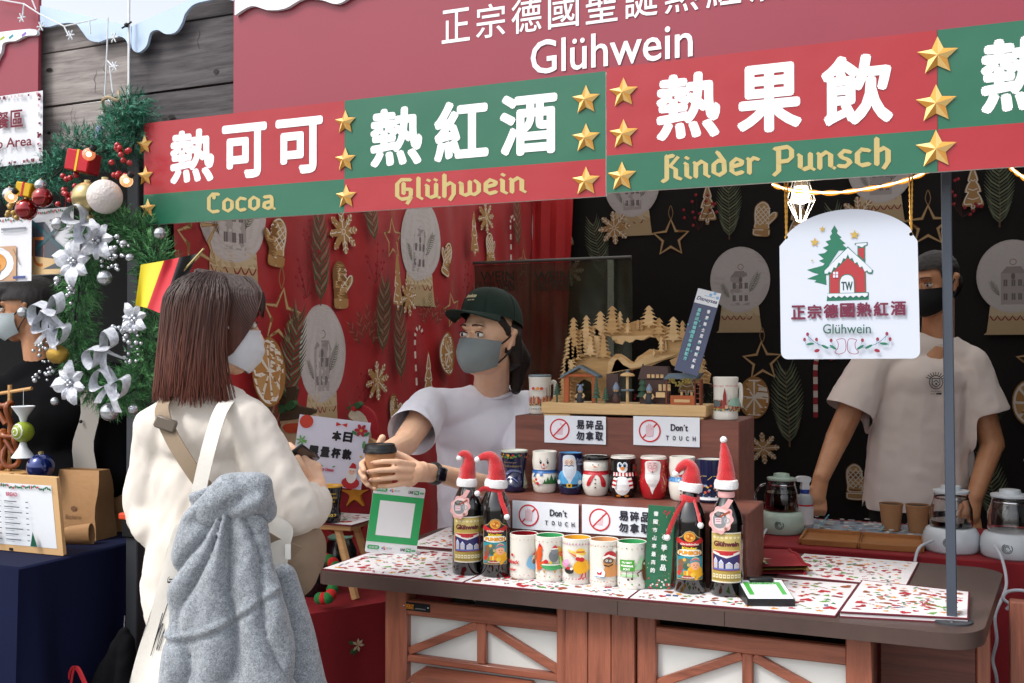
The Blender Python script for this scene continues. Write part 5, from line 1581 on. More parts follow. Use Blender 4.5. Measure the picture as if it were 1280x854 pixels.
q = onY(489, 690, 2.56)
t, f = standcard('payment_sign', 'green and white mobile payment sign leaning at the left end of the serving table', 'sign', (q.x, 2.555, TZ + .0055), .146, .2, face_cam(q, .06), -.14, .13, '#e2e6ea')
MB().box(-.03, .03, .04, .046, 0, .07, b=.001).build('easel_leg', mat('clear_acrylic', '#c8ccd0', .1, alpha=.6), t)
p = Print(base=.0004)
p.rect(-.073, .073, .032, .172, '#21a35c'); p.rect(-.05, .05, .052, .154, '#e4e6ea')
for z in (.016, .186):
 p.poly(rr_poly(-.068, -.034, z - .006, z + .006, .005, n=3), '#21a35c'); p.text('收款碼', -.063, -.039, z - .0035, z + .0035, '#e8eaee')
 p.disc(-.021, z + .002, .003, '#e0a030', n=8); p.disc(-.025, z - .001, .003, '#4a8fd0', n=8); p.disc(-.019, z - .003, .003, '#c84a6a', n=8); p.text('街口支付', -.014, .002, z - .003, z + .003, '#5a6068')
 p.text('LINE', .026, .04, z - .004, z + .004, '#3a4048', bold=.0004); p.rect(.042, .056, z - .0055, z + .0055, '#21a35c'); p.text('Pay', .044, .054, z - .003, z + .004, '#e8eaee', bold=.0003); p.text('MONEY', .058, .071, z - .003, z + .003, '#21a35c', bold=.0003)
p.build('printed_notice', printmat('print_gloss', .3, coat=.3, var=.03), t, f)

q = onY(822, 742, 2.44)
t, f = standcard('drink_card', 'tall dark green card with white Chinese columns and candy canes beside the scarfed bottle', 'card', (q.x, 2.435, TZ + .0055), .064, .206, face_cam(q, -.02), -.1, .06, '#2c6a4c', .002, .003)
p = Print(base=.0004)
for i, c in enumerate('德國市占率最高的'): p.text(c, -.0185, -.0075, .18 - .02 * i, .192 - .02 * i, '#e6ece8', bold=.0005)
for i, c in enumerate('冬季飲品'): p.text(c, .004, .0185, .122 - .025 * i, .1375 - .025 * i, '#e6ece8', bold=.0007)
r_ = random.Random(2)
for i in range(16): p.star(r_.uniform(-.029, .029), .03 + i * .0108, .0018, '#c8b45a', n=4, k=.4)
for i in range(26):
 x, z = r_.uniform(-.03, .03), r_.uniform(.003, .02 + .012 * r_.random()); p.disc(x, z, .0022, '#b8323c' if i % 2 else '#dcd6d0', n=7)
for i in range(8): p.disc(.008 + .002 * i - (.004 if i % 2 else 0), .196 - (i % 3) * .004, .0022, '#a83040', n=7)
p.disc(.021, .15, .007, '#c9b99a', n=12); p.disc(.021, .15, .005, '#b58a6a', n=10)
for i in range(6): mo_branch(p, r_.uniform(-.022, .022), .04 + i * .025, .012, r_.uniform(-1, 1), '#235a40', 7)
p.build('printed_notice', printmat('print_gloss', .3, coat=.3, var=.03), t, f)

# clipboard with payment card
a = onZ(934, 757, TZ + .006); c_ = onZ(994, 757, TZ + .006)
ctr = (a + c_) / 2
rz = math.atan2(c_.y - a.y, c_.x - a.x)
w = (c_ - a).length; dpt = .115
t = thing('clipboard', 'small black card holder with a green edged payment card lying near the table front', 'card holder', (ctr.x, ctr.y, TZ + .0045), rz)
M = Matrix.Rotation(.22, 4, 'X')
b = MB(); b.add([Vector(v) for v in ((-w / 2, 0, 0), (w / 2, 0, 0), (w / 2, 0, .014), (-w / 2, 0, .014), (-w / 2, dpt, 0), (w / 2, dpt, 0), (w / 2, dpt, .034), (-w / 2, dpt, .034))], [(0, 1, 2, 3), (1, 5, 6, 2), (5, 4, 7, 6), (4, 0, 3, 7), (3, 2, 6, 7), (0, 4, 5, 1)])
b.build('holder', mat('black_plastic', '#17181a', .4), t, smooth=0)
f = lambda u, v, h: (u, v, .0145 + .02 * v / dpt + h)
p = Print(base=.0006); p.rect(-w / 2 + .004, w / 2 - .002, .004, dpt - .004, '#dfe3ea'); p.rect(-w / 2 + .012, w / 2 - .01, .026, dpt - .016, '#3fa33f'); p.rect(-w / 2 + .024, w / 2 - .022, .026, dpt - .03, '#e2e4e8'); p.text('LINE Pay', -.03, .03, dpt - .0265, dpt - .0195, '#e8f0e8')
p.build('payment_card', printmat('print_gloss', .3, coat=.3, var=.03), t, f)
MB().box(-.028, .03, dpt - .022, dpt + .004, .034, .042, b=.002).build('clip', mat('black_plastic', '#17181a', .4), t)

# folded red napkin behind the right bottle
t = thing('table_runner', 'folded red table runner with gold edge beside the display box', 'table runner', (-.46, 2.84, TZ + .001), .35)
for k in range(3):
 b = MB(); n = 20
 b.grid([[(-.06 + .13 * i / n + k * .006, -.13 + .25 * j / n, .006 + k * .009 + .004 * math.sin(j * .5 + k) * (i / n)) for j in range(n + 1)] for i in range(n + 1)])
 b.tube([(.07 + k * .006, -.13 + .25 * j / n, .006 + k * .009 + .004 * math.sin(j * .5 + k)) for j in range(n + 1)], .0045, 6)
 b.build('fold', mat('red_runner', '#8a1a22', .85, bump=.3, bscale=400) if k != 1 else mat('gold_edging', '#8a6a34', .6, metal=.2), t)
p = Print(); r_ = random.Random(3)
for i in range(16):
 v = -.12 + .24 * i / 15; p.poly([(-.045, v - .01), (-.02 + r_.uniform(-.01, .01), v), (-.045, v + .01)], r_.choice(['#3f6a4a', '#c9c4b4', '#2f5a3a'])); p.disc(-.04, v, .004, '#d9d4c4', n=6)
p.rect(-.047, -.04, -.125, .118, '#b8a878')
tag(p.build('printed_motif', printmat('cotton_print', .85), t, lambda u, v, h: (u + .012, v, .0295 + h + .004 * math.sin((v + .13) / .25 * 20 * .5 + 2) * max(0, (u + .06) / .13))), kind='stuff')

# ------------------------------------------------------------------ candle arch
AY = 2.84
AL = onY(790, 514, AY)
t = thing('candle_arch', 'carved pale wood candle arch with fir trees and a tiny Christmas market', 'ornament', (AL.x, AY, 1.3185)); L = t.location
ply = woodmat('pale_plywood', '#d9b887', '#c49f6b', .6, 'X', 1.2, bump=.05)

def A(cx, cy): q = onY(640 + cx / 4.0, 360 + cy / 4.0, AY); return (q.x - L.x, q.z - L.z)

outer = [(195, 566), (215, 540), (250, 522), (245, 470), (262, 400), (255, 360), (275, 320), (268, 270), (292, 240), (290, 205), (330, 212), (380, 198), (420, 185), (470, 190), (520, 172), (580, 178), (620, 165), (660, 158), (730, 165), (760, 190), (830, 212), (868, 225), (884, 300), (925, 335), (970, 370), (958, 400), (995, 430), (985, 478), (940, 462), (880, 430), (800, 384), (790, 362), (835, 340), (760, 362), (700, 388), (600, 410), (520, 420), (486, 432), (478, 500), (482, 566), (420, 566), (415, 520), (395, 470), (360, 455), (325, 480), (315, 530), (312, 566)]
hole = [(452, 252), (480, 240), (500, 246), (520, 275), (545, 282), (560, 266), (600, 272), (620, 258), (660, 262), (690, 246), (722, 250), (745, 285), (735, 312), (712, 308), (690, 306), (672, 318), (655, 330), (630, 345), (612, 372), (595, 365), (570, 345), (545, 330), (520, 330), (500, 348), (488, 340), (496, 322), (470, 312), (458, 300), (478, 288)]
b = MB(); b.slab([A(*p) for p in outer], -.003, .003, holes=[[A(*p) for p in hole]]); ply2 = woodmat('plywood_tan', '#c9a26c', '#b08853', .6, 'X', 1.2, bump=.05); b.build('arch_panel', ply2, t, smooth=0)

def fir(cx, by, ty, hw, y, seed=0, col=None, th=.005):
 r = random.Random(seed + int(cx)); n = max(4, int((by - ty) / 18)); Lf = []; Rt = []
 H = by - ty
 for i in range(n):
  z0 = ty + H * i / n; z1 = ty + H * (i + 1) / n
  w = hw * 1.25 * (.3 + .7 * (i + 1) / n) * r.uniform(.88, 1.08)
  Rt += [(cx + w * .35, z0 + H / n * .3), (cx + w, z1 + 3), (cx + w * .55, z1 - H / n * .1)]
  Lf += [(cx - w * .35, z0 + H / n * .3), (cx - w, z1 + 3), (cx - w * .55, z1 - H / n * .1)]
 P = [(cx, ty)] + Rt + [(cx + hw * .12, by), (cx + hw * .12, by + 8), (cx - hw * .12, by + 8), (cx - hw * .12, by)] + Lf[::-1]
 m = MB(); m.slab([A(*q) for q in P], y, y + th); return m.build('fir_tree', col or ply, t, smooth=0)

for i, (cx, by, ty, hw) in enumerate([(320, 360, 150, 42), (378, 330, 138, 40), (300, 470, 240, 46), (352, 345, 215, 28), (286, 560, 350, 40), (448, 240, 118, 44), (513, 225, 92, 46), (546, 200, 118, 20), (695, 190, 90, 46), (740, 232, 150, 32), (756, 318, 240, 17), (812, 262, 145, 46), (862, 250, 165, 26), (940, 478, 300, 52), (405, 335, 240, 30), (655, 205, 165, 12), (720, 335, 305, 10), (775, 310, 262, 9), (470, 345, 230, 30), (430, 340, 205, 44), (590, 225, 150, 14), (635, 208, 160, 16), (330, 350, 290, 18), (890, 300, 215, 18)]):
 fir(cx, by, ty, hw, -.014 if i % 2 else -.024, i, ply if i % 3 else ply2)
for pts in ([(500, 420), (520, 365), (545, 345), (565, 352), (590, 375), (610, 380), (640, 362), (670, 340), (700, 330), (760, 340), (830, 330), (760, 358), (640, 396), (520, 418)], [(480, 430), (486, 370), (505, 345), (530, 352), (560, 385), (600, 404)], [(500, 242), (560, 238), (620, 240), (700, 236), (720, 246), (690, 242), (668, 256), (650, 262), (622, 256), (606, 270), (590, 274), (570, 262), (556, 284), (536, 278), (528, 258), (508, 262)]):
 b = MB(); b.slab([A(*p) for p in pts], -.0085, -.0045); b.build('hillside_cutout', ply, t, smooth=0)
b = MB(); x0, z0 = A(192, 566); x1, _ = A(1000, 566)
b.box(x0, x1, -.075, .045, .006, z0, b=.002); b.build('base_board', ply, t)
for a_, c_2 in ((200, 330), (830, 985)):
 MB().box(A(a_, 600)[0], A(c_2, 600)[0], -.07, .04, 0, .006).build('foot', ply, t)
zb = z0
paint_or = mat('orange_brown_paint', '#a8562a', .6); slate = mat('slate_blue_paint', '#5f6f7c', .6); dkb = mat('dark_brown_paint', '#4a322c', .6); grn = mat('dull_green_paint', '#3f5a48', .7); gry = mat('blue_grey_felt', '#8392a8', .9, bump=.5, bscale=900); drk = mat('charcoal_paint', '#2c3036', .6)

def AX(cx): return A(cx, 560)[0]

def AZ(cy): return A(600, cy)[1]

# open shelter
h = MB().box(AX(292), AX(318), -.058, -.05, zb, AZ(430), b=.001).build('shelter_post', paint_or, t)
MB().box(AX(430), AX(452), -.058, -.05, zb, AZ(430), b=.001).build('shelter_post', paint_or, t)
MB().box(AX(290), AX(455), -.06, -.048, AZ(445), AZ(430), b=.001).build('shelter_beam', paint_or, t)
for s in (0, 1):
 P = [(AX(282), AZ(440)), (AX(375), AZ(385)), (AX(375), AZ(398)), (AX(282), AZ(452))] if s == 0 else [(AX(375), AZ(385)), (AX(468), AZ(437)), (AX(468), AZ(449)), (AX(375), AZ(398))]
 MB().slab(P, -.068, -.03).build('shelter_roof', slate, t, smooth=0)
b = MB(); r_ = random.Random(4)
for i in range(60):
 u = i / 59; x = AX(322 + 105 * u); z = AZ(425 - 30 * math.sin(math.pi * u)); b.ball((x + r_.uniform(-.002, .002), -.062, z + r_.uniform(-.002, .002)), .003, 5, 4)
tag(b.build('moss_garland', mat('moss_green', '#6a6a3a', .9), t), kind='stuff')

def smoker(cx, s, y, body):
 x = AX(cx); m = MB(); m.lathe([(.010 * s, 0), (.012 * s, .006 * s), (.0125 * s, .014 * s), (.009 * s, .026 * s), (.006 * s, .031 * s)], 16, c=(x, y, zb)); f_ = m.build('figurine', body, t)
 MB().ball((x, y, zb + .036 * s), .0075 * s, 14, 10).build('head', ply, f_)
 MB().lathe([(.0085 * s, .037 * s), (.009 * s, .041 * s), (.0075 * s, .047 * s), (.004 * s, .053 * s), (.0008, .058 * s)], 16, c=(x, y, zb)).build('hat', gry, f_)
 MB().lathe([(.0085 * s, .026 * s), (.0092 * s, .029 * s), (.008 * s, .032 * s)], 16, c=(x, y, zb)).build('scarf', drk, f_)
 MB().ball((x, y - .008 * s, zb + .035 * s), .0018 * s, 8, 6).build('nose', mat('skin_wood', '#b98058', .6), f_)
 for sx in (-1, 1):
  MB().tube([(x + sx * .008 * s, y, zb + .028 * s), (x + sx * .0135 * s, y - .003, zb + .021 * s), (x + sx * .010 * s, y - .009 * s, zb + .016 * s)], .0032 * s, 8).build('arm', ply if cx != 550 else drk, f_)
 return f_

f1 = smoker(375, .92, -.058, drk); f2 = smoker(550, 1.05, -.056, dkb); f3 = smoker(715, .98, -.06, drk)
for sx in (-1, 1): MB().ball((AX(375) + sx * .007, -.058, zb + .051), .0036, 8, 6).build('hat_bobble', gry, f1)
MB().lathe([(.0015, 0), (.0015, 0)], 6, c=(0, 0, -1))
b = MB(); x = AX(605); b.lathe([(.010, zb), (.0045, zb + .004), (.004, AZ(420))], 14, c=(x, -.055, 0)); b.build('mushroom_heater', ply, t)
MB().lathe([(.0195, AZ(440)), (.021, AZ(436)), (.017, AZ(427)), (.004, AZ(420))], 20, c=(x, -.055, 0)).build('heater_cap', ply, t)
MB().ball((x, -.055, AZ(416)), .005, 10, 8).build('heater_knob', slate, t)
MB().lathe([(.018, AZ(512)), (.019, AZ(508)), (.018, AZ(504))], 20, c=(x, -.055, 0)).build('round_table', slate, t)
for (cx, ty, by, hw, y) in ((460, 445, 562, 22, -.07), (505, 497, 562, 20, -.068), (670, 388, 562, 34, -.03), (255, 478, 545, 20, -.05)):
 b = MB(); n = 5; z0_, z1_ = AZ(by), AZ(ty); H = z1_ - z0_; w = abs(AX(cx + hw) - AX(cx))
 for i in range(n): zz = z0_ + H * (.12 + .88 * i / n); r1 = w * (1 - i / n * .8); b.lathe([(r1, zz), (r1 * .9, zz + .002), (r1 * .25, zz + H / n * 1.15)], 12, c=(AX(cx), y, 0))
 b.lathe([(.003, zb), (.003, z0_ + H * .2)], 8, c=(AX(cx), y, 0)); b.build('painted_fir', grn, t)
b = MB(); b.box(AX(655), AX(800), -.035, -.012, zb, AZ(455)); hs_ = b.build('timber_house', dkb, t)
MB().slab([(AX(648), AZ(455)), (AX(806), AZ(448)), (AX(795), AZ(392)), (AX(668), AZ(388))], -.04, -.01).build('roof', mat('umber_paint', '#4f3a36', .6), hs_, smooth=0)
for k in range(4): MB().box(AX(695 + k * 22), AX(710 + k * 22), -.0415, -.0385, AZ(447), AZ(430)).build('window', ply, hs_)
for k in range(3): MB().box(AX(750 + k * 22), AX(765 + k * 22), -.0375, -.0345, AZ(510), AZ(478)).build('window', ply, hs_)
MB().box(AX(488), AX(545), -.03, -.012, zb, AZ(430)).build('timber_house', mat('umber_paint', '#4f3a36', .6), t)
# market stall
st = MB().box(AX(818), AX(938), -.062, -.04, zb, AZ(530), b=.001).build('market_stall', paint_or, t)
for cx in (800, 940, 965): MB().box(AX(cx) - .0015, AX(cx) + .0015, -.064, -.06 + (.0 if cx != 965 else .03), zb, AZ(452)).build('stall_post', mat('rust_paint', '#7a3a22', .6), st)
MB().slab([(AX(790), AZ(452)), (AX(950), AZ(448)), (AX(970), AZ(422)), (AX(815), AZ(424))], -.075, -.02).build('stall_roof', slate, st, smooth=0)
for k in range(4): MB().box(AX(942), AX(968), -.06, -.03, AZ(545 - k * 24), AZ(542 - k * 24)).build('shelf', mat('rust_paint', '#7a3a22', .6), st)
MB().box(AX(838), AX(915), -.0635, -.0615, AZ(562), AZ(548)).build('sign_plate', ply, st)
for cx in (870, 920): MB().lathe([(.0035, AZ(530)), (.004, AZ(512))], 10, c=(AX(cx), -.05, 0)).build('tiny_barrel', ply, st)
MB().box(AX(750), AX(795), -.066, -.064, AZ(540), AZ(515)).build('signpost', ply, t)
b = MB()
for i in range(90):
 x = AX(r_.uniform(820, 925)); z = AZ(r_.uniform(448, 470) + (abs(x - AX(870)) < .01) * 14); b.ball((x, -.077, z), .0024, 5, 4)
tag(b.build('moss_garland', mat('moss_straw', '#8a7a3e', .9), t), kind='stuff')

# navy card leaning on the arch
cc = onY(872, 415, AY - .09); ang = .262
t = thing('slogan_card', 'tilted navy card, white and teal Chinese columns propped on the candle arch', 'card', (cc.x, AY - .088, cc.z - .11), 0);
w, h = .066, .232
M = Matrix.Translation((0, 0, .11)) @ Matrix.Rotation(ang, 4, 'Y') @ Matrix.Rotation(-.12, 4, 'X')
b = MB(); b.slab(rr_poly(-w / 2, w / 2, -h / 2, h / 2, .001, n=2), 0, .0025, M=M); b.build('card', mat('navy_card', '#2a3560', .4), t, smooth=0)
p = Print(base=.0004); p.rect(-w / 2, w / 2, -h / 2, h / 2, '#27325c'); p.rect(-w / 2 + .0005, w / 2 - .0005, h / 2 - .04, h / 2, '#dde2ec')
p.text('Disneysea', -w / 2 + .005, w / 2 - .004, h / 2 - .034, h / 2 - .02, '#27325c', bold=.0004, slant=.25); p.rect(-.01, .02, h / 2 - .016, h / 2 - .0145, '#8aa0c0')
for x, z in ((.006, -.01), (.026, -.014), (.016, -.004)): p.disc(x, h / 2 + z, .0045, '#7ab4e0', n=8)
for i, c in enumerate('香港迪士尼樂園熱紅酒'): p.text(c, .009, .018, .055 - .0172 * i, .0655 - .0172 * i, '#e4e8f0', bold=.0005)
for i, c in enumerate('皇家認證德國百年傳統配方'): p.text(c, -.017, -.0065, .054 - .0125 * i, .0645 - .0125 * i, '#6ec4c4', bold=.0005)
r_ = random.Random(6)
for i in range(10): p.star(r_.uniform(-.03, .03), r_.uniform(-.1, .07), .004, '#3f8f9a', n=6, k=.5)
p.build('printed_notice', printmat('print_gloss', .3, coat=.3, var=.03), t, lambda u, v, hh: M @ Vector((u, -hh - .0002, v)))

# ------------------------------------------------------------------ canopy pole, hanging sign, bulb, rope lights
slate_m = mat('blue_grey_powder_coat', '#454c57', .4, metal=.2, var=.06, vscale=10)
a = onZ(1190, 777, TZ)
t = thing('canopy_pole', 'slim blue grey pole screwed to the right front corner of the serving table', 'pole', (a.x, a.y, TZ))
MB().box(-.0105, .0105, -.0105, .0105, .006, 1.3, b=.002, M=Matrix.Rotation(-.008, 4, 'Y')).build('shaft', slate_m, t)
MB().lathe([(.042, 0), (.042, .004), (.038, .006), (.012, .0065)], 28).build('base_plate', mat('dark_grey_steel', '#3d3f44', .45), t)
for k in range(3): MB().lathe([(.004, .006), (.004, .009), (.001, .0095)], 10, c=(.03 * math.cos(k * 2.1 + .5), .03 * math.sin(k * 2.1 + .5), 0)).build('screw', mat('polished_steel', '#c9c9cc', .2, metal=1), t)

SY = 2.34
o = onY(975, 450, SY); o2 = onY(1150, 447, SY); W = o2.x - o.x; H = onY(1060, 262, SY).z - o.z
t = thing('hanging_sign', 'white arched sign with red house and fir tree hung on gold chains under the banner', 'sign', ((o.x + o2.x) / 2, SY, o.z)); L = t.location
f2 = lambda cx, cy: ((cx - 337) / 585.0 * W, (825 - cy) / 622.0 * H)
P = [f2(45, 345), f2(70, 318)] + [f2(337 + 268 * math.sin(R(a)) / math.sin(R(62)), 203 + (305 - 203) * (1 - math.cos(R(a))) / (1 - math.cos(R(62)))) for a in range(-58, 59, 5)] + [f2(604, 318), f2(622, 345)] + [f2(630 - 30 + 30 * math.cos(R(a)), 818 - 30 - 30 * math.sin(R(a))) for a in range(0, -91, -15)] + [f2(50 + 30 - 30 * math.sin(R(a)), 822 - 30 + 30 * math.cos(R(a))) for a in range(0, 91, 15)]
P = [(x, z) for x, z in P]
sd_ = MB(); sd_.slab(P, -.004, .004); sd_.build('board', mat('white_acrylic_board', '#c3c9d6', .35, coat=.3), t, smooth=0)
p = Print(base=.0044)
G2, RD = '#1f6b52', '#a33238'
tree = [(282, 266), (296, 290), (292, 300), (312, 318), (304, 322), (328, 344), (316, 348), (344, 372), (300, 372), (260, 430), (245, 470), (248, 514), (222, 506), (196, 500), (205, 492), (165, 486), (190, 476), (215, 468), (190, 460), (165, 448), (198, 440), (232, 432), (240, 424), (215, 412), (236, 404), (212, 384), (240, 380), (252, 370), (232, 358), (258, 348), (244, 332), (266, 326), (262, 312), (272, 300), (268, 290)]
p.poly([f2(*q) for q in tree], G2)
p.poly([f2(*q) for q in ((248, 580), (252, 548), (258, 548), (258, 468), (338, 398), (412, 452), (414, 546), (424, 548), (424, 578))], G2)
p.poly([f2(*q) for q in ((262, 548), (262, 472), (338, 404), (408, 458), (410, 546))], RD)
p.poly([f2(*q) for q in ((378, 364), (378, 352), (366, 352), (368, 344), (420, 342), (420, 354), (410, 358), (410, 425), (378, 395))], G2)
p.poly([f2(*q) for q in ((382, 366), (406, 364), (406, 415), (382, 392))], RD); p.poly([f2(*q) for q in ((370, 347), (416, 345), (416, 352), (406, 356), (398, 362), (388, 358), (374, 354))], '#c9cedb')
# snowy roof with drips
rf = [(338, 362)];
for i in range(9): rf.append((338 + 98 * (i + 1) / 9, 362 + 92 * (i + 1) / 9))
rf += [(436, 466), (424, 466)]
for i in range(8): x = 420 - 82 * i / 8; y = 462 - 72 * i / 8; rf += [(x - 2, y + (10 if i % 2 else -4))]
rf2 = [(2 * 338 - x, y) for x, y in rf]
p.poly([f2(x + (3 if x > 338 else 0), y + 1) for x, y in [(338, 356), (440, 458), (436, 472), (420, 470), (338, 398)]], G2); p.poly([f2(x, y) for x, y in [(338, 356), (236, 458), (240, 472), (256, 470), (338, 398)]], G2)
p.poly([f2(*q) for q in rf + [(338, 388)]], '#c9cedb'); p.poly([f2(*q) for q in rf2 + [(338, 388)]], '#c9cedb')
p.poly([f2(*q) for q in [(302, 548), (302, 500)] + [(334 + 32 * math.cos(R(a)), 500 - 30 * math.sin(R(a))) for a in range(180, -1, -20)] + [(368, 548)]], G2)
p.poly([f2(*q) for q in [(305, 548), (305, 500)] + [(334 + 28 * math.cos(R(a)), 500 - 26 * math.sin(R(a))) for a in range(180, -1, -20)] + [(364, 548)]], '#c9cedb')
x0, z0 = f2(310, 538); x1, z1 = f2(358, 502); p.text('TW', x0, x1, z0, z1, '#2a4a40', bold=.0006)
x0, z0 = f2(276, 484); x1, z1 = f2(297, 460); p.rect(x0, x1, z0, z1, '#c9cedb'); p.rect(x0, x1, (z0 + z1) / 2 - .0006, (z0 + z1) / 2 + .0006, RD); p.rect((x0 + x1) / 2 - .0006, (x0 + x1) / 2 + .0006, z0, z1, RD)
x0, z0 = f2(252, 574); x1, z1 = f2(420, 550)
p.poly([(x0, z1), (x1, z1)] + [(x1 + (x0 - x1) * i / 14, z0 + (z1 - z0) * (.25 if i % 2 else .6)) for i in range(15)][0:], '#c9cedb')
for (cx, cy, r) in ((198, 334, .0105), (366, 310, .011), (231, 281, .007), (187, 410, .003)): x, z = f2(cx, cy); p.star(x, z, r, '#b89a4a', rot=1.5)
for i, c in enumerate('正宗德國熱紅酒'):
 xa = 96 + i * 69.5; x0, z0 = f2(xa, 655 - i * 1.8); x1, z1 = f2(xa + 62, 596 - i * 1.8); p.text(c, x0, x1, z0, z1, '#6a1f3a', bold=.0011)
x0, z0 = f2(233, 716); x1, z1 = f2(433, 676); p.text('Glühwein', x0, x1, z0, z1, '#2f5a4c', bold=.0002)
for s in (-1, 1):
 M_ = lambda q: f2(333 + s * (q[0] - 333), q[1])
 p.line([M_(q) for q in smooth2([(290, 776), (240, 768), (200, 752), (165, 720)], 4)], .0011, '#3f6f8a')
 for (cx, cy) in ((168, 718), (206, 740), (268, 744), (155, 740)):
  x, z = M_((cx, cy)); p.disc(x, z, .0032, '#8a1f35', rz=.0044, n=10); p.line([(x, z), M_((cx + 8, cy + 25))], .0008, '#3f6f8a')
 x, z = M_((208, 786)); p.disc(x, z, .006, '#8a1f35', rz=.0038, rot=s * .3, n=10)
 for (cx, cy, a) in ((180, 758, .1), (242, 770, -.5), (276, 772, -.6)): x, z = M_((cx, cy)); p.disc(x, z, .0085, G2, rz=.0028, rot=a * s, n=10)
 p.line([M_(q) for q in smooth2([(292, 742), (322, 738), (330, 760), (326, 790), (300, 800), (284, 792), (296, 776), (298, 756)], 4, True)], .0013, '#8a1f4a', closed=True)
p.build('printed_motif', printmat('lettering_white', .5, var=.02), t)
goldc = mat('gold_cord', '#b8893a', .35, metal=.6)
for (px, pt, pb_) in ((983, 232, 297), (1139, 224, 293)):
 a = onY(px, pt, SY); b_ = onY(px, pb_, SY);
 ch = thing('sign_chain', 'thin gold chain holding up the %s shoulder of the white hanging sign' % ('left' if px < 1000 else 'right'), 'chain', b_, 0, 'gold chains of the hanging sign')
 for sx in (-.0045, .0035):
  P_ = [(sx * (1 - .8 * (1 - k / 30)), .0, (a.z - b_.z + .06) * k / 30) for k in range(31)]
  MB().tube(P_, [.0011 if k % 2 else .0022 for k in range(31)], 6).build('strand', goldc, ch)
 MB().lathe([(.004, -.003), (.004, .0)], 10, M=Matrix.Rotation(R(90), 4, 'X'), c=(0, 0, .004)).build('grommet', goldc, ch)

# caged bulb
bp_ = onY(1001, 244, 2.50)
t = thing('cage_lamp', 'lit round bulb in a white wire cage below the banner', 'lamp', (bp_.x, bp_.y, bp_.z)); s = 2.4 / 1280
def CP(dx, dz, a): return (dx * s * math.cos(a), dx * s * math.sin(a), -dz * s)
MB().ball((0, 0, 0), .0215, 20, 14).build('bulb', mat('lit_bulb', '#ffffff', .4, emit=('#fff6ea', 6)), t)
wire = mat('white_wire', '#e4e2dc', .4)
for k in range(8):
 a = k * math.pi / 4 + .2
 MB().tube([CP(7, -26, a), CP(17.5, 7, a), CP(5, 33, a)], .0011, 6).build('cage_wire', wire, t)
for rr_, dz in ((17.5, 7), (5, 33), (7, -26)):
 MB().tube([CP(rr_, dz, 2 * math.pi * k / 24) for k in range(25)], .0012, 6).build('cage_ring', wire, t)
MB().lathe([(.016, .02), (.013, .028), (.013, .06), (.006, .065)], 16).build('lamp_holder', mat('pale_socket', '#c9c3b4', .5), t)
MB().tube([(0, 0, .062), (0, .01, .3)], .003, 6).build('flex', mat('black_plastic', '#17181a', .4), t)
lt = bpy.data.lights.new('bulb_light', 'POINT'); lt.energy = .7; lt.color = (1, .86, .68); lt.shadow_soft_size = .025
lo = bpy.data.objects.new('bulb_light', lt); COL.objects.link(lo); lo.parent = t; lo.location = (0, 0, -.045)

def rope(label, pts, Y):
 P_ = smooth_path([onY(x, y, Y) for x, y in pts], 10); o = P_[len(P_) // 2].copy(); tt = thing('rope_light', label, 'rope light', o, 0, 'gold rope lights under the banner')
 for k in range(2):
  MB().tube([p_ - o + Vector((0, .004 * k, .0035 * math.sin(i * .5 + k * 3.14))) for i, p_ in enumerate(P_)], .0028, 8).build('tube', mat('amber_tube', '#c98a2e', .3, emit=('#ff9a30', .35)), tt)
 b = MB()
 for i in range(0, len(P_) - 1):
  for q_ in (0, .5):
   x = P_[i].lerp(P_[i + 1], q_) - o; b.ball(x + Vector((0, -.004, 0)), .0019, 6, 4)
 tag(b.build('light_dot', mat('warm_led', '#ffffff', .4, emit=('#ffdca0', 5)), tt), kind='stuff')

rope('gold rope light sagging from the caged bulb above the hanging sign', [(966, 231), (985, 237), (1010, 240), (1045, 241), (1085, 236), (1120, 229), (1150, 219), (1170, 208)], 2.46)
rope('gold rope light swag starting right of the blue grey pole', [(1262, 208), (1272, 217), (1290, 226), (1330, 232), (1380, 220)], 2.46)

# ------------------------------------------------------------------ rear counter with kettles
CZ = .88; CY0, CY1 = 3.36, 3.98
t = thing('rear_counter', 'rear counter under a red poinsettia tablecloth carrying the glass kettles', 'counter', (-.2, 3.67, 0)); L = t.location
MB().box(-.95 - L.x, .9 - L.x, CY0 - L.y, CY1 - L.y, CZ - .02, CZ, b=.004).build('counter_top', mat('red_tablecloth', '#7e0d18', .8, var=.1, vscale=6, bump=.3, bscale=400), t)
b = MB(); n = 90
b.grid([[(-.95 + 1.85 * i / n - L.x, CY0 - L.y - .006 - .012 * (1 - j / 12) * math.sin(i * .55 + math.sin(i * .21) * 2) * (1 - j / 14) - .004 * (1 - j / 12), .02 + (CZ - .024) * j / 12) for j in range(13)] for i in range(n + 1)])
b.build('tablecloth_drop', mat('red_tablecloth', '#7e0d18', .8), t)

def poinsett(p, x, z, s, r):
 for k in range(3):
  a = r.uniform(0, 6.28); p.poly([(x + math.cos(a) * s * .3, z + math.sin(a) * s * .3), (x + math.cos(a + .3) * s * 1.1, z + math.sin(a + .3) * s), (x + math.cos(a) * s * 1.7, z + math.sin(a) * s * 1.6), (x + math.cos(a - .3) * s * 1.1, z + math.sin(a - .3) * s)], r.choice(['#2f5a34', '#234a2c']))
 if r.random() < .6:
  for k in range(6):
   a = 6.28 * k / 6 + r.random(); p.poly([(x, z), (x + math.cos(a + .35) * s * .6, z + math.sin(a + .35) * s * .6), (x + math.cos(a) * s, z + math.sin(a) * s), (x + math.cos(a - .35) * s * .6, z + math.sin(a - .35) * s * .6)], '#c4ad92')
  p.disc(x, z, s * .16, '#b8923a', n=6)

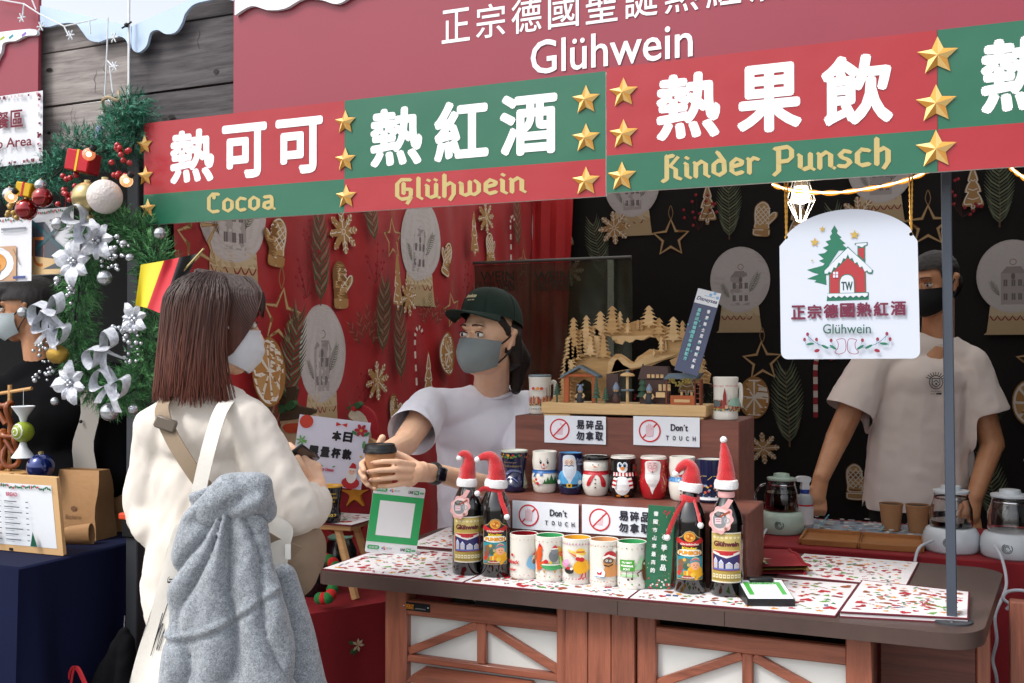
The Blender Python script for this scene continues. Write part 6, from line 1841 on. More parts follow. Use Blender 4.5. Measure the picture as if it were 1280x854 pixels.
p = Print(step=.00002, base=.001); r_ = random.Random(12)
for i in range(40): poinsett(p, r_.uniform(-.92, .88) - L.x, r_.choice([.12, .22, .5, .7, .8]) + r_.uniform(-.04, .04), r_.uniform(.022, .035), r_)
for z in (.30, .32, .36): p.rect(-.95 - L.x, .9 - L.x, z, z + .006, '#8a7a4a' if z != .32 else '#2f4a34')
def fmp(u, v, h):
 i = (u + L.x + .95) / 1.85 * n; j = (v - .02) / (CZ - .024) * 12
 return (u, CY0 - L.y - .006 - .012 * (1 - j / 12) * math.sin(i * .55 + math.sin(i * .21) * 2) * (1 - j / 14) - .004 * (1 - j / 12) - h, v)
tag(p.build('printed_motif', printmat('cloth_print', .75), t, fmp, .02), kind='stuff')
p = Print(base=.001); r_ = random.Random(5)
a = onZ(1005, 652, CZ); b_ = onZ(1165, 660, CZ)
xa, xb, ya, yb = -.62, -.02, 3.66, 3.95
p.rect(xa, xb, ya, yb, '#8a94a0')
for i in range(170): p.disc(r_.uniform(xa + .01, xb - .01), r_.uniform(ya + .01, yb - .01), r_.uniform(.006, .013), r_.choice(['#a5644c', '#b8b4b0', '#4f7488', '#8aa0ae', '#9a5a48', '#c9c4bc']), n=6)
for x in (-.42, -.22): p.rect(x, x + .004, ya, yb, '#5fa0b0')
mt = p.build('tile_print_mat', printmat('cotton_print', .85), None, lambda u, v, h: (u + .32, v - 3.8, h)); mt.location = (-.32, 3.8, CZ); tag(mt, 'blue and rust patterned mat on the rear counter behind the wooden trays', 'mat')

kb_w = mat('kettle_white_plastic', '#c3cad0', .3, coat=.3); kb_g = mat('kettle_mint_plastic', '#a9bdb0', .3, coat=.3)
kglass = mat('kettle_glass', '#ffffff', .02, trans=1.0, ior=1.45); winem = mat('dark_mulled_wine', '#0e0305', .08, coat=.5)

def kettle(label, px, py, Y, r, base, fill, hgt=1.0):
 q = onY(px, py, Y); t = thing('glass_kettle', label, 'kettle', (q.x, q.y, CZ), face_cam(q, -.1), 'glass kettles on electric bases')
 MB().lathe([(r * .9, 0), (r * .97, .006), (r, .03), (r * .97, .055), (r * .86, .072), (r * .74, .076)], 36).build('heating_base', base, t, smooth=50)
 z = .077; g = r * .74
 MB().lathe([(g, z), (g * 1.03, z + .01), (g * 1.0, z + .055), (g * .86, z + .08), (g * .8, z + .095), (g * .84, z + .108), (g * .82, z + .108), (g * .78, z + .095), (g * .84, z + .08), (g * .97, z + .055), (g * 1.0, z + .01), (g * .97, z + .002)], 36, cap0=False, cap1=False).build('glass_jug', kglass, t, smooth=60)
 if fill: MB().lathe([(g * .95, z + .003), (g * .985, z + .01), (g * (.97 if fill < .06 else .95), z + fill)], 32).build('mulled_wine', winem, t)
 MB().lathe([(g * .86, z + .104), (g * .88, z + .109), (g * .86, z + .112), (g * .5, z + .114), (g * .46, z + .126), (g * .3, z + .128)], 30).build('lid', base, t)
 MB().lathe([(g * .815, z + .086), (g * .83, z + .089), (g * .815, z + .092)], 30, cap0=False, cap1=False).build('neck_band', mat('polished_steel', '#c9c9cc', .2, metal=1), t)
 for k, rr_ in enumerate((.006, .010, .014)):
  b = MB(); b.tube([(rr_ * math.cos(2 * math.pi * a / 20 + k), -r * .985 - .0005, .036 + rr_ * math.sin(2 * math.pi * a / 20 + k)) for a in range(17)], .0011, 5); b.build('vent_ring', mat('black_plastic', '#17181a', .4), t)
 return t, q

k1, q1 = kettle('mint green based kettle full of dark mulled wine beside the spray bottle', 977, 660, 3.62, .076, kb_g, .062)
k2, q2 = kettle('white based kettle behind the blue grey pole with a little wine in it', 1189, 676, 3.5, .084, kb_w, .018)
k3, q3 = kettle('white based kettle with an empty glass jug at the right end of the counter', 1263, 682, 3.47, .086, kb_w, 0)
MB().tube([(-.06, 0, .077 + .02), (-.085, 0, .1), (-.09, 0, .13), (-.07, 0, .16), (-.052, 0, .165)], .004, 8).build('jug_handle', kglass, k1)
white_cable = mat('white_cable', '#b9bdc6', .45)

def cable(label, pts, r=.0045, m=None, name='power_cable'):
 P_ = smooth_path(pts, 8); o = P_[0].copy(); b = MB(); b.tube([p_ - o for p_ in P_], r, 8)
 ob = b.build(name, m or white_cable, None); ob.location = o; return tag(ob, label, 'cable', 'white power cables')

cable('white cable from the white kettle behind the pole drooping to the table', [onY(1166, 676, 3.41), onY(1150, 684, 3.36), onY(1144, 700, 3.33), onY(1143, 720, 3.3), onY(1143, 760, 3.3)])
cable('white cable from the empty kettle running down past the table corner and looping right', [onY(1243, 682, 3.37), onY(1251, 695, 3.33), onY(1256, 712, 3.3), onY(1258, 730, 3.25), onY(1254, 745, 3.2), onY(1244, 770, 3.15), onY(1246, 800, 3.12), onY(1241, 825, 3.12), onY(1246, 850, 3.1), onY(1247, 900, 3.1)])
cable('white cable looping beside the wooden crate end right of the table', [onY(1295, 742, 3.1), onY(1275, 738, 3.1), onY(1259, 740, 3.08), onY(1254, 748, 3.06), onY(1262, 756, 3.05), onY(1258, 762, 3.05)])
cable('white cable from the mint green kettle disappearing behind the display box', [onY(958, 662, 3.54), onY(953, 672, 3.42), onY(952, 690, 3.35), onY(954, 720, 3.3)])
cable('white cable hanging in the gap under the table top', [onY(948, 760, 3.2), onY(962, 776, 3.1), onY(985, 784, 3.0), onY(1012, 796, 3.0)])
kraft = mat('kraft_cup_paper', '#a87b55', .75, var=.05, vscale=30)
for px, lab in ((1114, 'brown paper cup, the left of the pair behind the wooden trays'), (1147, 'brown paper cup, the right of the pair behind the wooden trays')):
 q = onY(px, 650, 3.8); t = thing('paper_cup', lab, 'paper cup', (q.x, q.y, CZ + .002), 0, 'brown paper cups on the rear counter')
 MB().lathe([(.029, 0), (.0295, .003), (.0395, .092)], 28, cap1=False).build('cup', kraft, t)
 MB().lathe([(.0385, .0905), (.0405, .091), (.0405, .094), (.0385, .0945)], 28, cap0=False, cap1=False).build('rim', kraft, t)
 MB().lathe([(.0382, .089), (.02, .088), (.002, .088)], 28, cap0=False, cap1=False).build('inside', mat('cup_inside', '#17110f', .6), t)
bamboo = woodmat('bamboo_tray_wood', '#a8703c', '#8a5528', .45, 'X', 1.0)
for (pl_, pr_, py, lab) in ((1000, 1072, 676, 'bamboo serving tray nearer the mint green kettle'), (1074, 1152, 680, 'bamboo serving tray below the two paper cups')):
 a = onZ(pl_, py, CZ + .01); c2 = onZ(pr_, py + 4, CZ + .01); w = (c2 - a).length; t = thing('serving_tray', lab, 'tray', ((a.x + c2.x) / 2, 3.52, CZ), math.atan2(c2.y - a.y, c2.x - a.x) * .3, 'bamboo trays on the rear counter')
 d_ = .2; w *= .97
 MB().box(-w / 2, w / 2, -d_ / 2, d_ / 2, .002, .008).build('tray_floor', bamboo, t)
 for (x0, x1, y0, y1) in ((-w / 2, w / 2, -d_ / 2 - .008, -d_ / 2), (-w / 2, w / 2, d_ / 2, d_ / 2 + .008), (-w / 2 - .008, -w / 2, -d_ / 2, d_ / 2), (w / 2, w / 2 + .008, -d_ / 2, d_ / 2)):
  MB().box(x0, x1, y0, y1, 0, .02, b=.002).build('tray_edge', bamboo, t)
q = onY(1006, 640, 3.72); t = thing('spray_bottle', 'clear spray bottle with white trigger and blue collar behind the mint green kettle', 'spray bottle', (q.x, q.y, CZ), .5)
MB().lathe([(.027, 0), (.029, .004), (.029, .1), (.024, .118), (.014, .126)], 24).build('bottle', mat('cloudy_plastic', '#aab2b8', .25, alpha=.75), t)
MB().lathe([(.0296, .02), (.0296, .085)], 24, cap0=False, cap1=False).build('label', mat('pale_label', '#c9c4c8', .5), t)
MB().lathe([(.0298, .083), (.0298, .089)], 24, cap0=False, cap1=False).build('label_stripe', mat('red_stripe', '#b5202a', .5), t)
MB().lathe([(.0155, .126), (.0155, .14)], 16).build('collar', mat('blue_plastic', '#23419a', .4), t)
b = MB(); b.slab(smooth2([(-.014, .14), (.014, .14), (.013, .16), (.02, .172), (.016, .184), (-.02, .186), (-.032, .178), (-.03, .168), (-.012, .164)], 3, True), -.009, .009); b.build('trigger_head', mat('white_plastic', '#d4d8dc', .35), t)
# wooden crate end at the right edge
q = onY(1262, 752, 2.75); t = thing('wooden_post', 'reddish wooden post end at the lower right beside the table', 'post', (q.x + .03, 2.77, 0))
MB().box(-.03, .02, -.02, .02, 0, q.z, b=.003).build('beam', woodz, t); MB().box(.023, .2, -.018, .018, .1, q.z - .004, b=.003).build('side_board', woodd, t)
# ------------------------------------------------------------------ people
def Wp(px, py, d): return atd(px, py, d)

def organic(name, m, parent, prims, voxel=.008, smooth=6, disp=None, keep=None, origin=None, attr=None):
 """prims: ('c', p0, p1, r0, r1[, flat]) tapered limbs or ('e', centre, (rx,ry,rz)[, 3x3]) masses, fused into one skin"""
 b = MB()
 for q in prims:
  if q[0] == 'c':
   p0, p1, r0, r1 = Vector(q[1]), Vector(q[2]), q[3], q[4]
   d = (p1 - p0); l = max(d.length, 1e-5); d /= l
   pts = []; rs = []
   for a in (75, 50, 25): pts.append(p0 - d * r0 * math.sin(R(a))); rs.append(r0 * math.cos(R(a)))
   pts += [p0, p1]; rs += [r0, r1]
   for a in (25, 50, 75): pts.append(p1 + d * r1 * math.sin(R(a))); rs.append(r1 * math.cos(R(a)))
   o = len(b.v); b.tube(pts, rs, 14)
   if len(q) > 5:      # flatten along a direction
    ax, k = Vector(q[5][0]).normalized(), q[5][1]
    for i in range(o, len(b.v)):
     v = Vector(b.v[i]); c = p0 + d * (v - p0).dot(d); r_ = v - c; b.v[i] = tuple(c + r_ - ax * r_.dot(ax) * (1 - k))
  else:
   b.ball(q[1], q[2], 20, 14, M=q[3] if len(q) > 3 else None)
 me = bpy.data.meshes.new(name); me.from_pydata([tuple(p) for p in b.v], [], b.f)
 bm = bmesh.new(); bm.from_mesh(me); bmesh.ops.recalc_face_normals(bm, faces=bm.faces); bm.to_mesh(me); bm.free()
 o = bpy.data.objects.new(name, me); COL.objects.link(o)
 md = o.modifiers.new('r', 'REMESH'); md.mode = 'VOXEL'; md.voxel_size = voxel
 ms = o.modifiers.new('s', 'SMOOTH'); ms.factor = .5; ms.iterations = smooth
 dg = bpy.context.evaluated_depsgraph_get()
 me2 = bpy.data.meshes.new_from_object(o.evaluated_get(dg))
 bpy.data.objects.remove(o); bpy.data.meshes.remove(me)
 n = len(me2.vertices)
 if disp:
  co = np.zeros(n * 3); me2.vertices.foreach_get('co', co); co = co.reshape(-1, 3)
  no = np.array([tuple(v.normal) for v in me2.vertices])
  out = np.array([disp(Vector(co[i]), Vector(no[i])) for i in range(n)])
  me2.vertices.foreach_set('co', out.ravel())
 if keep:
  bm = bmesh.new(); bm.from_mesh(me2)
  bmesh.ops.delete(bm, geom=[v for v in bm.verts if not keep(v.co)], context='VERTS')
  bd_ = [(v, [e.other_vert(v) for e in v.link_edges if e.is_boundary]) for v in bm.verts if v.is_boundary]
  for _ in range(10):
   nw = [(v, v.co.lerp(sum((w.co for w in ws), Vector()) / len(ws), .5)) for v, ws in bd_ if ws]
   for v, c in nw: v.co = c
  bm.to_mesh(me2); bm.free()
 if origin is not None:
  me2.transform(Matrix.Translation(-Vector(origin)))
 me2.name = name; me2.materials.clear(); me2.materials.append(m); me2.shade_smooth()
 return link(name, me2, parent)

def along(v, a, b): return (v - a).dot((b - a).normalized())

def skinmat(name, c, c2):
 m = mat(name, c, .45, sss=.12, color2=c2, vscale=22, bump=.06, bscale=900)
 return m

skin_f = skinmat('fair_skin', '#dcae8e', '#e3ba9c'); skin_m = skinmat('tan_skin', '#b27c59', '#bd8966')
NZ = noise.noise

def folds(v, n, amp, fx, seed=0.0, axis=None):
 """soft cloth folds: ridged noise stretched along an axis"""
 q = v * fx
 if axis is not None:
  ax = axis; q = q - ax * q.dot(ax) * .75
 k = NZ(q + Vector((seed, seed * 2, 0))); k2 = NZ(q * 2.3 + Vector((seed * 3, 0, seed)))
 return v + n * (amp * ((1 - abs(k) * 2) * .6 + k2 * .4))

def frame(F, U=(0, 0, 1)):
 F = Vector(F).normalized(); U = Vector(U); Rr = F.cross(U).normalized(); U = Rr.cross(F).normalized()
 return F, Rr, U

def head(parent, O, C, F, U, skin, neck, s=1.0, mask=None, eyes=True, ears=(1, -1)):
 """C centre of the skull at ear height, F facing, neck = base point"""
 F, Rt, U = frame(F, U)
 M = Matrix((Rt, F, U)).transposed()
 P = lambda x, y, z: Vector(C) + (Rt * x + F * y + U * z) * s
 pr = [('e', P(0, -.012, .035), (.073 * s, .092 * s, .085 * s), M), ('e', P(0, .03, -.02), (.06 * s, .062 * s, .075 * s), M),
   ('e', P(0, .055, -.072), (.032 * s, .03 * s, .026 * s), M), ('e', P(0, .02, -.06), (.052 * s, .05 * s, .035 * s), M),
   ('c', P(0, .088, .018), P(0, .106, -.016), .008 * s, .0125 * s), ('e', P(0, .098, -.02), (.016 * s, .011 * s, .009 * s), M),
   ('e', P(.034, .062, -.012), (.024 * s, .022 * s, .022 * s), M), ('e', P(-.034, .062, -.012), (.024 * s, .022 * s, .022 * s), M),
   ('c', P(-.03, .074, .044), P(.03, .074, .044), .011 * s, .011 * s),
   ('e', P(0, .09, -.045), (.022 * s, .01 * s, .009 * s), M),
   ('c', P(0, -.015, -.05), Vector(neck), .052 * s, .056 * s)]
 for sx in (1, -1):
  pr.append(('c', P(sx * .071, -.008, .012), P(sx * .079, -.016, .03), .008 * s, .0125 * s))
  pr.append(('c', P(sx * .071, -.004, -.018), P(sx * .078, -.014, .016), .0065 * s, .008 * s))
  pr.append(('c', P(sx * .076, -.024, .034), P(sx * .074, -.02, -.006), .005 * s, .006 * s))
 h = organic('head', skin, parent, pr, .0042, 4, origin=O)
 if eyes:
  for sx in (1, -1):
   c = P(sx * .031, .0795, .02) - Vector(O)
   MB().ball(c, (.0142 * s, .0082 * s, .0088 * s), 16, 12, M=M).build('eye', mat('eye_white', '#d8d2ca', .15, coat=.5), h)
   MB().ball(c + F * .0032 * s, .0066 * s, 14, 10).build('iris', mat('dark_iris', '#1c100b', .1, coat=1), h)
   lid = []
   for k in range(9):
    a = R(-75 + 150 * k / 8); lid.append(c + (Rt * (.0148 * math.sin(a)) + F * (.0075 * math.cos(a) + .001) + U * (.003 + .0055 * math.cos(a))) * s)
   MB().tube(lid, .0016 * s, 6).build('eyelid', mat('dark_lash', '#1a1210', .6), h)
   br = [P(sx * (.012 + .034 * k / 7), .0925 - .012 * (k / 7) ** 2, .046 + .004 * math.sin(k / 7 * 2.6) - .004 * k / 7) - Vector(O) for k in range(8)]
   MB().tube(br, [.0012 * s * (1.6 - k / 8) for k in range(8)], 6, flat=(1.5, .6)).build('eyebrow', mat('brow_hair', '#2a1b16', .8), h)
 if mask:
  mname, mcol, mround = mask
  b = MB(); rows = []
  nu, nv = 40, 22
  for j in range(nv + 1):
   v = j / nv; row = []
   for i in range(nu + 1):
    a = R(-78 + 156 * i / nu); t = abs(a) / R(78)
    z = -.092 + .103 * v
    z = z * (1 - .30 * t ** 1.6) + (-.018) * (.30 * t ** 1.6) + .0
    wd = .069 - .016 * (1 - v) ** 2
    fr = .102 + .013 * math.sin(math.pi * min(1, v * 1.12)) - .014 * (1 - v) ** 2
    fr += mround * math.exp(-((a / .55) ** 2)) * math.sin(math.pi * v) ** .6
    pleat = .0012 * math.sin(v * 26) * (1 - t) if mround < .008 else .0008 * math.sin(v * 9 + a * 3)
    row.append(P(wd * 1.06 * math.sin(a), (fr + pleat) * math.cos(a) ** .8, z) - Vector(O))
   rows.append(row)
  b.grid(rows)
  mk = b.build('face_mask', mat(mname, mcol, .8, var=.04, vscale=30, bump=.15, bscale=700), parent, smooth=70)
  loopm = mat('black_elastic' if mround > .008 else 'white_elastic', '#15161a' if mround > .008 else '#d9dade', .7)
  for sx in (1, -1):
   row = nu if sx > 0 else 0
   for j in (nv - 2, 3):
    q = rows[j][row]; e = P(sx * .078, -.012, .028 if j > 5 else -.014) - Vector(O)
    MB().tube(smooth_path([q, (q + e) / 2 + Rt * sx * .004 * s, e], 5), .0021 * s, 6, flat=(1.3, .7)).build('ear_loop', loopm, mk)
 return h, P

def hand(name, m, parent, O, wrist, palm, fingers, rw=.024, extra=()):
 pr = [('c', wrist, palm, rw, rw * 1.05)] + list(extra)
 for f in fingers:
  pts, r = f
  for i in range(len(pts) - 1): pr.append(('c', pts[i], pts[i + 1], r * (1 - .07 * i), r * (1 - .07 * (i + 1))))
 return organic(name, m, parent, pr, .0028, 3, origin=O)

# ================= clerk handing over the cup =================
O = Vector((Wp(610, 560, 3.45).x, Wp(610, 560, 3.45).y, 0))
clerk = thing('person', 'clerk in white T-shirt, dark green cap and grey mask holding out a cup', 'person', O)
FD = (-RT * .64 - FW * .77 + Vector((0, 0, .02)))
HC = Wp(612, 428, 3.2)
nb_ = Wp(614, 488, 3.36)
h, P = head(clerk, O, HC, FD, (0.02, 0, 1), skin_f, nb_, 1.06, ('grey_mask', '#7d8688', .019))
# eyes, brows set by head(); cap
F_, R_, U_ = frame(FD)
cg = mat('dark_green_cotton_cap', '#122a22', .8, var=.1, vscale=20, bump=.35, bscale=500)
capO = MB(); rows = []
tiltU = (U_ * .97 - F_ * .13).normalized(); tF = tiltU.cross(R_).normalized() * -1; tF = (F_ - tiltU * F_.dot(tiltU)).normalized()
cc = P(0, -.008, .074) - O
for j in range(13):
 t = R(90 * j / 12); row = []
 for i in range(36):
  a = 2 * math.pi * i / 36
  row.append(cc + (R_ * math.sin(a) * .092 + tF * math.cos(a) * .108) * math.cos(t) ** .72 * 1.0 + tiltU * (.092 * math.sin(t) ** .9) - tiltU * (.012 * (1 - math.cos(a)) * math.cos(t)))
 rows.append(row)
capO.grid(rows, closev=True)
cap = capO.build('cap_crown', cg, clerk, smooth=70)
MB().ball(cc + tiltU * .092, (.008, .008, .005), 12, 8).build('cap_button', cg, cap)
for k in range(6):
 a = k * math.pi / 3 + .52
 MB().tube([cc + (R_ * math.sin(a) * .0925 + tF * math.cos(a) * .1085) * math.cos(R(tt)) ** .72 + tiltU * (.0925 * math.sin(R(tt)) ** .9 - .012 * (1 - math.cos(a)) * math.cos(R(tt))) for tt in range(2, 90, 8)], .0011, 5).build('cap_seam', cg, cap)
b = MB(); top = []; bot = []
for j in range(9):
 w = j / 8; rt = []; rb = []
 for i in range(25):
  a = R(-62 + 124 * i / 24)
  e = w * (.078 * math.cos(a * 1.25))
  p_ = cc + R_ * math.sin(a) * (.092 + .012 * w) + tF * (math.cos(a) * .108 + e) - tiltU * (.001 + .010 * w * w + .016 * w * (math.sin(a) ** 2) + .004 * math.sin(a) ** 2)
  rt.append(p_); rb.append(p_ - tiltU * .003)
 top.append(rt); bot.append(rb)
b.grid(top); b.grid([r[::-1] for r in bot]); b.tube(top[-1], .0024, 6)
b.build('cap_brim', cg, cap, smooth=60)
pr_ = Print(base=.001)
pr_.text('Hewlette', -.024, .03, .002, .017, '#c9bf9a', bold=.0009, slant=.3); pr_.text('SINCE 1987', -.006, .026, -.008, -.004, '#c9bf9a', bold=.0003)

def capmap(u, v, hh):
 a = -u / .1 - .12; tt = .42 + v / .09
 return cc + (R_ * -math.sin(a) * .092 + tF * math.cos(a) * .108) * math.cos(tt) ** .72 * (1 + hh * 9 + .008) + tiltU * (.092 * math.sin(tt) ** .9 * (1 + hh * 9 + .006) - .012 * (1 - math.cos(a)) * math.cos(tt))

pr_.build('cap_lettering', printmat('print_matt', .8), cap, lambda u, v, hh: capmap(-u, v, hh), .006)
hairb = mat('black_hair', '#0d0908', .5, color2='#211714', vscale=9, stretch=(60, 60, 3), bump=.5, bscale=14, spec=.6)
organic('hair', hairb, clerk, [('e', P(0, -.03, .03), (.08, .085, .085)), ('e', P(.0, -.075, -.03), (.06, .05, .06)), ('c', P(.052, -.04, .02), P(.06, -.06, -.05), .03, .02), ('c', P(-.052, -.04, .02), P(-.06, -.06, -.05), .03, .02), ('c', P(.062, .026, .066), P(.07, -.002, .03), .013, .012), ('c', P(-.062, .026, .066), P(-.07, -.002, .03), .013, .012), ('c', P(0, -.10, .0), P(.005, -.145, -.05), .035, .04), ('c', P(.005, -.145, -.05), P(.01, -.14, -.14), .038, .018)], .005, 3,
  disp=lambda v, n: v + n * (.0025 * NZ(Vector((v.x * 220, v.y * 220, v.z * 18)))), origin=O)
# shirt
tee = mat('white_cotton_tee', '#e2e3ee', .85, var=.03, vscale=6, bump=.12, bscale=700)
sl, sr = Wp(537, 508, 3.27), Wp(655, 512, 3.42)         # her right shoulder is at our left
ch = Wp(603, 545, 3.42); wa = Wp(606, 640, 3.56); hp = Wp(608, 700, 3.62)
el_r, wr_r = Wp(505, 556, 3.02), Wp(474, 570, 2.74)
el_l, wr_l = Wp(662, 622, 3.16), Wp(549, 592, 2.84)
cuff_r = sl.lerp(el_r, .72); cuff_l = sr.lerp(el_l, .78)
ax_r = (el_r - sl).normalized(); ax_l = (el_l - sr).normalized()
BM = Matrix((RT, FW, Vector((0, 0, 1)))).transposed()
tp_ = [('e', Wp(600, 532, 3.38), (.165, .1, .1), BM), ('c', ch, hp, .15, .165, (FW, .68)),
  ('c', sl, cuff_r + ax_r * .07, .06, .078), ('c', sr, cuff_l + ax_l * .07, .062, .086), ('c', sl, sr, .055, .055), ('c', sl.lerp(sr, .25) + Vector((0, 0, .012)), nb_ - Vector((0, 0, .03)), .045, .06), ('c', sr, nb_ - Vector((0, 0, .03)), .05, .06)]

def tdisp(v, n):
 d = (v - ch)
 q = folds(v, n, .007, 7.5, 3.0, Vector((.25, 0, 1)).normalized())
 q = folds(q, n, .0045, 16, 1.0, (RT * .5 + Vector((0, 0, 1))).normalized())
 e = abs(along(v, sl, el_r) - .2)
 return q

def tkeep(v):
 if (v - cuff_r).dot(ax_r) > 0 and (v - cuff_r - ax_r * .05).length < .16: return False
 if (v - cuff_l).dot(ax_l) > 0 and (v - cuff_l - ax_l * .05).length < .15: return False
 if (v - (nb_ + Vector((0, 0, .018)) - FW * .01)).length < .064: return False
 return True

organic('t_shirt', tee, clerk, tp_, .0075, 6, tdisp, tkeep, O)
# collar band
CB = []
for k in range(33):
 a = 2 * math.pi * k / 32; c = nb_ + Vector((0, 0, -.004)) + (RT * math.cos(a) * .078 - FW * math.sin(a) * .066) - Vector((0, 0, .03 * max(0, math.sin(a)) - .012)) - O
 CB.append(c)
MB().tube(CB, .0055, 8, flat=(1.2, .8), cap=False).build('collar_band', tee, clerk)
body = [('c', nb_, Wp(605, 545, 3.44), .056, .09), ('c', sl, el_r, .046, .038), ('c', el_r, wr_r, .037, .026), ('c', sr, el_l, .046, .04), ('c', el_l, wr_l, .04, .026), ('e', Wp(603, 560, 3.45), (.13, .075, .15), BM), ('c', sl, sr, .045, .045)]
# hands: cup axis
cup = Wp(475, 590, 2.66); cup.z -= .0
cb = cup + Vector((0, 0, -.038)); U0 = Vector((0, 0, 1))
s_ = 2.62 / 1280
HP = lambda px, py, d: Wp(px, py, d)
skl = []
body += [('c', wr_l, HP(520, 590, 2.70), .025, .027, (FW, .65)), ('c', HP(528, 586, 2.72), HP(512, 600, 2.68), .02, .02, (FW, .7))]
for (a, b_, c, d_, r) in (((517, 581, 2.66), (497, 577, 2.612), (479, 577, 2.60), (466, 579, 2.615), .0082), ((515, 588, 2.65), (494, 587, 2.60), (474, 588, 2.592), (461, 590, 2.61), .0085), ((514, 596, 2.655), (494, 597, 2.605), (475, 599, 2.597), (464, 600, 2.615), .008), ((515, 603, 2.67), (498, 606, 2.62), (484, 608, 2.605), (474, 608, 2.615), .0071)):
 pts = [HP(*a), HP(*b_), HP(*c), HP(*d_)]
 for i in range(3): body.append(('c', pts[i], pts[i + 1], r * (1 - .07 * i), r * (1 - .07 * (i + 1))))
tb_ = [HP(522, 582, 2.72), HP(506, 572, 2.71), HP(492, 566, 2.70)]
for i in range(2): body.append(('c', tb_[i], tb_[i + 1], .0115 - .001 * i, .0105 - .001 * i))
# her right hand behind and left of the cup
body += [('c', wr_r, HP(462, 584, 2.71), .026, .026, (FW, .7))]
for (a, b_, c, r) in (((460, 574, 2.69), (452, 580, 2.655), (455, 588, 2.63), .0088), ((459, 583, 2.69), (451, 590, 2.65), (456, 598, 2.628), .009), ((461, 592, 2.69), (454, 599, 2.65), (460, 606, 2.63), .0085), ((465, 598, 2.69), (461, 606, 2.655), (469, 611, 2.635), .0075)):
 pts = [HP(*a), HP(*b_), HP(*c)]
 for i in range(2): body.append(('c', pts[i], pts[i + 1], r * (1 - .06 * i), r * (1 - .06 * (i + 1))))
for a, b_ in (((470, 572, 2.72), (473, 558, 2.715)), ((473, 558, 2.715), (478, 547, 2.71))): body.append(('c', HP(*a), HP(*b_), .0105, .0095))
organic('body', skin_f, clerk, body, .0034, 3, origin=O)
for (px, py, d) in ((464.5, 578.5, 2.605), (459.5, 589.5, 2.60), (462.5, 600, 2.605)):
 MB().ball(HP(px, py, d) - O, (.0042, .0035, .0032), 10, 8).build('fingernail', mat('nail', '#d9a294', .25, coat=.5), clerk)
# trousers and shoes
dk = mat('black_trousers', '#141417', .85, var=.15, vscale=14)
hz = Vector((hp.x, hp.y, .86))
for nm, cx in (('trousers', 0),):
 organic('trousers', dk, clerk, [('e', hz, (.16, .115, .12), BM)] + [('c', hz + RT * sx * .08, Vector((hz.x, hz.y, .48)) + RT * sx * .1, .085, .06) for sx in (1, -1)] + [('c', Vector((hz.x, hz.y, .48)) + RT * sx * .1, Vector((hz.x, hz.y, .08)) + RT * sx * .1, .06, .05) for sx in (1, -1)], .014, 3, origin=O)
for sx in (1, -1):
 f0 = Vector((hz.x, hz.y, .045)) + RT * sx * .1
 organic('shoe', mat('black_shoe', '#101012', .5), clerk, [('c', f0 + FW * .04, f0 - FW * .14 + Vector((0, 0, -.012)), .042, .03)], .008, 3, keep=lambda v: v.z > .001, origin=O)
# smart watch
wc = Wp(541, 592, 2.80) - O; wd = (wr_l - el_l).normalized()
wt = thing('smart_watch', 'black square watch on the wrist of the clerk', 'watch', Wp(541, 592, 2.80))
Mw = Matrix((wd.cross(U0).normalized(), wd, U0)).transposed().to_4x4()
P_ = [Mw @ Vector((.031 * math.cos(a * .2618), 0, .028 * math.sin(a * .2618))) for a in range(25)]
b = MB(); b.tube(P_, .0105, 8, flat=(.16, 1.0), cap=False); b.build('strap', mat('black_rubber', '#0e0e10', .5), wt)
fc = -(wd.cross(U0)).normalized(); fc = fc if fc.dot(-FW) > 0 else -fc
Mf = Matrix.Translation(fc * .034) @ Matrix((wd, fc, wd.cross(fc) * -1)).transposed().to_4x4()
MB().box(-.018, .018, -.005, .005, -.02, .02, b=.004, M=Mf).build('case', mat('black_glass', '#0a0a0c', .08, coat=1), wt)
# cup
ct = thing('paper_cup', 'brown paper cup with black lid held by the clerk in both hands', 'paper cup', cb)
MB().lathe([(.029, 0), (.0295, .003), (.0405, .092)], 32).build('cup', mat('kraft_cup_paper', '#a87b55', .75), ct)
MB().lathe([(.0425, .088), (.044, .0895), (.0435, .096), (.0415, .0985), (.0385, .11), (.037, .111), (.034, .108), (.002, .1085)], 32, cap1=False).build('lid', mat('black_plastic_lid', '#141517', .35), ct)
MB().lathe([(.0428, .099), (.0425, .1005)], 32, cap0=False, cap1=False).build('lid_ridge', mat('black_plastic_lid', '#141517', .35), ct)

# ================= customer with tote bag and grey jacket =================
D = 2.34
O = Vector((Wp(265, 560, D).x, Wp(265, 560, D).y, 0))
cust = thing('person', 'customer with brown shoulder length hair, cream sweatshirt and white mask seen from behind', 'person', O)
FD = (RT * .88 + FW * .42 - Vector((0, 0, .12)))
HC = Wp(268, 412, D)
nb_ = Wp(250, 492, D - .01)
h, P = head(cust, O, HC, FD, (0, 0, 1), skin_f, nb_, 1.0, ('white_mask', '#cfd1d6', .0075))
F_, R_, U_ = frame(FD)
hb = bpy.data.materials.new('dyed_brown_hair'); hb.use_nodes = True; nt = hb.node_tree; bs = nt.nodes['Principled BSDF']
tc = nt.nodes.new('ShaderNodeTexCoord'); mp = nt.nodes.new('ShaderNodeMapping'); mp.inputs['Scale'].default_value = (60, 60, 2.5)
nt.links.new(tc.outputs['Object'], mp.inputs[0]); n1 = nt.nodes.new('ShaderNodeTexNoise'); n1.inputs['Scale'].default_value = 2.2; n1.inputs['Detail'].default_value = 6; nt.links.new(mp.outputs[0], n1.inputs['Vector'])
sx_ = nt.nodes.new('ShaderNodeSeparateXYZ'); nt.links.new(tc.outputs['Object'], sx_.inputs[0])
